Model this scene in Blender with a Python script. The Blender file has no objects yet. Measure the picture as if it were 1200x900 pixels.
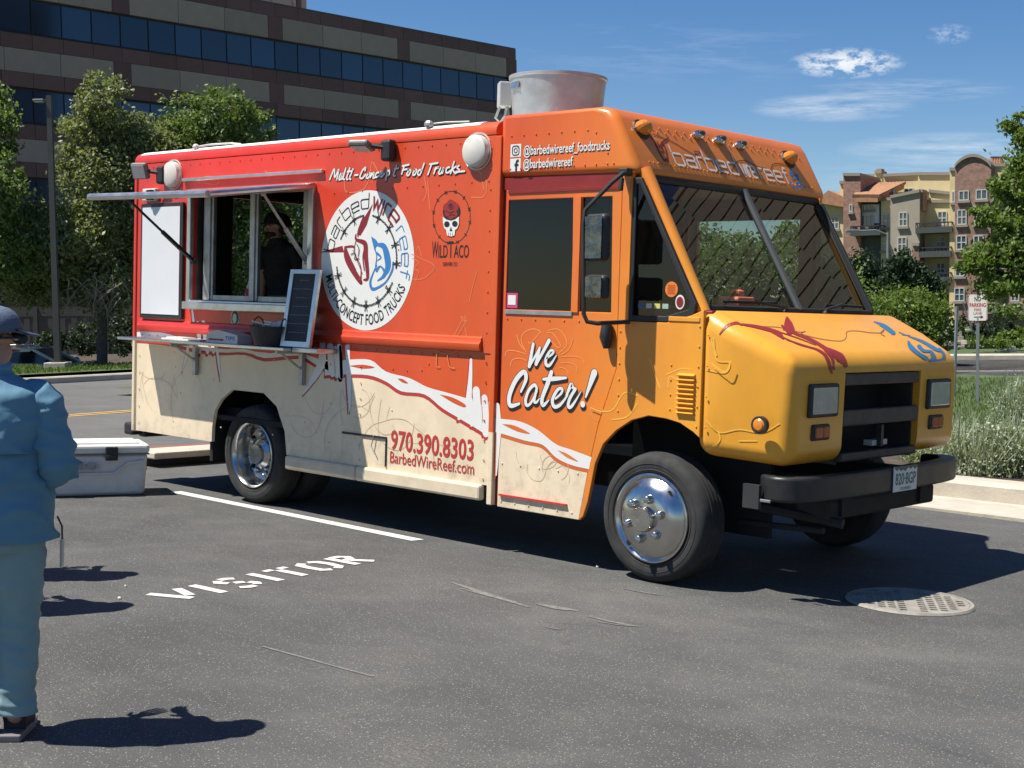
import bpy, bmesh, math, random
import numpy as np
from mathutils import Vector, Matrix
from mathutils.geometry import tessellate_polygon
R = math.radians
random.seed(7); rng = np.random.default_rng(7)
SC = bpy.context.scene; COL = SC.collection

# ------------------------------------------------------------------ camera, sky, sun, exposure
CC = Vector((5.1079, -6.8632, 1.6995)); FL = 1629.57
FW = Vector((-.67614651, .73453705, -.05728185)); RT = Vector((.73424986, .67821814, .02995485)); UP = Vector((-.06085254, .02180532, .99790856))
cam = bpy.data.cameras.new('camera'); camo = bpy.data.objects.new('camera', cam); COL.objects.link(camo)
camo.matrix_world = Matrix(((RT.x, UP.x, -FW.x, CC.x), (RT.y, UP.y, -FW.y, CC.y), (RT.z, UP.z, -FW.z, CC.z), (0, 0, 0, 1)))
cam.sensor_width = 36; cam.lens = 36 * FL / 1200; cam.clip_start = .05; cam.clip_end = 3000
SC.camera = camo
SUN = Vector((-.34, -.46, 1)).normalized()
sl = bpy.data.lights.new('sun', 'SUN'); slo = bpy.data.objects.new('sun', sl); COL.objects.link(slo)
sl.energy = 4.6; sl.angle = R(.5); sl.color = (1, .95, .87)
slo.rotation_euler = SUN.to_track_quat('Z', 'Y').to_euler(); slo.location = (-20, -20, 40)
SC.view_settings.view_transform = 'Standard'; SC.view_settings.look = 'None'
SC.view_settings.exposure = 0.90; SC.view_settings.gamma = 1

class NT:
    """tiny node-tree helper"""
    def __init__(s, tree): s.t = tree; s.n = tree.nodes; s.l = tree.links
    def node(s, typ, props=None, **ins):
        n = s.n.new(typ)
        for k, v in (props or {}).items(): setattr(n, k, v)
        for k, v in ins.items():
            k2 = int(k[1:]) if k[0] == '_' and k[1:].isdigit() else k.replace('_', ' ')
            s.set(n.inputs[k2], v)
        return n
    def set(s, sock, v):
        if isinstance(v, bpy.types.NodeSocket): s.l.new(v, sock)
        elif isinstance(v, bpy.types.Node): s.l.new(v.outputs[0], sock)
        else:
            if isinstance(v, (tuple, list)) and len(v) == 3 and len(sock.default_value) == 4: v = tuple(v) + (1,)
            sock.default_value = v
    def math(s, op, a, b=0, c=0, clamp=False):
        n = s.n.new('ShaderNodeMath'); n.operation = op; n.use_clamp = clamp
        s.set(n.inputs[0], a); s.set(n.inputs[1], b)
        if op in ('MULTIPLY_ADD', 'SMOOTH_MIN'): s.set(n.inputs[2], c)
        return n.outputs[0]
    def mix(s, f, a, b, typ='MIX'):
        n = s.n.new('ShaderNodeMix'); n.data_type = 'RGBA'; n.blend_type = typ
        s.set(n.inputs[0], f); s.set(n.inputs[6], a); s.set(n.inputs[7], b); return n.outputs[2]
    def ramp(s, f, stops, interp='LINEAR'):
        n = s.n.new('ShaderNodeValToRGB'); n.color_ramp.interpolation = interp; e = n.color_ramp.elements
        while len(e) < len(stops): e.new(.5)
        for el, (p, c) in zip(e, stops):
            el.position = p; el.color = (c, c, c, 1) if not isinstance(c, (tuple, list)) else tuple(c) + (1,)
        s.set(n.inputs[0], f); return n.outputs[0]
    def noise(s, vec, scale, detail=4, rough=.55, out=0):
        n = s.n.new('ShaderNodeTexNoise'); s.set(n.inputs['Vector'], vec)
        n.inputs['Scale'].default_value = scale; n.inputs['Detail'].default_value = detail; n.inputs['Roughness'].default_value = rough
        return n.outputs[out]

w = bpy.data.worlds.new('World'); SC.world = w; w.use_nodes = True
N = NT(w.node_tree); bg = w.node_tree.nodes['Background']
sky = N.node('ShaderNodeTexSky', dict(sky_type='NISHITA', sun_disc=False, sun_elevation=math.asin(SUN.z), sun_rotation=math.atan2(SUN.x, SUN.y), altitude=1700, air_density=1.15, dust_density=.25, ozone_density=2.2))
tc = N.node('ShaderNodeTexCoord').outputs['Generated']
sep = N.node('ShaderNodeSeparateXYZ', _0=tc)
zc = N.math('ADD', N.math('MAXIMUM', sep.outputs[2], 0), .12)
pl = N.node('ShaderNodeCombineXYZ', X=N.math('DIVIDE', sep.outputs[0], zc), Y=N.math('DIVIDE', sep.outputs[1], zc))
mp = N.node('ShaderNodeMapping', Vector=pl, Rotation=(0, 0, R(-43)), Scale=(.55, 1.9, 1), Location=(3.1, .35, 0))
wisp = N.ramp(N.noise(mp, 1.5, 9, .62), [(.52, 0.), (.85, 1.)])
patch = N.ramp(N.noise(pl, .55, 2, .5), [(.48, 0.), (.72, 1.)])
cl = N.math('MULTIPLY', N.math('MULTIPLY', wisp, patch), .35)
# a few separate clouds, as directions in the sky
def cloud_at(px, py, wx, wy, thr, sc, sharp=.26):
    d = (FW + RT * ((px - 600) / FL) + UP * ((450 - py) / FL)).normalized()
    a = Vector((-d.y, d.x, 0)).normalized() * -1; b = a.cross(d)
    u_ = N.node('ShaderNodeVectorMath', dict(operation='DOT_PRODUCT'), _0=tc, _1=tuple(a)).outputs['Value']
    v_ = N.node('ShaderNodeVectorMath', dict(operation='DOT_PRODUCT'), _0=tc, _1=tuple(b)).outputs['Value']
    f_ = N.node('ShaderNodeVectorMath', dict(operation='DOT_PRODUCT'), _0=tc, _1=tuple(d)).outputs['Value']
    uu = N.math('MULTIPLY', u_, FL / wx); vv = N.math('MULTIPLY', v_, FL / wy)
    r2 = N.math('ADD', N.math('MULTIPLY', uu, uu), N.math('MULTIPLY', vv, vv))
    fall = N.math('SUBTRACT', 1, r2, clamp=True)
    vec = N.node('ShaderNodeCombineXYZ', X=N.math('MULTIPLY', uu, sc), Y=N.math('MULTIPLY', vv, 1.2), Z=px * .37)
    nz = N.noise(vec, 1.6, 8, .65)
    m = N.math('MULTIPLY', N.ramp(nz, [(thr, 0.), (thr + sharp, 1.)]), fall)
    return N.math('MULTIPLY', m, N.math('GREATER_THAN', f_, 0))
for args in ((992, 74, 66, 18, .43, 2.4, 1.), (975, 126, 95, 17, .36, .9, .5), (1060, 106, 120, 14, .40, .9, .38), (1120, 175, 130, 20, .36, .9, .45), (1060, 205, 120, 16, .45, .9, .3), (1112, 40, 26, 12, .42, 1.5, .5), (800, 60, 200, 40, .5, .8, .2)):
    cl = N.math('ADD', cl, N.math('MULTIPLY', cloud_at(*args[:6], .14 if args[0] == 992 else .26), args[6]), clamp=True)
hs = N.node('ShaderNodeHueSaturation', Hue=.508, Saturation=1.32, Value=1.08, Color=sky.outputs[0])
N.set(bg.inputs[0], N.mix(cl, hs.outputs[0], (9.0, 9.5, 10.2))); bg.inputs[1].default_value = .053

# ------------------------------------------------------------------ frames: pixel of the photograph -> point of the place
G = Vector((-.0323, -.0298, .99903)).normalized()          # true vertical (the lot itself is slightly tilted)
FH = (FW - G * FW.dot(G)).normalized(); RH = FH.cross(G)
def dirp(px, py): return FW + RT * ((px - 600) / FL) + UP * ((450 - py) / FL)
def P(px, py, d): return CC + dirp(px, py) * d
def onY(px, py, y=0.): d = dirp(px, py); return CC + d * ((y - CC.y) / d.y)
def onX(px, py, x=0.): d = dirp(px, py); return CC + d * ((x - CC.x) / d.x)
def S(px, py, y=0.): p = onY(px, py, y); return (p.x, p.z)
def sst(a, b, x): t = min(1, max(0, (x - a) / (b - a))); return t * t * (3 - 2 * t)
LOT = (-6.6, 16., -22., 4.6)
CARP = None
def B0(px, D): return CC + (RH * ((px - 600) / FL) + FH) * D
def hgt(x, y):
    dx = max(LOT[0] - x, x - LOT[1], 0); dy = max(LOT[2] - y, y - LOT[3], 0)
    w_ = sst(0, 7, math.hypot(dx, dy))
    z = w_ * (.0323 * x + .0298 * y)
    if CARP:
        ex = ((x - CARP[0]) * CARP[2] + (y - CARP[1]) * CARP[3]) / 4.6; ey = (-(x - CARP[0]) * CARP[3] + (y - CARP[1]) * CARP[2]) / 2.2
        z -= 1.0 * (1 - sst(.6, 1., math.hypot(ex, ey)))
    return z
def gpx(px, py, dz=0.):
    d = dirp(px, py); t = 2.; last = t
    while t < 400:
        p = CC + d * t
        if p.z < hgt(p.x, p.y) + dz: break
        last = t; t += .25
    for _ in range(20):
        m = (t + last) / 2; p = CC + d * m
        if p.z < hgt(p.x, p.y) + dz: t = m
        else: last = m
    return CC + d * t

# ------------------------------------------------------------------ materials
MATS = {}
def mat(name, col, rough=.6, metal=0., var=0., vs=6., bump=0., bs=60., spec=.5, coat=0., dirt=None):
    if name in MATS: return MATS[name]
    m = bpy.data.materials.new(name); m.use_nodes = True; n = NT(m.node_tree); b = n.n['Principled BSDF']
    b.inputs['Roughness'].default_value = rough; b.inputs['Metallic'].default_value = metal
    b.inputs['Specular IOR Level'].default_value = spec; b.inputs['Coat Weight'].default_value = coat
    b.inputs['Coat Roughness'].default_value = .08
    o = n.node('ShaderNodeTexCoord').outputs['Object']
    c = tuple(col)
    if var or dirt:
        f = n.ramp(n.noise(o, vs, 6, .6), [(.3, 0.), (.7, 1.)])
        c = n.mix(f, tuple(x * (1 - var) for x in col), tuple(min(1, x * (1 + var)) for x in col))
        if dirt:
            f2 = n.ramp(n.noise(o, vs * .45 + 1.3, 8, .7), [(.52, 0.), (.75, dirt[3])])
            c = n.mix(f2, c, dirt[:3])
    n.set(b.inputs['Base Color'], c)
    if bump:
        bp = n.node('ShaderNodeBump', Height=n.noise(o, bs, 5, .6), Strength=bump, Distance=.01); n.set(b.inputs['Normal'], bp)
    if rough > .15 and rough < .9 and var:
        n.set(b.inputs['Roughness'], n.math('MULTIPLY_ADD', n.noise(o, vs * 1.7, 4, .6), .24, rough - .12))
    MATS[name] = m; return m
def glass(name, tint, ior=1.5, rough=0., dirt=.008, wave=.10):
    m = bpy.data.materials.new(name); m.use_nodes = True; n = NT(m.node_tree); n.n.remove(n.n['Principled BSDF'])
    out = n.n['Material Output']
    oo = n.node('ShaderNodeTexCoord').outputs['Object']; wv = n.node('ShaderNodeBump', Height=n.noise(oo, .9, 1, .4), Strength=wave, Distance=.1)
    fr = n.node('ShaderNodeFresnel', IOR=ior)
    tr = n.node('ShaderNodeBsdfTransparent', Color=tint); gl = n.node('ShaderNodeBsdfGlossy', Roughness=rough, Normal=wv)
    df = n.node('ShaderNodeBsdfDiffuse', Color=(.3, .3, .28))
    o = n.node('ShaderNodeTexCoord').outputs['Object']
    d = n.math('MULTIPLY', n.ramp(n.noise(o, 5, 6, .6), [(.4, .2), (.75, 1.)]), dirt)
    a = n.node('ShaderNodeMixShader', Fac=d, _1=tr, _2=df)
    mx = n.node('ShaderNodeMixShader', Fac=n.math('MULTIPLY', fr, n.math('SUBTRACT', 1, n.node('ShaderNodeNewGeometry').outputs['Backfacing']), clamp=True), _1=a, _2=gl)
    n.set(out.inputs[0], mx); return m
def leafmat(name, a, b, c=None, trans=.35):
    m = bpy.data.materials.new(name); m.use_nodes = True; n = NT(m.node_tree); bs = n.n['Principled BSDF']; out = n.n['Material Output']
    rnd = n.node('ShaderNodeNewGeometry').outputs['Random Per Island']
    col = n.ramp(rnd, [(0, a), (.6, b), (1, c or b)])
    n.set(bs.inputs['Base Color'], col); bs.inputs['Roughness'].default_value = .5; bs.inputs['Specular IOR Level'].default_value = .35
    tl = n.node('ShaderNodeBsdfTranslucent', Color=n.mix(1., col, (1.3, 1.35, .6), 'MULTIPLY'))
    n.set(out.inputs[0], n.node('ShaderNodeMixShader', Fac=trans, _1=bs.outputs[0], _2=tl)); return m

# ------------------------------------------------------------------ mesh helpers
class MB:
    def __init__(s): s.v = []; s.f = []
    def add(s, vs, fs):
        o = len(s.v); s.v += [tuple(x) for x in vs]; s.f += [tuple(i + o for i in f) for f in fs]; return s
    def box(s, x0, x1, y0, y1, z0, z1, M=None):
        vs = [Vector((x, y, z)) for z in (z0, z1) for y in (y0, y1) for x in (x0, x1)]
        if M is not None: vs = [M @ v for v in vs]
        return s.add(vs, [(0, 2, 3, 1), (4, 5, 7, 6), (0, 1, 5, 4), (2, 6, 7, 3), (0, 4, 6, 2), (1, 3, 7, 5)])
    def quad(s, *p): return s.add(p, [tuple(range(len(p)))])
    def prism(s, outer, fn, a, b, holes=()):
        """plate: 2D outline (+holes) -> fn(u,v,depth), depth a..b"""
        loops = [list(outer)] + [list(h) for h in holes]
        tris = tessellate_polygon([[Vector((p[0], p[1], 0)) for p in l] for l in loops])
        flat = [p for l in loops for p in l]; n = len(flat)
        vs = [fn(p[0], p[1], a) for p in flat] + [fn(p[0], p[1], b) for p in flat]
        fs = [tuple(t) for t in tris] + [tuple(i + n for i in reversed(t)) for t in tris]
        o = 0
        for l in loops:
            k = len(l)
            for i in range(k): fs.append((o + i, o + (i + 1) % k, n + o + (i + 1) % k, n + o + i))
            o += k
        return s.add(vs, fs)
    def tube(s, pts, r, n=8, cap=True):
        pts = [Vector(p) for p in pts]; rs = r if isinstance(r, (list, tuple)) else [r] * len(pts)
        rings = []; ref = None
        for i, p in enumerate(pts):
            t = (pts[min(i + 1, len(pts) - 1)] - pts[max(i - 1, 0)]).normalized()
            if ref is None: ref = t.orthogonal().normalized()
            a = (ref - t * ref.dot(t)).normalized(); b = t.cross(a); ref = a
            rings.append([p + (a * math.cos(2 * math.pi * k / n) + b * math.sin(2 * math.pi * k / n)) * rs[i] for k in range(n)])
        return s.rings(rings, cap)
    def rings(s, rings, cap=True, closed=True):
        n = len(rings[0]); fs = []
        for i in range(len(rings) - 1):
            for k in range(n if closed else n - 1):
                k2 = (k + 1) % n; fs.append((i * n + k, i * n + k2, (i + 1) * n + k2, (i + 1) * n + k))
        if cap and closed: fs.append(tuple(range(n))[::-1]); fs.append(tuple((len(rings) - 1) * n + k for k in range(n)))
        return s.add([v for r_ in rings for v in r_], fs)
    def lathe(s, prof, c, axis='z', n=32, cap=False):
        c = Vector(c); rings = []
        for r_, h in prof:
            ring = []
            for k in range(n):
                a = 2 * math.pi * k / n; x, y = r_ * math.cos(a), r_ * math.sin(a)
                ring.append(c + (Vector((x, y, h)) if axis == 'z' else Vector((x, h, y)) if axis == 'y' else Vector((h, x, y))))
            rings.append(ring)
        return s.rings(rings, cap)
    def ball(s, c, r, n=10, m=7):
        rx, ry, rz = r if isinstance(r, (tuple, list)) else (r, r, r); c = Vector(c)
        return s.rings([[c + Vector((rx * math.sin(t) * math.cos(2 * math.pi * k / n), ry * math.sin(t) * math.sin(2 * math.pi * k / n), rz * math.cos(t))) for k in range(n)]
                        for t in [math.pi * (j + .02) / (m + .04) for j in range(m + 1)]], True)
    def build(s, name, m, parent=None, label=None, smooth=False, bevel=0., seg=2, kind=None):
        me = bpy.data.meshes.new(name); me.from_pydata([tuple(v) for v in s.v], [], s.f); me.validate()
        bm = bmesh.new(); bm.from_mesh(me); bmesh.ops.recalc_face_normals(bm, faces=bm.faces); bm.to_mesh(me); bm.free()
        return fin(name, me, m, parent, label, smooth, bevel, seg, kind)
def fin(name, me, m, parent=None, label=None, smooth=False, bevel=0., seg=2, kind=None):
    o = bpy.data.objects.new(name, me); COL.objects.link(o)
    if m: me.materials.clear(); me.materials.append(m)
    if parent: o.parent = parent
    if label: o['label'] = label
    if kind: o['kind'] = kind
    if smooth:
        me.polygons.foreach_set('use_smooth', [True] * len(me.polygons))
        if smooth != 'all': me.set_sharp_from_angle(angle=R(35))
    if bevel:
        b = o.modifiers.new('bevel', 'BEVEL'); b.width = bevel; b.segments = seg; b.limit_method = 'ANGLE'; b.angle_limit = R(40)
        b.harden_normals = False
    return o
def evaluated(o):
    dg = bpy.context.evaluated_depsgraph_get(); me = bpy.data.meshes.new_from_object(o.evaluated_get(dg)); return me
def bake(o):
    me = evaluated(o); old = o.data; o.modifiers.clear(); o.data = me; return o
def thing(name, label, cat, loc=(0, 0, 0), rot=None, group=None):
    o = bpy.data.objects.new(name, None); COL.objects.link(o); o.location = loc; o.empty_display_size = .2
    if rot is not None: o.rotation_euler = rot if not isinstance(rot, float) else (0, 0, rot)
    o['label'] = label; o['category'] = cat
    if group: o['group'] = group
    return o
def tag(o, label, cat, group=None):
    o['label'] = label; o['category'] = cat
    if group: o['group'] = group
    return o
def place(o, M): o.matrix_world = M; return o
def frameM(o, x, y, z): return Matrix(((x.x, y.x, z.x, o.x), (x.y, y.y, z.y, o.y), (x.z, y.z, z.z, o.z), (0, 0, 0, 1)))
def cut(o, cutters):
    for c in cutters:
        b = o.modifiers.new('b', 'BOOLEAN'); b.object = c; b.operation = 'DIFFERENCE'; b.solver = 'EXACT'
    bake(o)
    for c in cutters: bpy.data.objects.remove(c)
    return o

# flat strokes and lettering ---------------------------------------------------------------
def smoothp(pts, n=5):
    if len(pts) < 3: return [tuple(p) for p in pts]
    p = [pts[0]] + list(pts) + [pts[-1]]; out = []
    for i in range(1, len(p) - 2):
        for k in range(n):
            t = k / n
            out.append(tuple(.5 * (2 * p[i][j] + (p[i + 1][j] - p[i - 1][j]) * t + (2 * p[i - 1][j] - 5 * p[i][j] + 4 * p[i + 1][j] - p[i + 2][j]) * t * t + (3 * p[i][j] - p[i - 1][j] - 3 * p[i + 1][j] + p[i + 2][j]) * t ** 3) for j in range(len(pts[0]))))
    out.append(tuple(pts[-1])); return out
def ribbon(pts, wd, smooth=True, cap=True):
    """2D ribbon -> (verts2d, faces); wd number or list"""
    raw = len(pts); ws = wd if isinstance(wd, (list, tuple)) else [wd] * raw
    p3 = [(a[0], a[1], w_) for a, w_ in zip(pts, ws)]
    if smooth: p3 = smoothp(p3, 5)
    p3 = [q for i, q in enumerate(p3) if i == 0 or math.hypot(q[0] - p3[i - 1][0], q[1] - p3[i - 1][1]) > 1e-7]
    V = []; F = []; n = len(p3)
    if n < 2: return V, F
    for i in range(n):
        a = p3[max(0, i - 1)]; b = p3[min(n - 1, i + 1)]; tx, ty = b[0] - a[0], b[1] - a[1]; l = math.hypot(tx, ty) or 1; tx /= l; ty /= l
        h = p3[i][2] / 2
        if 0 < i < n - 1 and not smooth:
            ux, uy = p3[i][0] - a[0], p3[i][1] - a[1]; lu = math.hypot(ux, uy) or 1
            h /= max(.6, (ux * tx + uy * ty) / lu)
        V += [(p3[i][0] - ty * h, p3[i][1] + tx * h), (p3[i][0] + ty * h, p3[i][1] - tx * h)]
    for i in range(n - 1): F.append((2 * i, 2 * i + 1, 2 * i + 3, 2 * i + 2))
    if cap:
        for e, sg in ((0, -1), (n - 1, 1)):
            a = p3[e]; b = p3[1] if e == 0 else p3[n - 2]; ang = math.atan2(a[1] - b[1], a[0] - b[0]); h = a[2] / 2; o = len(V)
            ks = [(a[0] + h * math.cos(ang + t), a[1] + h * math.sin(ang + t)) for t in [(-.5 + k / 6) * math.pi for k in range(7)]]
            V += ks; F.append(tuple(range(o, o + 7)))
    return V, F
class Flat:
    """thin print laid on a surface: fn(u,v,depth)->3D"""
    def __init__(s, fn, d=.003): s.fn = fn; s.d = d; s.mb = MB(); s.k = 0
    def put(s, V, F):
        s.k += 1; dd = s.d + .00006 * s.k
        s.mb.add([s.fn(v[0], v[1], dd) for v in V], F); return s
    def stroke(s, pts, wd, smooth=True, cap=True): return s.put(*ribbon(pts, wd, smooth, cap))
    def poly(s, pts):
        t = tessellate_polygon([[Vector((p[0], p[1], 0)) for p in pts]]); return s.put(pts, [tuple(x) for x in t])
    def disc(s, c, r, n=40, ry=None):
        return s.put([(c[0] + r * math.cos(2 * math.pi * k / n), c[1] + (ry or r) * math.sin(2 * math.pi * k / n)) for k in range(n)], [tuple(range(n))])
    def build(s, name, m, parent, label=None, kind=None):
        me = bpy.data.meshes.new(name); me.from_pydata([tuple(v) for v in s.mb.v], [], s.mb.f); me.validate()
        return fin(name, me, m, parent, label, kind=kind)
TXT = {}
def text2d(string, bold=0., shear=0.):
    key = (string, bold, shear)
    if key in TXT: return TXT[key]
    cu = bpy.data.curves.new('t', 'FONT'); cu.body = string; cu.size = 1; cu.offset = bold; cu.shear = shear; cu.resolution_u = 3
    o = bpy.data.objects.new('t', cu); COL.objects.link(o); bpy.context.view_layer.update(); me = evaluated(o)
    V = [(v.co.x, v.co.y) for v in me.vertices]; F = [tuple(p.vertices) for p in me.polygons]
    bpy.data.objects.remove(o); bpy.data.curves.remove(cu); bpy.data.meshes.remove(me)
    TXT[key] = (V, F); return V, F
def fit_text(string, u0, u1, v0, v1, bold=0., shear=0., base=False):
    """text squeezed into a box; base=True: v0..v1 is baseline..cap height"""
    V, F = text2d(string, bold, shear); xs = [v[0] for v in V]; ys = [v[1] for v in V]
    x0, x1 = min(xs), max(xs); y0, y1 = (0, .70) if base else (min(ys), max(ys))
    return [(u0 + (v[0] - x0) / (x1 - x0) * (u1 - u0), v0 + (v[1] - y0) / (y1 - y0) * (v1 - v0)) for v in V], F
MONO = dict(b=([[(0, 1.65), (0, .1), (.1, 0), (.8, 0), (.9, .1), (.9, .9), (.8, 1), (0, 1)]], .9), a=([[(.08, 1), (.8, 1), (.9, .9), (.9, 0), (.1, 0), (0, .1), (0, .45), (.1, .55), (.9, .55)]], .9),
            r=([[(0, 0), (0, .9), (.1, 1), (.5, 1)]], .5), e=([[(.88, 0), (.1, 0), (0, .1), (0, .9), (.1, 1), (.8, 1), (.9, .9), (.9, .5), (0, .5)]], .9),
            d=([[(.9, 1.65), (.9, .1), (.8, 0), (.1, 0), (0, .1), (0, .9), (.1, 1), (.9, 1)]], .9), f=([[(.2, 0), (.2, 1.3), (.3, 1.45), (.55, 1.45)], [(0, 1), (.5, 1)]], .5),
            w=([[(0, 1), (.18, 0), (.42, .85), (.66, 0), (.85, 1)]], .85), i=([[(0, 0), (0, 1)]], .02))
def mono(text, gap=.28):
    out = []; x = 0
    for ch in text:
        if ch == ' ': x += .6; continue
        st, w_ = MONO[ch]; out += [[(x + a, b) for a, b in s] for s in st]; x += w_ + gap
    return out, x - gap
def dens(pts, n=4): # subdivide straight lines
    out = []
    for a, b in zip(pts[:-1], pts[1:]): out += [(a[0] + (b[0] - a[0]) * k / n, a[1] + (b[1] - a[1]) * k / n) for k in range(n)]
    return out + [pts[-1]]

# foliage ----------------------------------------------------------------------------------
def leaves(name, blobs, n, size, m, seed=0, parent=None, label=None, clump=.32, kind=None, flat=.0, aspect=.55, shell=.55, up=0.):
    r = np.random.default_rng(seed); cs = []
    vol = np.array([b[1][0] * b[1][1] * b[1][2] for b in blobs]) ** .67; vol = vol / vol.sum()
    for b, f in zip(blobs, vol):
        k = max(4, int(n * f)); nc = max(4, int(k / 42)); c = np.array(b[0]); rad = np.array(b[1])
        d = r.normal(size=(nc, 3)); d /= np.linalg.norm(d, axis=1)[:, None]
        rr = shell + (1 - shell) * r.random(nc) ** .6
        cc = d * rr[:, None]; cen = c + cc * rad
        idx = r.integers(0, nc, k); o = r.normal(size=(k, 3)) * clump * (.6 + .8 * r.random(nc)[idx])[:, None] * rad.mean() * .5
        o[:, 2] *= .7
        cs.append(cen[idx] + o)
    c = np.concatenate(cs); k = len(c)
    a = r.normal(size=(k, 3)); a[:, 2] = a[:, 2] * (1 - flat) - .25 + up; a /= np.linalg.norm(a, axis=1)[:, None]
    b = r.normal(size=(k, 3)); b -= a * (a * b).sum(1)[:, None]; b /= np.linalg.norm(b, axis=1)[:, None]
    s = size * (.6 + .8 * r.random(k))[:, None]
    V = np.stack([c - a * s * .5, c + b * s * aspect * .5, c + a * s * .5, c - b * s * aspect * .5], 1).reshape(-1, 3)
    return rawmesh(name, V, np.arange(4 * k).reshape(-1, 4), m, parent, label, kind)
def rawmesh(name, V, Q, m, parent=None, label=None, kind=None):
    V = np.asarray(V, dtype=np.float32); Q = np.asarray(Q, dtype=np.int32); k = Q.shape[1]
    me = bpy.data.meshes.new(name); me.vertices.add(len(V)); me.vertices.foreach_set('co', V.ravel())
    me.loops.add(Q.size); me.loops.foreach_set('vertex_index', Q.ravel())
    me.polygons.add(len(Q)); me.polygons.foreach_set('loop_start', np.arange(0, Q.size, k, dtype=np.int32)); me.polygons.foreach_set('loop_total', np.full(len(Q), k, dtype=np.int32))
    me.update(calc_edges=True); return fin(name, me, m, parent, label, kind=kind)
def blades(name, base, n, h, wd, m, seed, spread, parent=None, label=None, kind=None, bend=.5):
    """tufts of narrow upright leaves; base(r)->(x,y,z), spread = lean"""
    r = np.random.default_rng(seed); V = []
    B = np.array([base(r) for _ in range(n)]); an = r.random(n) * 6.283; ln = r.random(n) * spread; hh = h * (.55 + .6 * r.random(n))
    D = np.stack([np.cos(an) * ln, np.sin(an) * ln, np.ones(n)], 1); D /= np.linalg.norm(D, axis=1)[:, None]
    sd = np.stack([-np.sin(an + r.random(n)), np.cos(an), np.zeros(n)], 1) * (wd * (.6 + .8 * r.random(n)))[:, None] * .5
    mid = B + D * hh[:, None] * .6; D2 = D.copy(); D2[:, 2] -= bend * r.random(n); tip = mid + D2 * hh[:, None] * .45
    V = np.stack([B - sd * .6, B + sd * .6, mid + sd, mid - sd, mid - sd, mid + sd, tip + sd * .15, tip - sd * .15], 1).reshape(-1, 3)
    return rawmesh(name, V, np.arange(8 * n).reshape(-1, 4), m, parent, label, kind)

# ================================================================== ground, roads, kerbs
CARP = None
def asphalt(name, base, patchy=.25, speck=.5, age=0.):
    m = bpy.data.materials.new(name); m.use_nodes = True; n = NT(m.node_tree); b = n.n['Principled BSDF']
    o = n.node('ShaderNodeTexCoord').outputs['Object']
    big = n.ramp(n.noise(o, .35, 7, .62), [(.3, 1 - patchy), (.7, 1 + patchy)])
    mid = n.ramp(n.noise(n.node('ShaderNodeMapping', Vector=o, Rotation=(0, 0, .5), Scale=(1, 4, 1)), 1.1, 6, .7), [(.3, .88), (.72, 1.14)])
    fine = n.ramp(n.noise(o, 130, 3, .7), [(.3, .55), (.72, 1.45)])
    c = n.mix(1., n.mix(1., n.mix(1., base, big, 'MULTIPLY'), mid, 'MULTIPLY'), fine, 'MULTIPLY')
    vo = n.node('ShaderNodeTexVoronoi', Vector=o, Scale=95.)
    st = n.math('MULTIPLY', n.math('LESS_THAN', vo.outputs['Distance'], .30), n.ramp(n.node('ShaderNodeSeparateColor', Color=vo.outputs['Color']).outputs[0], [(.62, 0.), (.92, 1.)]))
    c = n.mix(n.math('MULTIPLY', st, speck), c, (.34, .32, .27))
    dust = n.math('MULTIPLY', n.ramp(n.noise(o, .8, 8, .72), [(.48, 0.), (.70, .5)]), n.ramp(n.noise(o, 60, 3, .7), [(.42, 0.), (.6, 1.)]))
    c = n.mix(dust, c, (.20, .185, .15))
    arc = n.node('ShaderNodeTexWave', dict(wave_type='RINGS', rings_direction='Z'), Vector=n.node('ShaderNodeMapping', Vector=o, Location=(-9., 9., 0)), Scale=.55, Distortion=5., Detail=4., Detail_Scale=1.2)
    am = n.math('MULTIPLY', n.ramp(arc, [(.55, 0.), (.95, .13)]), n.ramp(n.noise(o, .7, 5, .6), [(.42, 0.), (.6, 1.)]))
    c = n.mix(am, c, (.15, .145, .13))
    oil = n.math('MULTIPLY', n.ramp(n.noise(o, 1.7, 4, .5), [(.66, 0.), (.76, .55)]), n.ramp(n.noise(o, .31, 2), [(.5, 0.), (.6, 1.)]))
    c = n.mix(oil, c, (.022, .021, .02))
    wv = n.node('ShaderNodeTexVoronoi', dict(feature='DISTANCE_TO_EDGE'), Vector=n.mix(.06, o, n.noise(o, 2.5, 5, .7, 1)), Scale=.33)
    crack = n.math('MULTIPLY', n.math('LESS_THAN', wv.outputs[0], .003), n.ramp(n.noise(o, .5, 3), [(.56, 0.), (.7, .35)]))
    c = n.mix(crack, c, (.012, .012, .012))
    n.set(b.inputs['Base Color'], c); b.inputs['Roughness'].default_value = .86; b.inputs['Specular IOR Level'].default_value = .35
    n.set(b.inputs['Normal'], n.node('ShaderNodeBump', Height=n.noise(o, 150, 3, .75), Strength=.75, Distance=.006)); return m
ASPH = asphalt('parking asphalt', (.0745, .0745, .073), .24, .8); ROADM = asphalt('road asphalt', (.105, .103, .098), .12, .2)
CONC = mat('concrete', (.43, .39, .32), .85, var=.16, vs=2.2, bump=.35, bs=40, dirt=(.22, .2, .16, .6))
SOIL = mat('bark mulch soil', (.055, .042, .03), .95, var=.5, vs=9, bump=.8, bs=25)
GRASSB = mat('grass ground', (.055, .085, .025), .95, var=.35, vs=3, bump=.5, bs=60, dirt=(.10, .10, .045, .5))
WHITEP = mat('worn white road paint', (.58, .57, .53), .8, var=.10, vs=30, dirt=(.20, .195, .185, .75), bump=.4, bs=120)
YELP = mat('yellow road paint', (.62, .36, .07), .8, var=.15, vs=9, dirt=(.2, .17, .1, .5))
def structure(o): o['kind'] = 'structure'; return o
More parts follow.
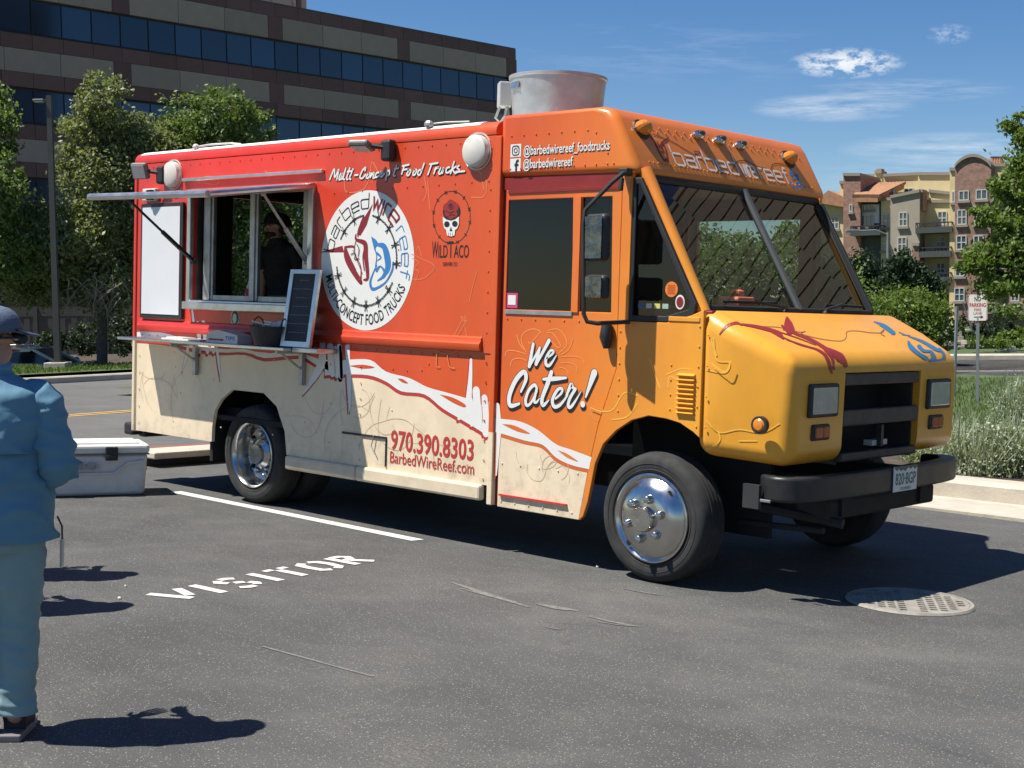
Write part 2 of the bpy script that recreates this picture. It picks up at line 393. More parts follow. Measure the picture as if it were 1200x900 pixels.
def sheet(name, fn, nu, nv, m, dz=0.):
    mb = MB(); mb.v = []; 
    for j in range(nv + 1):
        for i in range(nu + 1):
            x, y = fn(i / nu, j / nv)[:2]; mb.v.append((x, y, hgt(x, y) + dz))
    mb.f = [(j * (nu + 1) + i, j * (nu + 1) + i + 1, (j + 1) * (nu + 1) + i + 1, (j + 1) * (nu + 1) + i) for j in range(nv) for i in range(nu)]
    return structure(mb.build(name, m, smooth='all'))
def spread(t): u = 2 * t - 1; return math.copysign(14 * abs(u) + 460 * abs(u) ** 5, u)
sheet('ground', lambda u, v: (spread(u) - 8, spread(v) + 8), 150, 150, GRASSB, -.05)
lot = structure(MB().box(LOT[0] - .0, LOT[1], LOT[2], LOT[3], -.3, 0).build('parking_lot', ASPH))

# left street, running past the rear of the truck
xr0, xr1 = -6.62, gpx(100, 447.5).x
cq = B0(42, 40); CARP = (cq.x, cq.y, .73, .68)
sheet('left_road', lambda u, v: (xr0 + (xr1 - xr0) * u, -60 + 140 * v), 8, 60, ROADM, 0.)
yx = gpx(115, 485).x
for k, xo in enumerate((yx + .15, yx - .15)):
    sheet('yellow_line', lambda u, v, xo=xo: (xo - .1 * u, -60 + 140 * v), 1, 60, YELP, .006)
def kerb(name, pts, wd, ht, m=CONC, side=1, dz=0.):
    mb = MB(); rings = []
    for i, p in enumerate(pts):
        a = Vector(pts[max(0, i - 1)]); b = Vector(pts[min(len(pts) - 1, i + 1)]); t = (b - a).normalized(); nn = Vector((-t.y, t.x)) * side
        z = hgt(p[0], p[1]) + dz
        prof = [(0, -.1), (0, ht - .03), (.03, ht), (wd, ht), (wd, -.1)]
        rings.append([Vector((p[0] + nn.x * o_, p[1] + nn.y * o_, z + h_)) for o_, h_ in prof])
    mb.rings(rings); return structure(mb.build(name, m))
def lin(a, b, n): return [(a[0] + (b[0] - a[0]) * k / n, a[1] + (b[1] - a[1]) * k / n) for k in range(n + 1)]
# raised walk behind the truck (kerb + brick pavers)
structure(MB().box(-6.95, -6.55, .7, 4.45, .085, .15).build('rear_kerb', CONC, bevel=.012))
structure(MB().box(-6.95, -6.80, .7, 4.45, -.1, .085).build('kerb_base', mat('shade-painted concrete', (.10, .09, .08), .9)))  # shade under the overhanging slab is put into this recessed base's dark colour
BRK = bpy.data.materials.new('red paving bricks'); BRK.use_nodes = True; n = NT(BRK.node_tree)
o_ = n.node('ShaderNodeTexCoord').outputs['Object']
bt = n.node('ShaderNodeTexBrick', Vector=o_, Color1=(.24, .09, .06), Color2=(.17, .065, .05), Mortar=(.12, .1, .085), Scale=4.6, Mortar_Size=.012)
n.set(n.n['Principled BSDF'].inputs['Base Color'], bt.outputs[0]); n.n['Principled BSDF'].inputs['Roughness'].default_value = .85
structure(MB().box(-7.15, -6.95, .9, 4.45, -.3, .142).build('brick_pavement', BRK))
kerb('far_street_kerb', lin((xr1, -40), (xr1, 60), 60), .3, .16, side=1)
sheet('lawn_strip', lambda u, v: (xr1 - .2 - 5 * u, -30 + 80 * v), 8, 60, GRASSB, .24)
sheet('planting_bed', lambda u, v: (xr1 - 5.1 - 16 * u, -30 + 80 * v), 12, 60, SOIL, .20)
# wheel-side gutter joint line behind the truck
# kerb and gutter in front of the planted strip
k0, k1 = (-4.9, 4.25), (14., 5.2)
kerb('planter_kerb', lin((-6.55, 5.02), (16., 6.9), 24), .42, .17)
gut = MB(); gut.prism([(-6.55, 4.32), (16, 5.6), (16, 6.95), (-6.55, 5.07)], lambda u, v, d: (u, v, d), -.05, .012)
structure(gut.build('gutter', CONC))
sheet('planter_bed', lambda u, v: (-6.5 + 22 * u, 5.2 + 1.9 * u + 3.6 * v), 16, 5, SOIL, .14)
sheet('lawn', lambda u, v: (-20 + 40 * u, 8.4 + 11.5 * v + 2.4 * u), 24, 14, GRASSB, .15)
# right-hand street: straight, square to the view
def rpt(px, py): p = gpx(px, py); return p
n0 = rpt(1117, 464); n1 = rpt(1190, 464); dr = Vector((n1.x - n0.x, n1.y - n0.y)).normalized(); dn = Vector((-dr.y, dr.x))
m0 = rpt(1150, 464); m1 = rpt(1150, 421.5)
wid = (Vector((m1.x, m1.y)) - Vector((m0.x, m0.y))).dot(dn)
base = Vector((m0.x, m0.y))
def rs(a, b): q = base + dr * a + dn * b; return (q.x, q.y)
sheet('right_road', lambda u, v: rs(-9 + 70 * u, wid * v), 40, 8, ROADM, .0)
sheet('right_sidewalk', lambda u, v: rs(-9 + 70 * u, -1.75 + 1.7 * v), 40, 2, CONC, .13)
ym = rpt(1165, 447.5); yo = (Vector((ym.x, ym.y)) - base).dot(dn)
for e in (0, .35): sheet('yellow_line', lambda u, v, e=e: rs(-9 + 70 * u, yo + e + .14 * v), 40, 1, YELP, .01)
sheet('white_line', lambda u, v: rs(-9 + 70 * u, yo + 4.2 + .14 * v), 40, 1, WHITEP, .01)
kerb('right_street_kerb', [rs(a, wid) for a in range(-9, 62, 5)], .9, .14)
sheet('far_lawn', lambda u, v: rs(-9 + 70 * u, wid + .8 + 40 * v), 30, 16, GRASSB, .12)

# painted stall line and stencil lettering on the lot
g0 = gpx(204, 577); g1 = gpx(486, 633)
def onlot(u, v, d): return Vector((u, v, .001 + d))
f = Flat(onlot, .003)
f.poly([(-5.05, -.115), (-2.02, -.125), (-2.0, -.02), (-5.05, -.005)])
f.poly([(-6.4, -.1), (-5.75, -.1), (-5.75, .0), (-6.4, .0)])
f.build('stall_line', WHITEP, lot)
f = Flat(onlot, .003); X0, HH = -1.38, .28
def st(u, v): return (X0 - .13 * (u + .02) - v * HH, -2.365 + u * .885 - .03 * v)
def sl_(pts, wd=.062): f.put(*ribbon([st(*p) for p in pts], wd, False, False))
sl_([(-.13, 1.0), (-.015, .08)]); sl_([(.10, .98), (.03, .30)])                       # V
sl_([(.235, .0), (.235, 1.)])                                                         # I
sl_([(.575, .86), (.53, .97), (.47, .97)], .055); sl_([(.44, .93), (.405, .78), (.44, .58)], .055); sl_([(.48, .54), (.55, .46)], .055); sl_([(.57, .40), (.59, .22), (.56, .09)], .055); sl_([(.52, .03), (.46, .03), (.41, .14)], .055)  # S
sl_([(.755, 0), (.755, 1.)])                                                          # I
sl_([(.99, .0), (.99, .84)]); sl_([(.88, .94), (.96, .94)], .05); sl_([(1.02, .94), (1.1, .94)], .05)   # T
sl_([(1.27, .97), (1.21, .85), (1.20, .5), (1.21, .15), (1.27, .03)], .06); sl_([(1.33, .97), (1.39, .85), (1.41, .5), (1.39, .15), (1.33, .03)], .06)  # O
sl_([(1.54, 0), (1.54, 1.)]); sl_([(1.57, .95), (1.65, .93), (1.69, .78), (1.66, .58), (1.58, .52)], .055); sl_([(1.62, .46), (1.72, .0)], .06)  # R
f.build('painted_lettering', WHITEP, lot, 'worn white stencilled word VISITOR')
f = Flat(onlot, .002); SCUF = mat('chalky scuff', (.15, .145, .13), .9, var=.4, vs=30, dirt=(.078, .0765, .072, 1.))
c0 = gpx(308, 758); c1 = gpx(436, 793)
f.put(*ribbon([(c0.x, c0.y), ((c0.x + c1.x) / 2 + .01, (c0.y + c1.y) / 2), (c1.x, c1.y)], .018))
for (ax, ay, bx, by, wd) in ((530, 683, 620, 712, .05), (540, 690, 606, 706, .03), (630, 708, 676, 716, .07), (690, 723, 750, 735, .03), (700, 729, 745, 734, .02), (730, 690, 776, 698, .02), (640, 735, 660, 738, .02)):
    a = gpx(ax, ay); b = gpx(bx, by); f.put(*ribbon([(a.x, a.y), ((a.x + b.x) / 2 + .02, (a.y + b.y) / 2 - .01), (b.x, b.y)], [wd * .4, wd, wd * .3]))
f.build('scuff_mark', SCUF, lot)
pb = MB()
for (px, py, s) in ((147, 688, .008), (140, 702, .014), (700, 665, .012)):
    p = gpx(px, py); pb.ball((p.x, p.y, .006), (s, s * .7, .008), 6, 4)
pb.build('pebbles', mat('pale pebble', (.6, .57, .48), .9), kind='stuff')

# ================================================================== the food truck
W = 2.385
truck = thing('food_truck', 'red, orange and cream food truck with open serving window and white round logo', 'food truck')
# painted wrap: colours run along the body, cream below the printed wire
def zb_points():
    px = [(155, 397), (176, 402), (240, 407), (300, 412), (352, 418), (368, 427), (398, 437), (431, 439), (452, 446), (470, 458), (497, 461), (518, 477), (539, 489), (566, 505), (587, 508), (614, 516), (635, 521), (650, 534), (690, 548)]
    return [S(*p) for p in px]
def paint(name, stops, cream=True, rough=.33):
    m = bpy.data.materials.new(name); m.use_nodes = True; n = NT(m.node_tree); b = n.n['Principled BSDF']
    o = n.node('ShaderNodeTexCoord').outputs['Object']; sp = n.node('ShaderNodeSeparateXYZ', _0=o)
    t = n.math('DIVIDE', n.math('ADD', n.math('MULTIPLY_ADD', sp.outputs[2], -.18, .34), n.math('ADD', sp.outputs[0], 6)), 7, clamp=True)
    c = n.ramp(t, stops)
    if cream:
        fc = n.n.new('ShaderNodeFloatCurve'); cv = fc.mapping.curves[0]; pts = zb_points()
        xs = [((x + 6) / 7, z / 2) for x, z in pts] + [((-.44 + 6) / 7, .30), ((-.40 + 6) / 7, .05)]
        xs = [(0, xs[0][1] + .005)] + xs + [(1, .05)]
        while len(cv.points) < len(xs): cv.points.new(.5, .5)
        for p_, q in zip(cv.points, xs): p_.location = q; p_.handle_type = 'VECTOR'
        fc.mapping.update(); n.set(fc.inputs['Value'], n.math('DIVIDE', n.math('ADD', sp.outputs[0], 6), 7))
        low = n.math('LESS_THAN', sp.outputs[2], n.math('MULTIPLY', fc.outputs[0], 2))
        c = n.mix(low, c, (.70, .58, .41))
    g = n.ramp(n.noise(n.node('ShaderNodeMapping', Vector=o, Scale=(1.2, 1, .5)), 2.2, 8, .65), [(.35, .93), (.7, 1.06)])
    c = n.mix(1., c, g, 'MULTIPLY')
    grime = n.math('MULTIPLY', n.ramp(n.noise(o, 7, 8, .7), [(.48, 0.), (.72, 1.)]), n.ramp(n.math('DIVIDE', sp.outputs[2], 3), [(.12, .55), (.32, .10)]))
    c = n.mix(grime, c, (.22, .18, .13))
    n.set(b.inputs['Base Color'], c)
    n.set(b.inputs['Roughness'], n.math('MULTIPLY_ADD', n.noise(o, 3, 5, .6), .25, rough - .12))
    b.inputs['Specular IOR Level'].default_value = .42; b.inputs['Coat Weight'].default_value = .12; b.inputs['Coat Roughness'].default_value = .12
    bp = n.node('ShaderNodeBump', Height=n.noise(n.node('ShaderNodeMapping', Vector=o, Scale=(1, 1, .6)), 1.9, 3, .5), Strength=.35, Distance=.02)
    n.set(b.inputs['Normal'], bp); return m
STOPS = [(.0, (.57, .030, .022)), (.30, (.58, .036, .020)), (.52, (.56, .060, .018)), (.66, (.58, .085, .018)), (.76, (.66, .155, .026)), (.84, (.68, .235, .030)), (.93, (.74, .33, .032)), (1., (.76, .35, .032))]
PAINT = paint('truck wrap', STOPS); PAINTU = paint('truck wrap upper', STOPS, False)
DRED = mat('dark red metal', (.20, .012, .012), .5, var=.15)
ALU = mat('brushed aluminium', (.58, .57, .55), .36, 1., var=.14, vs=7); ALUD = mat('dull aluminium', (.40, .40, .39), .5, .8, var=.2, vs=9)
STEEL = mat('stainless steel', (.55, .55, .55), .25, 1., var=.12, vs=4)
CHROME = mat('polished chrome', (.52, .515, .50), .2, 1., var=.05, vs=8)
BLK = mat('black plastic', (.018, .018, .019), .55, var=.25, vs=14); RUB = mat('black rubber', (.022, .022, .022), .85, var=.3, vs=12, dirt=(.07, .065, .055, .5))
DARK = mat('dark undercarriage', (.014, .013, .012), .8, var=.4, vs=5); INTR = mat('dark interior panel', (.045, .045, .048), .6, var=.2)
WHT = mat('white vinyl', (.66, .66, .63), .45, var=.03, vs=5); PWH = mat('white plastic', (.55, .53, .48), .5, var=.08, vs=8)
MAR = mat('maroon vinyl', (.20, .012, .02), .5); BLU = mat('blue vinyl', (.03, .17, .42), .5); BKV = mat('black vinyl', (.012, .011, .011), .5); REDV = mat('red vinyl', (.42, .03, .025), .5)
GLS = glass('tinted side glass', (.34, .37, .38), wave=.03); WSG = glass('windscreen glass', (.60, .66, .635), 1.6, wave=.022); CLR = glass('lamp lens', (.85, .85, .82), 1.5, .05)
AMB = mat('amber lens', (.62, .20, .02), .2, spec=.6); SEAL = mat('window rubber seal', (.012, .013, .014), .6)
def Yp(y): return lambda u, v, d: Vector((u, y + d, v))       # plates parallel to the near side
def part(mb, name, m, label=None, **k): return mb.build(name, m, k.pop('parent', truck), label, **k)
def arcpts(cx, cz, r, a0, a1, n): return [(cx + r * math.cos(R(a0 + (a1 - a0) * k / n)), cz + r * math.sin(R(a0 + (a1 - a0) * k / n))) for k in range(n + 1)]
WIN = [(-4.93, 1.65), (-3.37, 1.65), (-3.37, 2.53), (-4.93, 2.53)]
rear_arch = [(-3.62, .455), (-3.65, .64), (-3.76, .83), (-3.93, .925), (-4.36, .925), (-4.51, .83), (-4.59, .74), (-4.625, .60), (-4.63, .47)]
# near side: upper and lower skins
part(MB().prism([(-5.80, 1.36), (-1.415, 1.36), (-1.415, 2.835), (-5.80, 2.835)], Yp(0), 0, .03, [WIN]), 'upper_side_panel', PAINT)
part(MB().prism([(-5.80, .47), (-5.80, 1.36), (-1.415, 1.36), (-1.415, .455)] + rear_arch, Yp(.006), 0, .03), 'lower_side_panel', PAINT)
part(MB().box(-5.84, -5.795, -.012, .06, .46, 2.835), 'corner_post', PAINT, bevel=.012)
# rub rails under the window and under the logo
for x0, x1, z in ((-5.74, -1.50, 1.365),):
    mb = MB(); prof = [(0, .0), (-.022, .008), (-.03, .03), (-.03, .055), (-.014, .075), (-.012, .095), (0, .105)]
    mb.rings([[Vector((x, a, z + b)) for a, b in prof] for x in (x0, x1)]); part(mb, 'rub_rail', PAINTU, smooth=True)
for x0, x1 in ((-3.60, -2.762), (-2.755, -1.46)):
    part(MB().box(x0, x1, -.03, .03, .345, .455), 'side_sill', mat('cream trim', (.62, .52, .37), .5, var=.1, dirt=(.3, .25, .18, .5)), bevel=.018)
part(MB().box(-1.412, -1.365, -.008, .06, .325, 2.83), 'door_pillar', PAINT, bevel=.006)
part(MB().box(-1.365, -1.325, .03, .06, .33, 2.54), 'door_groove', DRED)
# access hatch outline on the cream skirt
hm = MB()
a = S(401, 507); b_ = S(452, 510); c_ = S(452, 547)
hm.box(a[0], b_[0] + .008, -.004, .01, a[1] - .006, a[1] + .010); hm.box(b_[0], b_[0] + .008, -.004, .01, c_[1], a[1] - .008)
part(hm, 'hatch_seam', BLK)
part(MB().tube([(b_[0] - .12, -.01, .70), (b_[0] - .14, -.014, .62), (b_[0] - .10, -.012, .56)], .004, 6), 'hatch_latch', ALUD)
# roof, rear wall, far wall, floor
mb = MB(); 
ring = lambda x: [Vector((x, y, z)) for y, z in ((0, 2.842), (-.004, 2.862), (.0, 2.885), (.016, 2.912), (.045, 2.932), (.09, 2.942), (1.19, 2.972), (2.295, 2.942), (2.34, 2.932), (2.369, 2.912), (2.385, 2.885), (2.385, 2.842), (2.34, 2.838), (.045, 2.838))]
mb.rings([ring(x) for x in (-5.845, -5.83, -1.42)]); part(mb, 'roof', PAINTU, smooth=True)
mb = MB(); mb.rings([[Vector((x, y, z + .004)) for y, z in ((.018, 2.914), (.05, 2.9345), (.09, 2.945), (1.19, 2.976), (2.295, 2.945), (2.295, 2.93), (1.19, 2.95), (.09, 2.93))] for x in (-5.79, -5.0, -3.4, -1.60)])
part(mb, 'roof_coating', mat('white roof coating', (.78, .76, .72), .7, var=.06, vs=9), smooth=True)
mb = MB(); mb.ball((-4.98, .04, 2.955), (.035, .025, .025), 8, 5); mb.tube([(-4.95, .05, 2.955), (-4.85, .10, 2.972), (-4.6, .13, 2.972), (-4.45, .12, 2.955)], .008, 6); part(mb, 'roof_cable', PWH)
mb = MB(); mb.ball((-2.12, .035, 2.957), (.04, .03, .03), 8, 5); mb.tube([(-2.12, .05, 2.96), (-2.0, .09, 2.97), (-1.8, .12, 2.965)], .006, 6); part(mb, 'roof_cable', ALUD)
RD = [(1.02, .80), (1.90, .80), (1.90, 2.62), (1.02, 2.62)]
Xp = lambda x: (lambda u, v, d: Vector((x + d, u, v)))
part(MB().prism([(.0, .47), (W, .47), (W, 2.838), (.0, 2.838)], Xp(-5.82), 0, .03, [RD]), 'rear_wall', PAINT)
part(MB().prism([(-5.80, .47), (-1.415, .47), (-1.415, 2.838), (-5.80, 2.838)], Yp(W - .03), 0, .03), 'far_side_wall', PAINT)
part(MB().box(-5.78, -1.42, .14, W - .04, .70, .76), 'floor_panel', mat('wheel well black', (.008, .008, .008), .9))
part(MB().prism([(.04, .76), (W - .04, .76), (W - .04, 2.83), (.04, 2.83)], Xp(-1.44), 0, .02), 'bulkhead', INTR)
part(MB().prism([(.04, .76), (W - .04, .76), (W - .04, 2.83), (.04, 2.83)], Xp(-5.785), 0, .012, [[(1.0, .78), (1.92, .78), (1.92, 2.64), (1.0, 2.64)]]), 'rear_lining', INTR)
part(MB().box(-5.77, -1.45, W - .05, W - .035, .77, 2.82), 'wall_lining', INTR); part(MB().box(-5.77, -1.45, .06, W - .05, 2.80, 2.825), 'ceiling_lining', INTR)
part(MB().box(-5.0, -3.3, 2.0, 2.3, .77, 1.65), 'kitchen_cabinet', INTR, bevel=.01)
part(MB().box(-5.1, -3.25, .05, .36, 1.56, 1.60).box(-5.1, -3.25, .06, .34, 1.0, 1.55), 'inner_counter', ALUD)
part(MB().box(-5.9, -5.80, .1, .95, .40, .52).box(-5.98, -5.84, .0, .35, .42, .53), 'rear_bumper', BLK, bevel=.02)
# serving window frame
fr = [(-4.985, 1.595), (-3.315, 1.595), (-3.315, 2.585), (-4.985, 2.585)]
part(MB().prism(fr, Yp(-.035), 0, .13, [[(-4.935, 1.655), (-3.372, 1.655), (-3.372, 2.535), (-4.935, 2.535)]]), 'window_frame', ALU, bevel=.006)
part(MB().box(-4.985, -3.315, -.075, -.037, 1.575, 1.64), 'window_sill', ALU, bevel=.008)
for x0, x1, y in ((-4.21, -4.10, .045), (-4.86, -4.72, .05), (-3.53, -3.43, .05)):
    part(MB().box(x0, x1, y, y + .035, 1.66, 2.53).box(x0 + .03, x1 - .03, y - .012, y, 1.66, 2.53), 'window_mullion', ALUD, bevel=.004)
part(MB().box(-4.10, -3.53, .055, .09, 1.66, 1.70).box(-4.72, -4.21, .055, .09, 1.66, 1.70), 'window_track', ALUD)
# awning flap, its rail, struts
aw = MB(); hz = 2.575; oz = 2.455
pl_ = [Vector((-5.02, -.03, hz)), Vector((-3.33, -.03, hz)), Vector((-3.36, -.955, oz - .012)), Vector((-4.97, -.955, oz + .012))]
aw.add([*pl_, *[p - Vector((0, -.004, .032)) for p in pl_]], [(0, 1, 2, 3), (7, 6, 5, 4), (0, 4, 5, 1), (1, 5, 6, 2), (2, 6, 7, 3), (3, 7, 4, 0)])
awn = part(aw, 'awning_flap', PAINTU, 'red serving hatch flap with bare metal edges, swung up')
part(MB().tube([pl_[3] + Vector((0, -.006, -.014)), pl_[2] + Vector((0, -.006, -.014))], .026, 8), 'flap_edge', ALU, parent=awn)
part(MB().tube([pl_[0] + Vector((-.012, 0, -.014)), pl_[3] + Vector((-.012, 0, -.014))], .022, 8), 'flap_edge', ALU, parent=awn)
part(MB().tube([pl_[1] + Vector((.012, 0, -.014)), pl_[2] + Vector((.012, 0, -.014))], .022, 8), 'flap_edge', ALU, parent=awn)
mb = MB(); u0 = [p - Vector((0, 0, .037)) for p in pl_]; mb.add([*u0, *[p - Vector((0, 0, .004)) for p in u0]], [(0, 1, 2, 3), (7, 6, 5, 4), (0, 4, 5, 1), (1, 5, 6, 2), (2, 6, 7, 3), (3, 7, 4, 0)]); part(mb, 'flap_lining', ALUD, parent=awn)
for x, yo in ((-4.93, -.62), (-3.42, -.42)):
    A = Vector((x, yo, hz - .05 - .12 * abs(yo) / .95)); B = Vector((x + .02, -.01, 1.98)); M_ = A.lerp(B, .5)
    part(MB().tube([A, M_], .011, 8).tube([M_, B], .019, 8).ball(A, .022, 8, 5).ball(B, .024, 8, 5), 'gas_strut', BLK if x < -4 else ALUD)
part(MB().box(-5.08, -3.22, -.03, .0, 2.655, 2.685), 'awning_rail', ALU, bevel=.006)
# fold-down counter with brackets
part(MB().box(-5.62, -3.30, -.30, -.02, 1.292, 1.318), 'serving_counter', STEEL, bevel=.006)
part(MB().box(-3.295, -3.0, -.22, -.02, 1.285, 1.322), 'serving_counter', ALU, bevel=.006)
for x in (-4.85, -3.42):
    part(MB().tube([(x, -.24, 1.28), (x, -.02, 1.14)], .010, 6).box(x - .022, x + .022, -.035, -.004, 1.02, 1.28).box(x - .014, x + .014, -.27, -.03, 1.268, 1.288), 'counter_bracket', ALUD)
# white board
wb = S(169, 240); wb2 = S(217, 371)
part(MB().box(-5.70, -5.055, -.028, -.004, 1.485, 2.485), 'whiteboard_frame', BLK, bevel=.004)
part(MB().box(-5.665, -5.09, -.034, -.029, 1.52, 2.45), 'whiteboard', mat('white board face', (.58, .60, .62), .35, var=.03, vs=3))
# lamps, round vents, outlet on the side
def floodlight(x, z, lensup):
    part(MB().box(x - .045, x + .055, -.08, -.005, z - .095, z + .06), 'lamp_base', BLK, bevel=.02)
    M_ = Matrix.Translation((x - .15, -.15, z + .015)) @ Matrix.Rotation(R(20), 4, 'Z') @ Matrix.Rotation(R(lensup), 4, 'X') @ Matrix.Diagonal((.72, .72, .8, 1))
    h = part(MB().box(-.13, .10, -.10, .10, -.03, .03, M_), 'floodlight', mat('grey lamp housing', (.14, .14, .135), .5, var=.1), bevel=.018)
    part(MB().box(-.10, .07, -.08, .08, -.036, -.031, M_), 'lamp_lens', CLR if False else PWH, parent=h)
    part(MB().tube([(x, -.05, z), (x - .10, -.13, z + .015)], .018, 8), 'lamp_arm', BLK, parent=h)
floodlight(-2.46, 2.80, -14); floodlight(-5.36, 2.74, -70)
for x, z in ((-5.24, 2.725), (-1.59, 2.735)):
    v_ = part(MB().lathe([(.0, -.06), (.085, -.058), (.108, -.045), (.112, -.02), (.112, 0)], (x, 0, z), 'y', 32), 'round_vent', PWH, smooth=True)
    part(MB().lathe([(.118, -.002), (.130, -.012), (.130, 0.002)], (x, 0, z), 'y', 32), 'vent_flange', WHT, parent=v_, smooth=True)
ob = part(MB().box(-5.66, -5.46, -.045, 0, 2.505, 2.615), 'outlet_box', PWH, bevel=.01)
part(MB().box(-5.56, -5.47, -.075, -.04, 2.51, 2.60), 'outlet_cover', BLK, bevel=.01, parent=ob)
# roof exhaust hood
fx, fy = -1.93, 1.2
ex = part(MB().lathe([(.335, 2.93), (.335, 3.02), (.342, 3.14), (.365, 3.40), (.376, 3.405), (.376, 3.425), (.358, 3.427), (.352, 3.40), (.31, 3.05), (0, 3.05)], (fx, fy, 0), 'z', 48), 'roof_exhaust', mat('galvanised sheet metal', (.46, .46, .45), .45, .8, var=.22, vs=4, bump=.9, bs=5), smooth=True)
part(MB().box(-.06, .06, -.05, .05, -.09, .10, Matrix.Translation((fx - .33, fy - .24, 3.29)) @ Matrix.Rotation(R(-38), 4, 'Z')), 'junction_box', mat('grey box', (.42, .42, .40), .5, .3), bevel=.01, parent=ex)
part(MB().tube([(fx - .35, fy - .27, 3.20), (fx - .38, fy - .28, 3.12), (fx - .34, fy - .27, 3.08), (fx - .30, fy - .26, 3.13), (fx - .29, fy - .26, 3.19)], .011, 8), 'conduit', ALUD, parent=ex)
part(MB().tube([(fx - .31, fy - .23, 3.20), (fx - .30, fy - .22, 3.1), (fx - .28, fy - .21, 2.95)], .014, 8), 'conduit', ALUD, parent=ex)
mb = MB()
mb.box(-.06, .06, -.003, .003, -.025, .025, Matrix.Translation((fx - .13, fy - .345, 3.34)) @ Matrix.Rotation(R(-20), 4, 'Z') @ Matrix.Rotation(R(-6), 4, 'X'))
part(mb, 'data_plate', ALU, parent=ex)

# ---- cab
bx = [(-1.395, 2.545), (-.205, 2.528), (-.235, 2.60), (-.395, 2.885), (-.44, 2.94), (-.52, 2.965), (-1.395, 2.968)]
hd = part(MB().prism(bx, Yp(0), .0, W - .085), 'cab_header', PAINTU, bevel=.055, seg=5, smooth=True)
door = [(-1.325, .32), (-.60, .32), (-.525, .70), (-.465, .95), (-.335, 1.31), (-.335, 2.465), (-1.325, 2.465)]
w1 = [(-1.30, 1.665), (-.715, 1.665), (-.735, 2.395), (-1.30, 2.395)]; w2 = [(-.655, 1.665), (-.39, 1.665), (-.41, 2.395), (-.655, 2.395)]
dr_ = part(MB().prism(door, Yp(.012), 0, .03, [w1, w2]), 'cab_door', PAINT, bevel=.004)
part(MB().prism([(-1.305, 1.655), (-.71, 1.655), (-.73, 2.40), (-1.305, 2.40)], Yp(.020), 0, .006), 'door_glass', GLS, parent=dr_)
part(MB().prism([(-.66, 1.655), (-.385, 1.655), (-.405, 2.40), (-.66, 2.40)], Yp(.024), 0, .006), 'door_glass', GLS, parent=dr_)
part(MB().box(-1.30, -.71, .004, .016, 1.635, 1.662), 'glass_sill', ALUD, parent=dr_)
part(MB().box(-.715, -.66, .002, .012, 1.66, 2.40), 'glass_post', PAINTU, parent=dr_)
part(MB().box(-1.30, -.70, -.006, .012, .40, .412), 'kick_trim', REDV, parent=dr_)
part(MB().box(-1.36, -.36, .02, .10, 2.468, 2.545), 'door_track', DRED)
part(MB().box(-1.30, -.36, .004, .016, 2.44, 2.463), 'door_track', DRED)
# panel between door and hood with front wheel arch
cabp = [(-.60 + .012, .32), (-.555, .35), (-.52, .45), (-.47, .70), (-.41, .83), (-.31, .925), (-.19, 1.0), (-.06, 1.038), (.08, 1.03), (.18, 1.012), (.28, .965), (.325, .935), (.325, 1.70), (.235, 1.665), (.05, 1.615), (-.245, 1.615), (-.245, 2.53), (-.323, 2.53), (-.323, 1.31), (-.452, .95), (-.513, .70)]
part(MB().prism(cabp, Yp(.0), 0, .03), 'cab_side_panel', PAINTU, bevel=.004)
mb = MB(); lp = S(796, 437); 
for k in range(9): 
    z = 1.315 - k * .0285
    mb.add([(.155, .0, z), (.28, .0, z), (.28, -.02, z - .012), (.155, -.02, z - .012), (.155, .0, z - .022), (.28, .0, z - .022)], [(0, 1, 2, 3), (3, 2, 5, 4), (0, 3, 4), (1, 5, 2)])
part(mb, 'louver', PAINTU)
part(MB().box(.07, .30, -.006, .004, 1.625, 1.655), 'cowl_trim', PAINTU, bevel=.004)
# quarter window, A pillars
qo = [(-.243, 2.505), (-.185, 2.505), (.262, 1.735), (.248, 1.665), (.05, 1.618), (-.243, 1.618)]
qi = [(-.215, 2.465), (-.19, 2.46), (.215, 1.735), (.205, 1.70), (.04, 1.655), (-.215, 1.655)]
for y, nm in ((.004, 1), (2.165, 0)):
    part(MB().prism(qo, Yp(y), 0, .03, [qi]), 'quarter_window_seal', SEAL, bevel=.006)
    part(MB().prism(qi, Yp(y + .012), 0, .006), 'quarter_window', GLS)
WTL, WTR, WBL, WBR = Vector((-.235, .165, 2.512)), Vector((-.235, 2.185, 2.512)), Vector((.225, .155, 1.705)), Vector((.225, 2.20, 1.705))
WTC, WBC = Vector((-.220, 1.18, 2.512)), Vector((.250, 1.19, 1.705))
for a, b_, y in ((Vector((-.225, .095, 2.56)), Vector((.265, .085, 1.68)), .045), (Vector((-.275, 2.185, 2.56)), Vector((.185, 2.20, 1.69)), .03)):
    part(MB().tube([a, a.lerp(b_, .5), b_], y, 12), 'windscreen_pillar', PAINTU, smooth=True)
# windscreen: two panes, rubber surround, centre bar
nrm = (WBL - WTL).cross(WTR - WTL).normalized(); nrm = nrm if nrm.x > 0 else -nrm
def wpane(a, b, c, d): # tl tr br bl
    t = nrm * .006; vs = [a, b, c, d]; return MB().add([*vs, *[p - t for p in vs]], [(0, 1, 2, 3), (7, 6, 5, 4), (0, 4, 5, 1), (1, 5, 6, 2), (2, 6, 7, 3), (3, 7, 4, 0)])
part(wpane(WTL, WTC, WBC, WBL), 'windscreen_pane', WSG); part(wpane(WTC, WTR, WBR, WBC), 'windscreen_pane', WSG)
part(MB().tube([WTL, WTC, WTR], .026, 8).tube([WBL, WBC, WBR], .028, 8).tube([WTL, WBL], .026, 8).tube([WTR, WBR], .026, 8), 'windscreen_seal', SEAL, smooth=True)
part(MB().tube([WTC + nrm * .012, WBC + nrm * .012], .026, 8), 'centre_bar', mat('dark grey trim', (.06, .065, .065), .5), smooth=True)
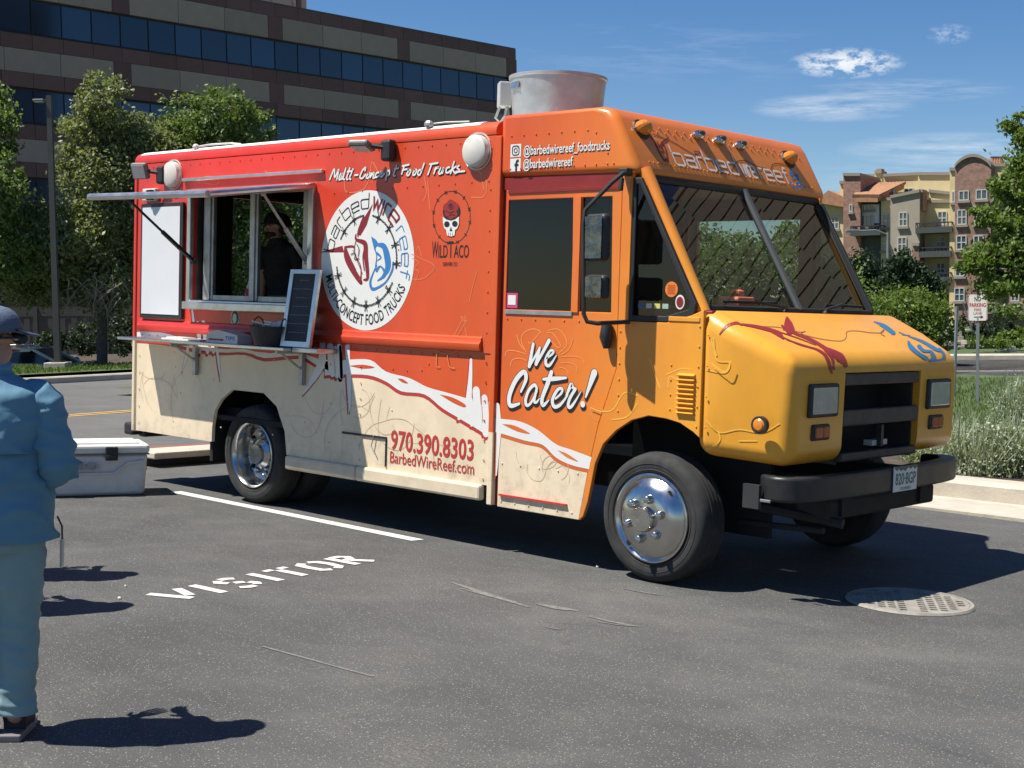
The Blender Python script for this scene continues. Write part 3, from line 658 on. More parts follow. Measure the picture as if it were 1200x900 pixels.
part(MB().box(.17, .345, .06, W - .10, 1.655, 1.698), 'cowl', DRED, bevel=.01)
for ya, yb, za, xa in ((.30, .95, 1.76, .30), (2.05, 1.45, 1.74, .30)):
    A = Vector((.30, yb, 1.70)); B = Vector((.26, (ya + yb) / 2, 1.765)); C_ = Vector((.22, ya, 1.80))
    wp = part(MB().tube([A, A + Vector((.01, 0, .03)), B], .011, 6).ball(A, .02, 8, 5), 'wiper_arm', BLK)
    d_ = (B - Vector((0, 0, 0)))
    part(MB().tube([Vector((.245, ya, 1.755)), Vector((.26, (ya + yb) / 2, 1.757)), Vector((.262, yb - (yb - ya) * .1, 1.757))], .010, 6), 'wiper_blade', RUB, parent=wp)
# cab interior
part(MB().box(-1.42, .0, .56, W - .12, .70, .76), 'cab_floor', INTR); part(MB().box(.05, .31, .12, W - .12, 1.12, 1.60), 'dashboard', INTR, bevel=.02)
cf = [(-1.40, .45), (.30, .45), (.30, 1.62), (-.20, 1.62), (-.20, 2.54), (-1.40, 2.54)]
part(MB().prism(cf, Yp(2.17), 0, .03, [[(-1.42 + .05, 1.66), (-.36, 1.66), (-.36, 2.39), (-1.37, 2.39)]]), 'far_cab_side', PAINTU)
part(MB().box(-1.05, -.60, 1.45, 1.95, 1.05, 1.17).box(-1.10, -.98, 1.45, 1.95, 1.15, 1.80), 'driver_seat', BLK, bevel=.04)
part(MB().lathe([(.205, -.012), (.22, 0), (.205, .012), (.19, 0), (.205, -.012)], (0, 0, 0), 'z', 24), 'steering_wheel', BLK).matrix_local = Matrix.Translation((-.28, 1.70, 1.62)) @ Matrix.Rotation(R(-35), 4, 'Y')
hh = part(MB().box(-.08, .08, -.10, .10, -.06, .06, Matrix.Translation((.14, .62, 1.73))).ball((.14, .62, 1.81), (.05, .06, .03), 10, 6), 'dash_basket', mat('orange basket', (.42, .12, .05), .6), bevel=.03)
part(MB().box(.02, .22, .10, .34, 1.61, 1.68).box(-.1, .02, .08, .22, 1.61, 1.72), 'dash_papers', PWH, bevel=.01)

# ---- hood with grille and lamps
hp = [(.275, .83), (.88, .795), (.892, 1.43), (.60, 1.58), (.275, 1.732)]
mb = MB(); mb.prism(hp, Yp(.004), .0, W - .008)
mb.v = [(x, (y - W / 2) * (1 - .105 * max(0, (x - .332) / .6) ** 2) + W / 2, z) for x, y, z in mb.v]
hood = part(mb, 'hood', PAINTU, bevel=.10, seg=9)
bake(hood)
GY0, GY1, GZ0, GZ1 = .70, 1.69, .78, 1.345
c1 = MB().box(.55, 1.2, GY0, GY1, GZ0, GZ1).build('c', None); c2 = MB().lathe([(.54, -1), (.54, 4)], (0, 0, .42), 'y', 48, True).build('c', None)
c3 = MB().box(.20, .79, .17, W - .17, .5, 1.28).build('c', None)
cut(hood, [c1, c2, c3]); assert len(hood.data.polygons) > 100; hood.data.materials.clear(); hood.data.materials.append(PAINTU)
hood.data.polygons.foreach_set('use_smooth', [True] * len(hood.data.polygons)); hood.data.set_sharp_from_angle(angle=R(32))
GR = mat('dark grille metal', (.035, .033, .032), .55, var=.3, vs=8)
part(MB().box(.60, .62, GY0, GY1, GZ0, GZ1), 'radiator', mat('radiator black', (.008, .008, .008), .8))
for z0, z1 in ((1.265, 1.34), (1.015, 1.115), (.795, .85)):
    part(MB().box(.835, .885, GY0 + .005, GY1 - .005, z0, z1), 'grille_bar', GR, bevel=.012)
part(MB().box(.80, .84, 1.28, 1.31, .86, 1.0), 'grille_brace', GR); part(MB().box(.60, .84, GY0 + .003, GY0 + .02, GZ0, GZ1), 'grille_side', GR); part(MB().box(.60, .84, GY1 - .02, GY1 - .003, GZ0, GZ1), 'grille_side', GR)
part(MB().box(.75, .81, 1.22, 1.42, .865, .90), 'grille_tag', PWH)
for yc in (.44, W - .44):
    b1 = part(MB().box(.868, .912, yc - .165, yc + .165, 1.185 - .10, 1.185 + .10), 'headlight', BLK, bevel=.014)
    part(MB().box(.90, .918, yc - .14, yc + .14, 1.185 - .08, 1.185 + .08), 'headlight_lens', mat('frosted headlamp lens', (.46, .46, .43), .16, .3, var=.12, vs=14), bevel=.012, parent=b1)
    b2 = part(MB().box(.865, .900, yc - .11, yc + .10, .995 - .05, .995 + .05), 'turn_signal', BLK, bevel=.02)
    part(MB().box(.893, .910, yc - .085, yc + .0, .995 - .033, .995 + .033).box(.893, .909, yc + .002, yc + .078, .995 - .033, .995 + .033), 'signal_lens', mat('orange lens', (.40, .09, .015), .25), bevel=.008, parent=b2)
sm = part(MB().lathe([(.0, -.012), (.052, -.012), (.052, .02)], (.74, 0.005, 1.045), 'y', 24), 'side_marker', BLK)
part(MB().lathe([(.0, -.022), (.028, -.02), (.038, -.012)], (.74, .005, 1.045), 'y', 20), 'marker_lens', AMB, parent=sm)
# bumper
hb_ = [(.76, .06), (.84, .05), (.90, .075), (.945, .13), (.975, .21), (1.0, .36), (1.02, .60), (1.03, .95)]
bpl = hb_ + [(x, W - .09 - y) for x, y in hb_[::-1]]
bpi = [(x - .09, W / 2 + (y - W / 2) * .93) for x, y in bpl]
part(MB().prism(bpl + bpi[::-1], lambda u, v, d: Vector((u, v, d)), .60, .75), 'front_bumper', mat('black bumper', (.014, .014, .015), .45, var=.3, vs=6, dirt=(.07, .065, .06, .5)), bevel=.022, seg=3, smooth=True)
part(MB().box(.76, .83, .005, .018, .60, .618), 'bumper_edge', mat('worn bumper edge', (.20, .20, .20), .5, .3), bevel=.004)
part(MB().box(.70, .93, .50, W - .50, .46, .585), 'lower_valance', DARK, bevel=.02)
pt = part(MB().box(1.034, 1.042, 1.085, 1.395, .60, .76), 'licence_plate', mat('plate white', (.62, .64, .62), .4, var=.05), bevel=.004)
Fx = lambda x: (lambda u, v, d: Vector((x + d, u, v)))
PG = mat('plate green', (.05, .11, .07), .5)
f = Flat(lambda u, v, d: Vector((1.042 + d, u + .22, v - .017)), .001); f.poly([(.87, .778), (.87, .765), (.90, .75), (.925, .762), (.95, .745), (.98, .755), (1.01, .742), (1.05, .765), (1.08, .752), (1.11, .764), (1.14, .748), (1.17, .763), (1.17, .778)])
f.build('plate_mountains', PG, pt)
f = Flat(lambda u, v, d: Vector((1.042 + d, u + .22, v - .017)), .0015); f.put(*fit_text('820\u00b7BGP', .885, 1.155, .66, .735, .012)); f.put(*fit_text('COLORADO', .95, 1.09, .627, .645, .01)); f.build('plate_lettering', PG, pt)
# roof marker lamps, visor print
v0, v1 = Vector((-.235, 0, 2.60)), Vector((-.395, 0, 2.885)); vd = (v1 - v0).normalized(); vn = Vector((vd.z, 0, -vd.x)); vn = vn if vn.x > 0 else -vn
def vis(u, v, d): return v0 + vd * v + Vector((0, u, 0)) + vn * d       # u along width, v up the slope
def vis_px(px, py):
    d = dirp(px, py); t = (v0 - CC).dot(vn) / d.dot(vn); p = CC + d * t; return (p.y, (p - v0).dot(vd))
for k, (px, py) in enumerate(((817, 160), (842, 166), (866, 172))):
    u, v = vis_px(px, py); Mv = frameM(vis(u, v, .0), Vector((0, 1, 0)), vd, vn)
    l_ = part(MB().ball((0, 0, .01), (.062, .034, .045), 14, 8), 'marker_lamp', CHROME); l_.matrix_local = Mv
    part(MB().ball((.0, .0, .035), (.04, .022, .028), 10, 6), 'marker_lens', mat('dark lens', (.05, .05, .05), .3), parent=l_)
for px, py in ((751, 152), (923, 187)):
    u, v = vis_px(px, py); l_ = part(MB().ball((0, 0, .02), (.07, .05, .06), 14, 8), 'marker_lamp', AMB); l_.matrix_local = frameM(vis(u, v, 0), Vector((0, 1, 0)), vd, vn)
    part(MB().lathe([(.075, .0), (.07, .012), (.0, .013)], (0, 0, 0), 'z', 16), 'lamp_base', BLK, parent=l_)
st_, ln = mono('barbed'); a0 = vis_px(789, 192); a1 = vis_px(860, 205); a2 = vis_px(886, 211); a3 = vis_px(922, 216); xh = .118
f = Flat(vis); 
def put_mono(f, word, u0, u1, v_, xh, wd, aspect=True):
    st, ln = mono(word)
    for s in st: f.stroke([(u0 + p[0] / ln * (u1 - u0), v_ + p[1] * xh) for p in s], wd, False)
put_mono(f, 'barbed', .455, 1.185, .032, .088, .0125); put_mono(f, 'wire', 1.235, 1.405, .028, .090, .0145); put_mono(f, 'reef', 1.45, 1.83, .024, .088, .0125)
f.build('visor_lettering', WHT, truck)
f = Flat(vis, .0025); 
bull = [[(1, 0), (.86, .2)], ]
def vs_(pts): return [vis_px(760 + x / 6, 150 + y / 6) for x, y in pts]
f.poly(vs_([(85, 100), (145, 60), (125, 92), (100, 106)])); f.poly(vs_([(-10, 40), (20, 75), (38, 92), (30, 70)]))
for s in ([(40, 92), (70, 160), (110, 230), (118, 222)], [(60, 100), (75, 130), (95, 105)], [(100, 108), (118, 150), (128, 200), (134, 235)], [(80, 130), (100, 150), (95, 170)]): f.stroke(vs_(s), .014)
f.build('visor_bull', MAR, truck)
f = Flat(vis, .0025)
for s in ([(1000, 285), (995, 330), (1020, 320), (1040, 345), (1010, 360)], [(1045, 330), (1055, 375), (1040, 395), (1075, 400), (1065, 420), (1010, 410), (1000, 380)]): f.stroke(vs_(s), .016)
f.build('visor_fish', BLU, truck)
f = Flat(vis, .0022)
for s in ([(30, 45), (100, 70), (180, 105), (270, 160), (330, 190), (360, 170), (320, 165), (350, 200), (400, 250)], [(480, 310), (540, 320), (590, 290), (620, 240), (680, 230), (740, 260), (790, 280), (830, 285)], [(860, 300), (870, 260), (910, 250), (970, 265), (1000, 285)]): f.stroke(vs_(s), .007)
f.build('visor_wire', mat('brown vinyl', (.10, .035, .02), .5), truck)
# mirrors
mr = part(MB().tube([onY(734, 203, -.03), onY(730, 203, -.14), onY(717, 214, -.17), onY(686, 246, -.24), onY(684, 262, -.25), onY(684, 368, -.25), onY(688, 377, -.24), onY(700, 379, -.2), onY(738, 377, -.03)], .014, 8), 'mirror_arm', BLK, smooth=True)
part(MB().box(-.315, -.245, -.06, .0, 2.515, 2.56).tube([(-.29, -.05, 2.5), (-.29, -.06, 2.42)], .016, 8), 'mirror_mount', BLK, bevel=.01)
for (x0, x1, z0, z1) in ((684, 712, 250, 306), (684, 711, 322, 350)):
    a = onY(x0, z1, -.25); b_ = onY(x1, z0, -.25); w_ = abs(b_.x - a.x); h_ = abs(b_.z - a.z)
    M_ = Matrix.Translation(((a.x + b_.x) / 2, -.25, (a.z + b_.z) / 2)) @ Matrix.Rotation(R(-14), 4, 'Z')
    mh = part(MB().box(-w_ * .58, w_ * .58, -.02, .05, -h_ / 2, h_ / 2, M_), 'mirror_head', BLK, bevel=.03, seg=4)
    part(MB().box(-w_ * .52, w_ * .52, -.026, -.021, -h_ / 2 * .9, h_ / 2 * .9, M_), 'mirror_back', mat('chrome mirror back', (.15, .15, .15), .14, 1., var=.4, vs=14, bump=1., bs=9), bevel=.012, parent=mh)
part(MB().tube([onY(711, 378, -.02), onY(710, 395, -.03), onY(711, 408, -.02)], [.03, .042, .022], 10), 'door_handle', BLK, smooth=True)
# rivets (many, tiny)
rv = MB()
def rivet(x, z, y=0., r=.0075): rv.lathe([(r, .0), (r * .7, -.005), (0.0005, -.0065)], (x, y, z), 'y', 6)
def row(x0, z0, x1, z1, sp=.1, y=0.):
    n = int(math.hypot(x1 - x0, z1 - z0) / sp)
    for k in range(n + 1): rivet(x0 + (x1 - x0) * k / n, z0 + (z1 - z0) * k / n, y)
row(-5.7, 2.80, -1.48, 2.80, .14); row(-3.1, 2.50, -1.48, 2.53, .16); row(-1.46, 1.5, -1.46, 2.75, .13); row(-1.46, .5, -1.46, 1.3, .12); row(-5.74, .55, -5.74, 1.3, .13)
row(-2.75, .5, -2.75, 1.2, .11); row(-5.7, 1.33, -1.5, 1.33, .12, .006); row(-1.28, 2.60, -.45, 2.60, .09); row(-1.28, 2.82, -.62, 2.82, .1); row(-.40, 2.60, -.55, 2.80, .07); row(-1.28, 1.60, -.40, 1.605, .12, .012); row(-1.29, .36, -.66, .36, .12, .012)
row(-1.29, .62, -.62, .62, .16, .012); row(.30, 1.0, .30, 1.6, .12); row(.36, 1.0, .36, 1.55, .14, .005); row(.10, 1.09, .10, 1.36, .09); row(-.30, 1.05, -.30, 1.55, .1); row(-.5, .75, -.40, 1.1, .08, .012)
for k in range(5): row(-5.2 + k * .7, .6, -5.2 + k * .7, 1.2, .2, .006)
for k in range(40):
    x, z = random.uniform(-5.7, -1.5), random.uniform(.6, 2.7)
    if not (-5.05 < x < -3.3 and 1.5 < z < 2.62) and not (-4.75 < x < -3.5 and z < 1.0) and not 1.33 < z < 1.5: rivet(x, z, .006 if z < 1.36 else 0.)
part(rv, 'rivets', PAINT, kind='stuff')
rv = MB()
for k in range(44):
    u = .16 + k * (W - .42) / 43
    for v in (.018, .265 if k % 2 else .30): rv.ball(vis(u, v, .001), .0075, 6, 3)
part(rv, 'rivets', PAINTU, kind='stuff')

# ---- wheels
def wheel(cx, y0, front, lab):
    wz = .405; r_ = .405
    wr = bpy.data.objects.new('wheel', None); COL.objects.link(wr); wr.parent = truck; wr.location = (cx, y0, wz); wr['label'] = lab
    dep = .24
    pr = [(.275, .02), (.285, .004), (.31, -.004), (.35, -.006), (.378, .004), (.394, .022), (.402, .05), (.405, .07), (.405, dep - .07), (.398, dep - .03), (.37, dep), (.275, dep)]
    t = part(MB().lathe(pr, (0, 0, 0), 'y', 64), 'tyre', RUB, parent=wr, smooth=True)
    gr = MB()
    for h in (.07, .105, .14, .175): gr.lathe([(.4055, h), (.408, h + .003), (.408, h + .024), (.4055, h + .027)], (0, 0, 0), 'y', 64)
    gr.lathe([(.335, -.0075), (.338, -.0085), (.341, -.0075)], (0, 0, 0), 'y', 48).lathe([(.298, -.003), (.301, -.006), (.304, -.003)], (0, 0, 0), 'y', 48)
    part(gr, 'tread', RUB, parent=wr, smooth=True)
    lt = Flat(lambda u, v, d: Vector((math.sin(u) * v, -.0065 - d, -math.cos(u) * v)), .001)
    if front:
        rp = [(.283, .012), (.278, -.008), (.268, -.012), (.258, -.006), (.250, .0), (.236, -.012), (.21, -.035), (.18, -.052), (.155, -.058), (.15, -.060), (.10, -.062), (.082, -.064), (.078, -.10), (.072, -.108), (.0, -.110)]
    else:
        rp = [(.278, .012), (.272, -.006), (.264, -.010), (.254, -.002), (.243, .03), (.232, .09), (.222, .13), (.20, .135), (.16, .142), (.14, .142), (.128, .135), (.12, .09), (.085, .06), (.08, .03), (.0, .028)]
    rim = part(MB().lathe(rp, (0, 0, 0), 'y', 64), 'rim', CHROME, parent=wr, smooth=True)
    nn = 6 if front else 8; n0 = None
    for k in range(nn):
        an = 2 * math.pi * (k + .3) / nn; rr = .128 if front else .168; yy = -.06 if front else .138
        if n0 is None: o = n0 = part(MB().lathe([(.029, .004), (.028, -.020), (.023, -.038), (.012, -.046), (.0005, -.048)], (0, 0, 0), 'y', 12), 'lug_nut', CHROME, parent=wr, smooth=True)
        else: o = n0.copy(); COL.objects.link(o); o.parent = wr
        o.location = (rr * math.cos(an), yy, rr * math.sin(an))
    hb = MB()
    for k in range(2 if front else 5):
        a = (math.pi * (k + .27)) if front else 2 * math.pi * k / 5
        rr = .226 if front else .20; yy = -.0245 if front else .132
        hb.lathe([(.020, 0), (.001, -.001)], (rr * math.cos(a), yy - (.004 if not front else -.002), rr * math.sin(a)), 'y', 14)
    part(hb, 'hand_holes', mat('black hole', (.004, .004, .004), .9), parent=wr)
    return wr
wheel(-.025, .02, True, 'front wheel with polished cover and six bolt caps'); wheel(-4.14, .06, False, 'rear wheel with deep-dished polished rim')
for cx, y in ((-4.065, .33), (0, W - .26), (-4.065, W - .3), (-4.065, W - .57)):
    part(MB().lathe([(.0, .02), (.275, .02), (.31, -.004), (.378, .004), (.402, .05), (.405, .07), (.405, .17), (.398, .21), (.37, .24), (.0, .24)], (cx, y, .405), 'y', 40), 'tyre', RUB, smooth=True)
tm = MB()
for k in range(3):
    a = R(-12 + 18 * k - 2); 
# chassis
part(MB().box(-5.6, .95, .62, .74, .48, .70).box(-5.6, .95, 1.64, 1.76, .48, .70).tube([(0, .25, .42), (0, 2.1, .42)], .05, 8).tube([(-4.065, .3, .42), (-4.065, 2.1, .42)], .07, 8).box(-3.0, -1.7, .5, .95, .35, .66).box(-1.2, -.6, .9, 1.5, .42, .65), 'chassis', DARK)
part(MB().box(-4.75, -3.55, .30, W - .30, .66, .70).box(-5.78, -1.42, .04, W - .04, .66, .70), 'underfloor', mat('wheel well black', (.008, .008, .008), .9))
part(MB().box(-.56, .52, .50, .54, .3, 1.08), 'wheel_well', mat('wheel well black', (.008, .008, .008), .9)); part(MB().box(-.56, .30, .06, .5, 1.06, 1.09), 'wheel_well', mat('wheel well black', (.008, .008, .008), .9))
part(MB().box(-4.70, -4.66, .04, .66, .3, .95), 'wheel_well', mat('wheel well black', (.008, .008, .008), .9)); part(MB().box(-4.66, -3.58, .04, .66, .945, .965), 'wheel_well', mat('wheel well black', (.008, .008, .008), .9)); part(MB().box(-5.0, -3.58, .66, .70, .3, .965), 'wheel_well', mat('wheel well black', (.008, .008, .008), .9))
part(MB().box(.62, .73, .04, .07, .55, .69), 'tow_plate', mat('grey plate', (.025, .025, .025), .6, var=.2))
part(MB().tube([(.45, .45, .50), (1.0, .55, .45)], .03, 8).tube([(.3, .5, .38), (.9, .5, .40)], .02, 8), 'suspension', DARK)

# ---- printed wrap graphics (flat vinyl on the panels)
def side(y=0.): return lambda u, v, d: Vector((u, y - d, v))
def K(ox, oy, sc, y=0.): return lambda pts: [S(x / sc + ox, y2 / sc + oy, y) for x, y2 in pts]
def pxw(wd, sc, px): return wd / sc / (FL / (P(px, 400, 1) - CC).length) * 0 + wd / sc * .0056   # print width in metres
k7 = K(380, 350, 3.334); k6 = K(100, 350, 3.334)
def mpp(px): # metres per photo pixel, vertically, on the near side
    return abs(S(px, 400)[1] - S(px, 401)[1])
def stro(f, kf, pts, wd, sc, smooth=True):
    pp = kf(pts); cx = sum(p[0] for p in pts) / len(pts)
    m_ = abs(kf([(cx, 0)])[0][1] - kf([(cx, 1)])[0][1]); f.stroke(pp, [x * m_ for x in wd] if isinstance(wd, (list, tuple)) else wd * m_, smooth)
# printed barbed wire: red under-print then white
top = [(0, 245), (60, 243), (100, 238), (180, 240), (240, 285), (330, 310), (400, 345), (470, 365), (550, 388), (610, 410)]
bot = [(640, 540), (600, 512), (530, 470), (460, 428), (390, 374), (300, 362), (240, 324), (170, 299), (60, 296), (0, 300)]
dtop = [(650, 465), (690, 470), (760, 480), (830, 513), (900, 568), (960, 590), (1046, 622)]
dbot = [(1036, 668), (960, 650), (900, 620), (850, 572), (780, 555), (690, 528), (650, 520)]
eyes = [[(95, 262), (150, 258), (195, 268), (150, 273)], [(285, 312), (305, 314), (326, 330), (305, 327)], [(450, 374), (500, 386), (548, 412), (545, 424), (500, 405)]]
deyes = [[(692, 490), (740, 496), (800, 527), (750, 518)], [(908, 592), (945, 606), (988, 636), (945, 620)]]
barb1 = [([(92, 180), (92, 300), (96, 440)], [18, 20, 5]), ([(40, 195), (48, 300)], 22), ([(62, 190), (66, 305)], 18), ([(16, 190), (22, 285)], 20)]
barb2 = [([(572, 240), (568, 330), (556, 430), (524, 468)], [14, 24, 34, 14]), ([(592, 362), (601, 492)], 40), ([(624, 392), (630, 524)], 36), ([(566, 398), (578, 482)], 36), ([(646, 412), (650, 530)], 22)]
dbarb2 = [([(672, 420), (678, 520), (668, 690)], [26, 24, 6])]
for yy, T, B, E_, bs, nm in ((.006, top, bot, eyes, barb1 + barb2, 0), (.012, dtop, dbot, deyes, dbarb2, 1)):
    fr_ = Flat(side(yy), .0012); sh = lambda pts, dx=-4, dy=13: [(x + dx, y + dy) for x, y in pts]
    fr_.poly(k7(smoothp(sh(T, 0, 0), 4) + smoothp(sh(B), 4)))
    for pts, wd in bs: stro(fr_, k7, sh(pts, -6, 12), wd, 3.334)
    fr_.build('printed_wire_shadow', REDV if nm == 0 else mat('orange vinyl', (.55, .11, .02), .5), truck)
    fw_ = Flat(side(yy), .0022); fw_.poly(k7(smoothp(T, 4) + smoothp(B, 4)))
    for pts, wd in bs: stro(fw_, k7, pts, wd, 3.334)
    fw_.build('printed_wire', WHT, truck)
    fe_ = Flat(side(yy), .0034)
    for e in E_: fe_.poly(k7(smoothp(e + [e[0]], 4)[:-1]))
    if nm == 0:
        for x, y in ((612, 372), (640, 400)): stro(fe_, k7, [(x, y), (x + 6, y + 112)], 2.5, 3.334)
    fe_.build('printed_wire_gap', PAINTU, truck)
fr_ = Flat(side(.006), .0012); fw_ = Flat(side(.006), .0022)
# wire behind / under the counter and at the rear corner
T6 = [(185, 128), (260, 128), (330, 140), (420, 170), (520, 196), (620, 196), (700, 214), (820, 205), (910, 235), (990, 240)]; B6 = [(990, 300), (900, 258), (830, 222), (700, 232), (620, 206), (520, 208), (420, 196), (330, 172), (260, 163), (185, 158)]
fw_.poly(k6(smoothp(T6, 3) + smoothp(B6, 3))); fr_.poly(k6(smoothp([(x, y + 14) for x, y in T6], 3) + smoothp([(x, y + 14) for x, y in B6], 3)))
for pts, wd in (([(925, 175), (918, 260), (850, 372)], [34, 44, 6]), ([(955, 185), (965, 290)], 34), ([(990, 190), (998, 300)], 30), ([(1020, 190), (1030, 300), (1034, 440)], [22, 24, 5]), ([(512, 190), (520, 250), (527, 315)], [16, 16, 4]), ([(400, 190), (392, 230), (378, 282)], [16, 16, 4]), ([(440, 180), (446, 206)], 22), ([(470, 180), (476, 206)], 22), ([(495, 180), (500, 206)], 20)):
    stro(fr_, k6, [(x - 4, y + 11) for x, y in pts], wd, 3.334); stro(fw_, k6, pts, wd, 3.334)
fr_.build('printed_wire_shadow', REDV, truck); fw_.build('printed_wire', WHT, truck)
fw2 = Flat(side(0), .0022)
for pts, wd in (([(418, 40), (424, 90), (430, 125)], [10, 16, 20]), ([(440, 100), (446, 150)], 26), ([(462, 96), (468, 150)], 26), ([(486, 108), (492, 150)], 22)): stro(fw2, k6, pts, wd, 3.334)
fw2.build('printed_wire', WHT, truck)
# round logo
LC = (-2.715, 1.99); LR = .518
f = Flat(side(0), .0015); f.disc(LC, LR, 72); f.build('logo_disc', WHT, truck, 'large round white logo')
kl = K(360, 200, 4.285)
f = Flat(side(0), .003)
f.poly(kl([(62, 411), (178, 377), (186, 409)])); f.poly(kl([(331, 166), (300, 272), (268, 326), (250, 318), (286, 238)]))
for pts, wd in (([(192, 385), (196, 430), (222, 485), (268, 556), (276, 560)], [14, 30, 36, 28, 8]), ([(190, 384), (232, 381), (240, 402)], [10, 12, 6]), ([(246, 322), (246, 345), (280, 358), (294, 375), (296, 430), (305, 535), (285, 548)], [10, 14, 24, 32, 32, 22, 8]), ([(230, 400), (262, 460), (272, 500), (270, 556)], [4, 6, 8, 12])): stro(f, kl, pts, wd, 4.285)
for pts, wd in (([(250, 340), (238, 395), (252, 450), (280, 520)], [6, 5, 6, 3]), ([(296, 380), (282, 430), (288, 500)], [16, 10, 8]), ([(196, 392), (214, 440), (244, 500)], [12, 16, 12]), ([(285, 240), (262, 300), (256, 330)], [22, 20, 8])): stro(f, kl, pts, wd, 4.285)
f.build('logo_bull', MAR, truck)
f = Flat(side(0), .003)
f.poly(kl([(322, 330), (345, 345), (364, 372), (350, 380), (338, 398)]))
for pts, wd in (([(352, 372), (385, 380), (402, 430), (405, 490), (372, 545)], [12, 32, 44, 38, 8]), ([(342, 395), (350, 430), (345, 480)], [10, 6, 10]), ([(352, 415), (372, 435), (352, 452)], [14, 8, 4]), ([(350, 475), (330, 520), (318, 560), (325, 590), (345, 592), (395, 560), (428, 500), (432, 465)], [6, 10, 16, 18, 14, 10, 14, 10]), ([(350, 500), (370, 480), (392, 520), (355, 552)], [20, 8, 20, 6])): stro(f, kl, pts, wd, 4.285)
f.build('logo_fish', BLU, truck)
f = Flat(side(0), .003)
def pol(a, r): return (LC[0] + r * math.sin(R(a)), LC[1] + r * math.cos(R(a)))
rr = .335
for a0, a1 in ((-62, -6), (10, 100), (118, 262)):
    n_ = int((a1 - a0) / 2)
    f.stroke([pol(a0 + k * 2, rr + .006 * math.sin(k * 1.6)) for k in range(n_ + 1)], .006); f.stroke([pol(a0 + k * 2, rr - .006 * math.sin(k * 1.6)) for k in range(n_ + 1)], .005)
    k = a0 + 12
    while k < a1:
        f.stroke([pol(k - 3, rr), pol(k + 3, rr)], .020)
        for s_ in (-1, 1): f.stroke([pol(k + 2 * s_, rr - .04), pol(k - 2 * s_, rr + .04)], .007)
        k += 24
for pts in ([(222, 420), (244, 415), (240, 445), (262, 440)], [(252, 370), (262, 395), (258, 430)]): stro(f, kl, pts, 5, 4.285)
f.build('logo_barbed_wire', BKV, truck)
def arcmono(f, word, a0, a1, r, xh, wd):
    st, ln = mono(word)
    for s in st: f.stroke([pol(a0 + p[0] / ln * (a1 - a0), r + p[1] * xh) for p in dens(s, 3)], wd, False)
f = Flat(side(0), .003); arcmono(f, 'barbed', -80, 2, .385, .068, .0085); f.build('logo_lettering', BKV, truck)
f = Flat(side(0), .003); arcmono(f, 'wire', 9, 49, .378, .094, .017); f.build('logo_lettering', MAR, truck)
f = Flat(side(0), .003); arcmono(f, 'reef', 56, 106, .385, .072, .0085); f.build('logo_lettering', BLU, truck)
V, F = text2d('MULTI-CONCEPT FOOD TRUCKS', .012); xm = max(v[0] for v in V)
f = Flat(side(0), .003); f.put([pol(256 - v[0] / xm * 142, .477 - v[1] / .70 * .080) for v in V], F); f.build('logo_lettering', BKV, truck)
# script lettering: black drop shade under white strokes
ka = K(360, 165, 10); kb = K(440, 180, 10)
ML = [(ka, p) for p in ([(268, 455), (322, 330), (326, 430), (375, 335), (350, 452)], [(398, 385), (376, 438), (390, 455), (424, 385), (410, 450)], [(456, 322), (426, 438), (440, 452)], [(502, 322), (466, 438), (480, 452)], [(474, 362), (532, 354)], [(526, 372), (500, 438), (514, 450)], [(540, 332), (542, 336)], [(562, 404), (598, 400)],
      [(682, 350), (690, 312), (652, 350), (622, 425), (650, 440), (690, 395)], [(724, 378), (696, 428), (718, 436), (745, 388), (722, 376)], [(762, 380), (744, 430)], [(752, 412), (788, 372), (776, 430), (794, 434)], [(842, 370), (816, 380), (802, 422), (830, 424), (852, 402)], [(862, 402), (894, 366), (870, 362), (856, 410), (880, 420), (910, 385)], [(944, 350), (926, 462)], [(936, 370), (974, 346), (964, 398), (936, 408)], [(1052, 292), (1016, 400), (1036, 410)], [(1032, 330), (1074, 322)])]
ML += [(kb, p) for p in ([(342, 146), (312, 240)], [(322, 147), (398, 130)], [(326, 192), (374, 182)], [(396, 194), (372, 246), (394, 254), (420, 200), (396, 192)], [(466, 190), (442, 242), (464, 250), (490, 196), (466, 188)], [(546, 190), (512, 200), (502, 242), (530, 242), (576, 116)], [(664, 125), (620, 246)], [(642, 126), (736, 110)], [(714, 165), (690, 236)], [(698, 190), (740, 160), (738, 172)], [(768, 170), (746, 228), (770, 234), (806, 166), (790, 230)], [(872, 160), (842, 172), (832, 214), (856, 224), (886, 198)], [(928, 95), (886, 234)], [(898, 190), (950, 150)], [(908, 188), (940, 234)], [(986, 142), (962, 165), (990, 194), (956, 224)], [(950, 216), (1050, 206)])]
f = Flat(side(0), .0006); f2 = Flat(side(0), .0034)
for kf, p in ML: stro(f, kf, [(x + 2, y + 9) for x, y in p], 34, 10); stro(f2, kf, p, 22, 10)
f.build('script_shade', BKV, truck); f2.build('script_lettering', WHT, truck)
kc = K(580, 385, 8.18, .012)
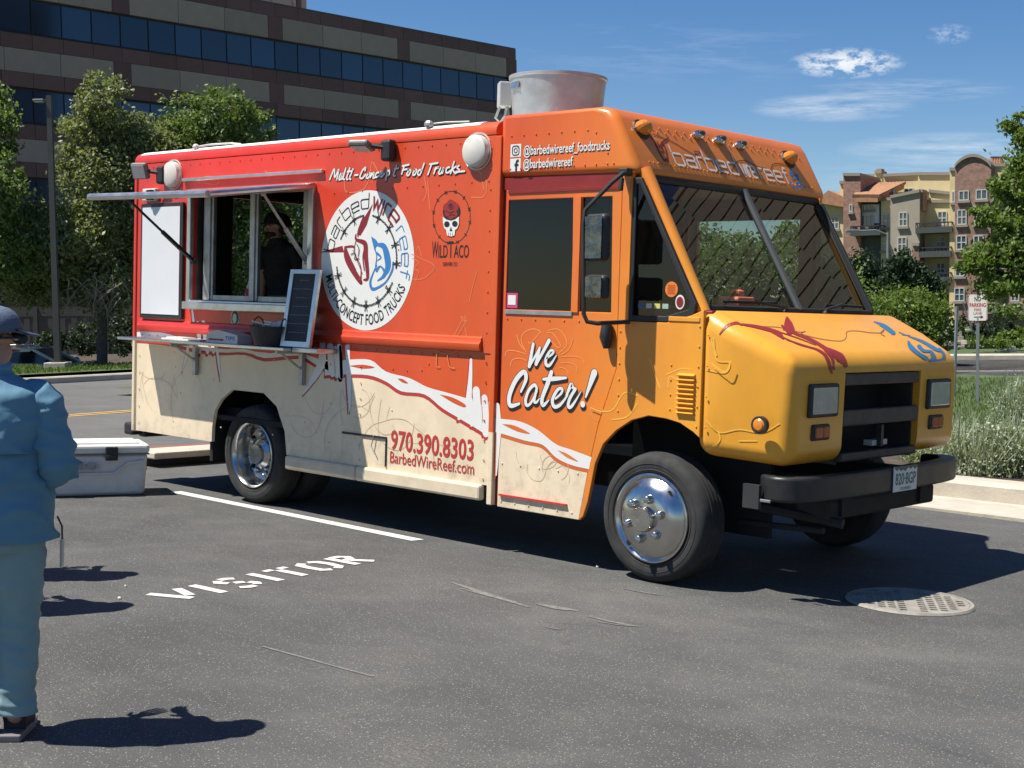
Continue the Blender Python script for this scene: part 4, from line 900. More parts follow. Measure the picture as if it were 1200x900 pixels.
WC = [([(370, 150), (332, 360)], [36, 42]), ([(335, 362), (432, 190)], 26), ([(432, 185), (398, 340)], [30, 40]), ([(400, 342), (522, 115)], [28, 42]), ([(500, 285), (552, 245), (566, 218), (535, 212), (496, 280), (492, 340), (530, 350), (592, 258)], [16, 24, 24, 26, 34, 36, 30, 12]),
      ([(252, 605), (302, 480), (278, 415), (200, 500), (142, 645), (152, 738), (236, 720)], [24, 44, 48, 52, 52, 46, 26]), ([(405, 572), (382, 540), (330, 590), (298, 680), (308, 735), (350, 710), (405, 600)], [28, 34, 36, 36, 34, 26, 24]), ([(404, 580), (380, 690), (402, 706), (430, 670)], [30, 32, 26, 12]), ([(545, 420), (508, 530), (456, 670), (466, 735), (520, 685)], [46, 50, 44, 40, 14]), ([(468, 485), (560, 482), (685, 472)], [26, 44, 24]),
      ([(585, 672), (640, 620), (648, 578), (606, 585), (556, 680), (572, 748), (630, 730), (700, 640)], [20, 26, 28, 34, 38, 38, 32, 18]), ([(690, 640), (732, 540), (748, 560), (770, 580)], [26, 44, 34, 24]), ([(775, 580), (722, 670), (706, 742), (742, 742), (832, 600)], [34, 34, 36, 32, 8]), ([(956, 425), (874, 655)], [74, 22])]
f = Flat(side(.012), .0004); f2 = Flat(side(.012), .0036)
for p, wd in WC:
    wl = wd if isinstance(wd, list) else [wd] * len(p)
    for dx, dy in ((4, 26), (2, 12), (-3, 2)): stro(f, kc, [(x + dx, y + dy) for x, y in p], [w_ + 15 for w_ in wl], 8.18)
    stro(f2, kc, p, wl, 8.18)
for ff, dx, dy, r_ in ((f, 3, 24, 37), (f, 1, 8, 37), (f2, 0, 0, 30)):
    stro(ff, kc, [(845 + dx, 724 + dy), (846 + dx, 727 + dy)], r_ * 2, 8.18)
f.build('script_shade', BKV, truck); f2.build('script_lettering', WHT, truck)
# telephone number and address
f = Flat(side(.006), .003)
f.put(*fit_text('970.390.8303', -2.40, -1.555, .615, .755, .018, base=True)); f.put(*fit_text('BarbedWireReef.com', -2.405, -1.545, .515, .600, .004, base=True)); f.build('contact_lettering', REDV, truck)
# social media marks on the header
f = Flat(side(0), .0015); i0 = S(596, 202); i1 = S(607, 167); 
sq = [(-1.285, 2.585, -1.19, 2.67), (-1.285, 2.68, -1.19, 2.765)]
for x0, z0, x1, z1 in sq: f.poly([(x0, z0), (x1, z0), (x1, z1), (x0, z1)])
f.build('social_badge', WHT, truck)
f = Flat(side(0), .003)
x0, z0, x1, z1 = sq[1]; cx_, cz_ = (x0 + x1) / 2, (z0 + z1) / 2
f.stroke([(cx_ + .030 * math.copysign(abs(math.cos(t)) ** .5, math.cos(t)), cz_ + .030 * math.copysign(abs(math.sin(t)) ** .5, math.sin(t))) for t in [k * math.pi / 12 for k in range(25)]], .007, False)
f.stroke([(cx_ + .014 * math.cos(t), cz_ + .014 * math.sin(t)) for t in [k * math.pi / 8 for k in range(17)]], .006, False); f.disc((cx_ + .019, cz_ + .019), .004, 8)
x0, z0, x1, z1 = sq[0]; f.stroke([(x0 + .056, z0), (x0 + .056, z0 + .055), (x0 + .064, z0 + .069), (x0 + .078, z0 + .07)], .016, False, False); f.stroke([(x0 + .04, z0 + .042), (x0 + .076, z0 + .042)], .014, False, False)
f.build('social_icon', BKV, truck)
for dx, dz, d, m_, bo in ((.004, -.006, .0012, BKV, .03), (0, 0, .003, WHT, .012)):
    f = Flat(side(0), d)
    f.put(*fit_text('@barbedwirereef_foodtrucks', -1.165 + dx, -.435 + dx, 2.688 + dz, 2.748 + dz, bo, base=True)); f.put(*fit_text('@barbedwirereef', -1.165 + dx, -.735 + dx, 2.600 + dz, 2.660 + dz, bo, base=True))
    f.build('social_lettering' if m_ == WHT else 'social_shade', m_, truck)
# small round brand mark with rose and skull
ks = K(440, 180, 10)
def circ(cx, cy, rx, ry, n=24): return [(cx + rx * math.cos(2 * math.pi * k / n), cy + ry * math.sin(2 * math.pi * k / n)) for k in range(n + 1)]
kw = K(360, 200, 4.285)
f = Flat(side(0), .0006); stro(f, kw, circ(726, 235, 93, 131, 40), 4.5, 4.285)
for k in range(12):
    a = k * math.pi / 6 + .2; x, y = 726 + 93 * math.cos(a), 235 + 131 * math.sin(a)
    stro(f, kw, [(x - 6, y - 6), (x + 6, y + 6)], 5, 4.285); stro(f, kw, [(x + 5, y - 8), (x - 4, y + 7)], 4, 4.285)
f.poly(kw(circ(726, 205, 44, 52)[:-1])); f.build('mark_ring', BKV, truck)
ROSE = mat('rose red vinyl', (.26, .02, .018), .5)
f = Flat(side(0), .0025)
for cx_, cy_, rx, ry in ((700, 185, 17, 20), (745, 182, 17, 22), (722, 165, 18, 20), (708, 215, 17, 17), (738, 218, 18, 18), (724, 195, 14, 14), (722, 235, 12, 10)): f.poly(kw(circ(cx_, cy_, rx, ry, 14)[:-1]))
f.build('mark_rose', ROSE, truck)
f = Flat(side(0), .004)
for p in (circ(723, 180, 11, 13, 14), circ(722, 178, 5, 6, 10), [(700, 200), (715, 212), (738, 204)], [(712, 228), (728, 220), (742, 226)]): stro(f, kw, p, 3, 4.285)
f.build('rose_line', BKV, truck)
f = Flat(side(0), .0045)
f.poly(kw([(683, 232), (702, 246), (726, 252), (748, 244), (764, 230), (764, 268), (756, 290), (745, 298), (742, 325), (726, 331), (704, 325), (700, 298), (690, 288), (684, 262)])); f.build('mark_skull', WHT, truck)
f = Flat(side(0), .0056); f.poly(kw(circ(704, 269, 14, 15, 14)[:-1])); f.poly(kw(circ(744, 267, 14, 15, 14)[:-1])); f.poly(kw([(718, 304), (724, 280), (732, 303)])); 
for x in (712, 722, 732): stro(f, kw, [(x, 312), (x, 326)], 2, 4.285)
f.build('skull_socket', BKV, truck)
a = S(360 + 626 / 4.285, 200 + 432 / 4.285); b_ = S(360 + 812 / 4.285, 200 + 436 / 4.285)
f = Flat(side(0), .0015); zt = (a[1] + b_[1]) / 2 
for tx, u0, u1, h in (('W', 0, .17, .115), ('ILD', .18, .43, .088), ('T', .45, .58, .115), ('ACO', .60, 1, .088)):
    f.put(*fit_text(tx, a[0] + (b_[0] - a[0]) * u0, a[0] + (b_[0] - a[0]) * u1, zt - .003, zt + h - .003, .008, base=True))
f.put(*fit_text('DENVER CO', -1.90, -1.76, zt - .062, zt - .035, .006, base=True)); f.build('mark_lettering', BKV, truck)
# faint line drawings in the wrap: hen, crab, fish, and others
f = Flat(side(0), .0010); fd = Flat(side(.012), .0010)
LINE = mat('pale orange print line', (.66, .17, .06), .4); LINEY = mat('pale yellow print line', (.78, .42, .06), .4); TAN = mat('brown print line', (.50, .39, .25), .5)
for p in ([(405, 140), (420, 185), (470, 215), (520, 205), (555, 165), (550, 110), (556, 90), (540, 85), (525, 110), (500, 150), (450, 150), (405, 140)], [(540, 85), (535, 70), (548, 76), (552, 64), (556, 90)], [(440, 210), (438, 262), (452, 266)], [(480, 215), (490, 265), (510, 270)]): stro(f, k7, p, 4, 3.334)
kk = K(350, 50, 4)
for p in ([(590, 630), (600, 700), (585, 740)], [(605, 650), (615, 780)], [(845, 600), (880, 650), (870, 720), (810, 725)], [(830, 590), (850, 610), (870, 690)], [(215, 640), (225, 700), (300, 690), (330, 640), (345, 560), (370, 600)]): stro(f, kk, p, 6, 4)
for p in ([(530, 440), (560, 460), (540, 490), (560, 510), (540, 560)], [(525, 420), (570, 440), (640, 480), (590, 540), (530, 545)], [(550, 400), (560, 380), (575, 430)], [(855, 500), (830, 590), (815, 660)], [(605, 820), (640, 850), (740, 840), (790, 770), (780, 735), (800, 760)]): stro(f, kl, p, 5, 4.285)
for p in ([(345, 125), (420, 135), (440, 120), (400, 100), (340, 110)], [(640, 75), (665, 100), (650, 115)]): stro(f, K(140, 180, 3.75), p, 4, 3.75)
f.build('wrap_drawing', LINE, truck)
for p in ([(300, 225), (255, 130), (270, 50), (360, 5), (440, 30), (420, 50)], [(420, 50), (380, 100), (340, 140), (320, 130)], [(500, 40), (560, 50), (630, 160), (600, 180), (540, 120)], [(510, 20), (600, 5), (670, 70), (690, 160), (620, 230)], [(100, 260), (120, 215), (200, 215), (300, 245)], [(150, 360), (170, 300), (240, 285), (300, 305)], [(210, 65), (240, 150), (280, 200)], [(640, 270), (740, 265), (830, 285), (855, 330)], [(630, 330), (720, 330), (780, 360), (785, 415)], [(620, 370), (680, 390), (705, 430)], [(640, 250), (710, 200), (750, 100)], [(920, 740), (1000, 770), (1100, 800)], [(915, 750), (940, 850), (990, 890)]): stro(fd, kc, p, 11, 8.18)
fd.build('wrap_drawing', mat('pale orange print line two', (.74, .24, .06), .4), truck)
f = Flat(side(0), .0010); k8 = K(660, 420, 3.2125); k9 = K(800, 330, 3)
for p in ([(325, 0), (345, 60), (365, 110)], [(390, 60), (440, 40), (480, 40)], [(430, 80), (400, 70), (395, 110)], [(560, 20), (610, 50), (630, 10)], [(105, 185), (150, 200), (190, 190), (230, 130), (280, 140)], [(185, 230), (240, 220), (280, 170)]): stro(f, k8, p, 5, 3.2125)
f.build('wrap_drawing', LINEY, truck)

f = Flat(side(.006), .0008); fd = Flat(side(.012), .0008); rnd = random.Random(4)
def curl(f, x, y, s):
    a = rnd.uniform(0, 6.28); da = rnd.choice((-1, 1)) * rnd.uniform(.22, .6); pts = [(x, y)]
    for k in range(rnd.randint(5, 9)): x += s * math.cos(a); y += s * math.sin(a); a += da + rnd.uniform(-.25, .25); pts.append((x, y))
    if all(.50 < p[1] < 1.16 for p in pts): f.stroke(pts, .0038)
for k in range(80):
    x = rnd.uniform(-5.7, -1.6); y = rnd.uniform(.56, .78 if x > -2 else 1.05 if x > -2.6 else 1.14)
    if -4.75 < x < -3.45 and y < 1.02: continue
    s0 = rnd.uniform(.07, .14); curl(f, x, y, s0)
f.mb.f = [fc for fc in f.mb.f if all(not (-4.68 < f.mb.v[i][0] < -3.58 and f.mb.v[i][2] < .96) and f.mb.v[i][0] < -1.43 and f.mb.v[i][0] > -5.78 and f.mb.v[i][2] < (1.14 if f.mb.v[i][0] < -2.75 else 1.2 - (f.mb.v[i][0] + 2.75) * .42) - .12 for i in fc)]
f.build('wrap_curls', TAN, truck)
for k in range(14): curl(fd, rnd.uniform(-1.2, -.8), rnd.uniform(.55, .66), .05)
fd.mb.f = [fc for fc in fd.mb.f if all(-1.3 < fd.mb.v[i][0] < -.64 and .42 < fd.mb.v[i][2] < .72 for i in fc)]
fd.build('wrap_curls', TAN, truck)
# hood print: bull in maroon, fish in blue, laid on the sloping hood by dropping onto its surface
from mathutils.bvhtree import BVHTree
hb = BVHTree.FromPolygons([v.co for v in hood.data.vertices], [tuple(p.vertices) for p in hood.data.polygons])
def onhood(px, py, d):
    dd = dirp(px, py).normalized(); hit = hb.ray_cast(CC, dd)
    if hit[0] is None: return None
    nn = hit[1] if hit[1].dot(dd) < 0 else -hit[1]; return hit[0] + nn * d
def hoodprint(name, m, shapes):
    mb = MB(); k = 0
    for p, wd in shapes:
        q = [(x / 4.138 + 830, y / 4.138 + 360) for x, y in p]
        V, F = ribbon(smoothp(q, 6), [x / 4.138 for x in np.interp(np.linspace(0, 1, (len(p) - 1) * 6 + 1), np.linspace(0, 1, len(p)), wd if isinstance(wd, list) else [wd] * len(p))], False)
        k += 1; pts = [onhood(v[0], v[1], .003 + k * .0001) for v in V]
        mb.add([p_ or Vector((0, 0, -9)) for p_ in pts], [f_ for f_ in F if all(pts[i] for i in f_)])
    me = bpy.data.meshes.new(name); me.from_pydata([tuple(v) for v in mb.v], [], mb.f); me.validate(); fin(name, me, m, truck)
hoodprint('hood_bull', mat('dark red vinyl', (.26, .022, .02), .45), [([(55, 132), (90, 92), (135, 78), (160, 88)], [4, 14, 14, 6]), ([(160, 84), (230, 95), (300, 112), (340, 122)], [8, 16, 18, 12]), ([(380, 50), (386, 80), (395, 110)], [8, 40, 46]), ([(305, 116), (340, 130), (362, 152)], [14, 26, 10]), ([(355, 90), (420, 128), (500, 160), (580, 210), (630, 240), (660, 278)], [8, 14, 14, 20, 40, 16]), ([(362, 148), (440, 182), (520, 205), (570, 240), (598, 318)], [6, 6, 8, 16, 10]), ([(340, 120), (430, 150), (520, 185)], [4, 5, 3]), ([(560, 206), (600, 250), (605, 300)], [5, 12, 6])])
h2 = lambda L: [((x / 4.8 + 50) * 4.138, (y / 4.8 - 40) * 4.138) for x, y in L]
def hp2(L): return [(h2(p), [w_ * .86 for w_ in wd]) for p, wd in L]
hoodprint('hood_fish', mat('blue print', (.035, .14, .28), .45), hp2([([(690, 274), (750, 298), (800, 338)], [4, 18, 24]), ([(720, 292), (795, 345)], [6, 14]), ([(832, 334), (868, 350)], [5, 8]), ([(850, 348), (892, 352)], [4, 6]), ([(880, 355), (960, 385), (1030, 425), (1062, 440)], [4, 16, 22, 10]), ([(885, 388), (900, 420), (950, 460), (985, 480)], [12, 28, 20, 22]), ([(945, 415), (970, 438), (1012, 440)], [24, 18, 10]), ([(1058, 428), (1082, 458), (1070, 488), (1000, 498)], [14, 16, 14, 8]), ([(1015, 452), (1026, 474), (1010, 496)], [24, 22, 18])]))
hoodprint('hood_bull', mat('dark red vinyl', (.26, .022, .02), .45), hp2([([(180, 318), (280, 358), (390, 412)], [6, 8, 3]), ([(405, 430), (450, 480), (468, 545)], [4, 11, 6]), ([(200, 376), (300, 410), (390, 440), (430, 490), (452, 560)], [7, 9, 12, 22, 12]), ([(430, 425), (500, 470), (530, 520)], [10, 40, 26])]))
hoodprint('hood_wire', mat('brown vinyl', (.10, .035, .02), .5), [([(180, 92), (270, 95), (350, 100), (440, 122), (470, 118), (450, 130), (520, 150), (600, 163), (650, 163), (668, 145), (672, 120), (720, 116), (780, 124), (840, 125), (850, 110), (835, 128), (855, 142)], 2.2)])
for p in ([(85, 490), (130, 530), (200, 520), (280, 530), (340, 500)], [(85, 590), (130, 560), (125, 525)], [(200, 560), (260, 560)], [(85, 310), (150, 320), (165, 285), (120, 275), (110, 200)], [(100, 200), (120, 260)]): hoodprint('wrap_drawing', LINEY, [([((x / 3 - 30) * 4.138, (y / 3 - 30) * 4.138) for x, y in p], 7)])
# stickers
def sticker(name, px, py, r, y, m, ry=None): 
    c_ = S(px, py, y); f = Flat(side(y), .0015); f.disc(c_, r, 28, ry); return f.build(name, m, truck)
sticker('round_sticker', 787, 339, .047, .016, mat('orange sticker', (.72, .18, .03), .5))
f = Flat(side(.016), .003); c_ = S(787, 339, .016)
for k in range(6): f.stroke([(c_[0] - .028, c_[1] + .024 - k * .010), (c_[0] + .028, c_[1] + .024 - k * .010)], .003, False)
f.build('sticker_print', mat('dark orange print', (.35, .07, .01), .5), truck)
sticker('badge_sticker', 797, 354, .034, .016, WHT, .044); f = Flat(side(.016), .003); c_ = S(797, 354, .016); f.disc(c_, .026, 20, .033); f.build('sticker_print', MAR, truck)
f = Flat(side(.02), .001); a = S(586, 348, .02)
f.poly([(-1.30, 1.675), (-1.20, 1.675), (-1.20, 1.775), (-1.30, 1.775)]); f.build('window_sticker', mat('pink sticker', (.50, .05, .16), .5), truck)
f = Flat(side(.02), .003); f.poly([(-1.285, 1.695), (-1.215, 1.695), (-1.215, 1.76), (-1.285, 1.76)]); f.build('sticker_print', WHT, truck)
for k, (c3_) in enumerate(((.04, .10, .25), (.5, .5, .5), (.55, .5, .15), (.3, .4, .35))):
    f = Flat(side(.016), .0015); x = -.18 + k * .062; f.poly([(x, 1.70), (x + .045, 1.70), (x + .045, 1.73), (x, 1.73)]); f.build('window_sticker', mat('window sticker %s' % 'abcd'[k], c3_, .5), truck)
f = Flat(side(0), .002); f.disc((-4.32, 1.52), .06, 24, .07); f.build('round_sticker', mat('cream sticker', (.6, .55, .42), .5), truck)
f = Flat(side(0), .0035); f.disc((-4.32, 1.52), .05, 24, .06); f.build('sticker_print', BKV, truck); f = Flat(side(0), .005); f.disc((-4.325, 1.515), .028, 16, .04); f.build('sticker_print', mat('cream sticker', (.6, .55, .42)), truck)

# ---- things on the counter
cb = thing('menu_board', 'aluminium framed chalkboard menu leaning at the end of the serving counter', 'menu board', (-3.275, -.20, 1.323))
M_ = Matrix.Translation((0, 0, 0)) @ Matrix.Rotation(R(3), 4, 'Z') @ Matrix.Rotation(R(-9), 4, 'X')
cbw, cbh = .165, .60
cbo = MB().prism([(-cbw, 0), (cbw, 0), (cbw, cbh), (-cbw, cbh)], lambda u, v, d: M_ @ Vector((u, d, v)), -.015, .015, [[(-cbw + .04, .045), (cbw - .04, .045), (cbw - .04, cbh - .035), (-cbw + .04, cbh - .035)]]).build('board_frame', ALU, cb, bevel=.003)
MB().box(-cbw + .03, cbw - .03, -.006, .008, .03, cbh - .02, M_).build('chalkboard', mat('chalkboard', (.010, .013, .019), .6, var=.2), cb)
f = Flat(lambda u, v, d: M_ @ Vector((u, -.006 - d, v)), .001); rr_ = random.Random(2)
for k in range(7):
    z = cbh - .085 - k * .067; l = rr_.uniform(.06, .13) if k else .05
    x = -l
    while x < l: q = rr_.uniform(.012, .035); f.stroke([(x, z), (min(l, x + q), z + rr_.uniform(-.003, .003))], .006, False); x += q + .01
f.build('chalk_lines', mat('chalk', (.16, .17, .19), .9), cb)
bk = thing('napkin_basket', 'round black wire basket filled with paper beside the menu board', 'basket', (-3.60, -.175, 1.319))
MB().lathe([(.0, .004), (.135, .004), (.175, .14), (.182, .145), (.182, .155), (.172, .153), (.130, .012), (0, .012)], (0, 0, 0), 'z', 28).build('basket_bowl', BLK, bk, smooth=True)
for s in (-1, 1): MB().tube([(s * .17, -.05, .145), (s * .175, -.04, .20), (s * .176, 0, .225), (s * .175, .04, .20), (s * .17, .05, .145)], .006, 6).build('basket_handle', BLK, bk)
mb = MB(); rr_ = random.Random(5)
for k in range(9):
    Mp = Matrix.Translation((rr_.uniform(-.09, .09), rr_.uniform(-.08, .08), .13 + rr_.uniform(0, .045))) @ Matrix.Rotation(rr_.uniform(-.7, .7), 4, 'X') @ Matrix.Rotation(rr_.uniform(0, 3), 4, 'Z'); mb.box(-.05, .05, -.035, .035, -.004, .004, Mp)
mb.build('paper_napkins', mat('paper', (.72, .70, .66), .8), bk)
tp = thing('tip_box', 'low white card box lettered TIPS on the serving counter', 'tip box', (-4.12, -.20, 1.319))
MB().prism([(-.22, 0), (.20, 0), (.20, .07), (.10, .085), (-.05, .105), (-.16, .09), (-.22, .05)], lambda u, v, d: Vector((u, d, v)), -.07, .07).build('box_body', PWH, tp, bevel=.004)
f = Flat(lambda u, v, d: Vector((u, -.07 - d, v)), .002); f.put(*fit_text('TIPS', .04, .17, .026, .058, .02)); f.build('box_lettering', BLU, tp); f = Flat(lambda u, v, d: Vector((u, -.07 - d, v)), .002); f.poly([(-.18, .02), (.02, .02), (.02, .034), (-.18, .034)]); f.build('box_stripe', MAR, tp)
tr = thing('order_pad', 'flat white order pad lying on the left of the serving counter', 'order pad', (-4.75, -.17, 1.319)); MB().box(-.26, .30, -.08, .09, 0, .012).build('backing_board', PWH, tr); MB().box(-.22, .02, -.06, .07, .0125, .022).build('paper_sheets', WHT, tr)
sc = thing('sauce_bottle', 'red squeeze bottle standing inside the serving window', 'bottle', (-4.36, .16, 1.601)); MB().lathe([(0, 0), (.035, 0), (.037, .02), (.037, .13), (.02, .16), (.016, .165)], (0, 0, 0), 'z', 16, True).build('bottle_body', mat('red bottle', (.45, .03, .03), .35), sc, smooth=True); MB().lathe([(.019, .163), (.019, .18), (.006, .21), (.004, .225)], (0, 0, 0), 'z', 12, True).build('bottle_nozzle', PWH, sc, smooth=True)
bx_ = thing('counter_bin', 'dark steel food bin on the inner counter behind the sill', 'food bin', (-3.80, .22, 1.601)); MB().prism([(-.25, -.10), (.25, -.10), (.25, .10), (-.25, .10)], lambda u, v, d: Vector((u, v, d)), 0, .11, [[(-.24, -.09), (.24, -.09), (.24, .09), (-.24, .09)]]).build('bin_wall', INTR, bx_); MB().box(-.239, .239, -.089, .089, .002, .06).build('bin_lining', BLK, bx_)

# ================================================================== people
def skin(name, nodes, edges, root, m, parent, sub=2, wrinkle=0., wsize=.08, label=None):
    keys = list(nodes); ix = {k: i for i, k in enumerate(keys)}
    me = bpy.data.meshes.new(name); me.from_pydata([nodes[k][0] for k in keys], [(ix[a], ix[b]) for a, b in edges], []); me.update()
    o = bpy.data.objects.new(name, me); COL.objects.link(o); md = o.modifiers.new('skin', 'SKIN'); md.use_smooth_shade = True; md.branch_smoothing = .6
    for k, i in ix.items():
        r = nodes[k][1]; d = me.skin_vertices[0].data[i]; d.radius = r if isinstance(r, tuple) else (r, r); d.use_root = (k == root)
    s_ = o.modifiers.new('sub', 'SUBSURF'); s_.levels = s_.render_levels = sub
    if wrinkle:
        tx = bpy.data.textures.new('folds', 'CLOUDS'); tx.noise_scale = wsize; tx.noise_depth = 2
        dm = o.modifiers.new('folds', 'DISPLACE'); dm.texture = tx; dm.strength = wrinkle; dm.mid_level = .5; dm.texture_coords = 'LOCAL'
    bake(o); o.data.materials.clear(); o.data.materials.append(m); o.data.polygons.foreach_set('use_smooth', [True] * len(o.data.polygons))
    o.parent = parent
    if label: o['label'] = label
    return o
def cloth(name, col):
    m = mat(name, col, .85, var=.10, vs=4); n = NT(m.node_tree); b = n.n['Principled BSDF']; o = n.node('ShaderNodeTexCoord').outputs['Object']
    w1 = n.node('ShaderNodeMapping', Vector=o, Scale=(4, 4, 9), Rotation=(.5, .55, 0)); w2 = n.node('ShaderNodeMapping', Vector=o, Scale=(9, 9, 3), Rotation=(-.5, .3, 0))
    hh = n.math('MULTIPLY_ADD', n.noise(w1, 1.1, 2, .45), 1., n.math('MULTIPLY', n.noise(w2, 1., 3, .5), .7))
    n.set(b.inputs['Normal'], n.node('ShaderNodeBump', Height=hh, Strength=.35, Distance=.03)); return m
def chain(edges, *ks):
    for a, b in zip(ks[:-1], ks[1:]): edges.append((a, b))
def add_hand(nd, ed, wrist, tag_, pos, dirv, side_):
    d = Vector(dirv).normalized(); sx = Vector(side_).normalized(); up = d.cross(sx); p = Vector(pos)
    nd[tag_ + 'palm'] = (tuple(p + d * .05), (.036, .018)); ed.append((wrist, tag_ + 'palm'))
    for k, (o_, l) in enumerate(((-.030, .070), (-.010, .078), (.010, .074), (.028, .058))):
        a = p + d * .095 + sx * o_; b = a + d * l * .55 - up * .012; c = b + d * l * .45 - up * .025
        nd[f'{tag_}k{k}'] = (tuple(a), .0095); nd[f'{tag_}m{k}'] = (tuple(b), .0085); nd[f'{tag_}t{k}'] = (tuple(c), .007); ed.append((tag_ + 'palm', f'{tag_}k{k}')); chain(ed, f'{tag_}k{k}', f'{tag_}m{k}', f'{tag_}t{k}')
    a = p + d * .03 - sx * .04; b = a + d * .04 - sx * .02
    nd[tag_ + 'h1'] = (tuple(a), .011); nd[tag_ + 'h2'] = (tuple(b), .009); ed.append((tag_ + 'palm', tag_ + 'h1')); ed.append((tag_ + 'h1', tag_ + 'h2'))
SKIN = mat('fair skin', (.46, .25, .17), .55, var=.08, vs=20); SKIND = mat('shaded skin', (.42, .22, .15), .55, var=.08, vs=20)
def rz(v, a, c=(0, 0)): x, y = v[0] - c[0], v[1] - c[1]; return (c[0] + x * math.cos(a) - y * math.sin(a), c[1] + x * math.sin(a) + y * math.cos(a), v[2])
def person(label, loc, rot, head_turn, arms, mats, group=None, lean=0., girth=1., legs=True, beard=False, seedw=.03):
    """standing figure, height 1.64, local +y is where the body faces"""
    t = thing('person', label, 'person', loc, rot, group); nd = {}; ed = []
    L_ = lambda z: lean * max(0, z - .9)
    nd.update(pel=((0, 0, .90), (.15, .11)), wai=((L_(1.05), .0, 1.05), (.135, .10)), che=((L_(1.25), -.01, 1.25), (.155, .11)), nb=((L_(1.38), -.01, 1.375), (.055, .05)), nk=((L_(1.44), .0, 1.45), (.05, .055)))
    chain(ed, 'pel', 'wai', 'che', 'nb', 'nk')
    hx = L_(1.5); hc = (hx, 0)
    H = lambda x, y, z: rz((hx + x, y, z), head_turn, hc)
    nd.update(jaw=(H(0, .025, 1.49), (.054, .062)), sk=(H(0, .0, 1.555), (.072, .088)), tp=(H(0, -.005, 1.61), (.055, .07)), ns=(H(0, .092, 1.535), .013), ns2=(H(0, .112, 1.522), .010), ch=(H(0, .075, 1.475), .025), el=(H(-.078, -.005, 1.54), .014), er=(H(.078, -.005, 1.54), .014))
    chain(ed, 'nk', 'jaw', 'sk', 'tp'); ed += [('sk', 'ns'), ('ns', 'ns2'), ('jaw', 'ch'), ('sk', 'el'), ('sk', 'er')]
    sh = {}
    for s, nm in ((-1, 'l'), (1, 'r')):
        e_, w_ = arms[nm]; S0 = Vector((L_(1.36) + s * .175, -.01, 1.35)); e_ = Vector(e_); w_ = Vector(w_)
        nd[nm + 'sh'] = (tuple(S0 + Vector((-s * .02, 0, -.02))), .048); nd[nm + 'ua'] = (tuple(S0.lerp(e_, .5)), .05); nd[nm + 'el'] = (tuple(e_), .042); nd[nm + 'fa'] = (tuple(e_.lerp(w_, .4)), .042); nd[nm + 'wr'] = (tuple(w_), .027)
        chain(ed, 'nb', nm + 'sh', nm + 'ua', nm + 'el', nm + 'fa', nm + 'wr'); sh[nm] = (S0, e_, w_)
        dv = (w_ - e_).normalized(); add_hand(nd, ed, nm + 'wr', nm, w_, dv, dv.cross(Vector((0, .3, 1))))
        nd[nm + 'hp'] = ((s * .10, 0, .84), .10); nd[nm + 'kn'] = ((s * .10, .02, .46), .062); nd[nm + 'cf'] = ((s * .10, -.02, .32), .056); nd[nm + 'an'] = ((s * .10, -.01, .08), .038); nd[nm + 'to'] = ((s * .12, .13, .035), .032)
        chain(ed, 'pel', nm + 'hp', nm + 'kn', nm + 'cf', nm + 'an', nm + 'to')
    skin('body', nd, ed, 'pel', SKIN, t)
    g = girth
    # shirt: lofted torso and sleeves with folds
    from mathutils import noise as mn
    def fold(p, amp, sc, off):
        q = Vector((p.x * sc[0] + off + p.z * 3.5, p.y * sc[1], p.z * sc[2])); w_ = mn.noise(q * .45 + Vector((7, 1, off))) * .5 + .6; r1 = 1 - 2 * abs(mn.noise(q)); r2 = 1 - 2 * abs(mn.noise(Vector((q.x * .6, q.y * .6, q.z * 1.5)) + Vector((3, off, 1))))
        return amp * w_ * (r1 * abs(r1) - .35 + .6 * r2 * abs(r2))
    def loftz(rows, amp, sc, off, n_=44, up=None):
        rows = smoothp([tuple(r_) for r_ in rows], 8); rings = []
        for z, cx, cy, rx, ry, am in rows:
            ring = []
            for k in range(n_):
                a_ = 2 * math.pi * k / n_; c_, s_ = math.cos(a_), math.sin(a_); p = Vector((cx + L_(z) + rx * math.copysign(abs(c_) ** .85, c_), cy + ry * math.copysign(abs(s_) ** .85, s_), z)); d_ = fold(p, amp * am, sc, off); ring.append(p + Vector((c_, s_, 0)) * d_)
            rings.append(ring)
        return rings
    off = len(label) * 1.37
    rows = [(.775, 0, 0, .238 * g, .17 * g, 1), (.84, 0, 0, .236 * g, .172 * g, 1.), (.95, 0, 0, .225 * g, .165 * g, 1.2), (1.06, 0, 0, .205 * g, .152 * g, 1.2), (1.17, 0, -.005, .20 * g, .148 * g, 1.), (1.27, 0, -.01, .208 * g, .14 * g, .8), (1.335, 0, -.012, .195 * g, .118 * g, .6), (1.375, 0, -.012, .145 * g, .095 * g, .4), (1.41, 0, -.01, .085, .078, .2), (1.445, 0, -.002, .066, .066, .1)]
    MB().rings(loftz(rows, .032, (5, 5, 10), off, 80), False).build('shirt', mats['shirt'], t, smooth='all')
    def looft(path, amp, sc, off, n_=22):
        path = smoothp(path, 12); pts = [Vector(q[:3]) for q in path]; rings = []; ref = None
        for i, p in enumerate(pts):
            tg = (pts[min(i + 1, len(pts) - 1)] - pts[max(i - 1, 0)]).normalized(); ref = tg.orthogonal().normalized() if ref is None else ref; A = (ref - tg * ref.dot(tg)).normalized(); Bv = tg.cross(A); ref = A; ring = []
            for k in range(n_):
                a_ = 2 * math.pi * k / n_; dv = A * math.cos(a_) + Bv * math.sin(a_); r_ = path[i][3]; r_ += fold(p + dv * r_, amp * path[i][4], sc, off); ring.append(p + dv * r_)
            rings.append(ring)
        return rings
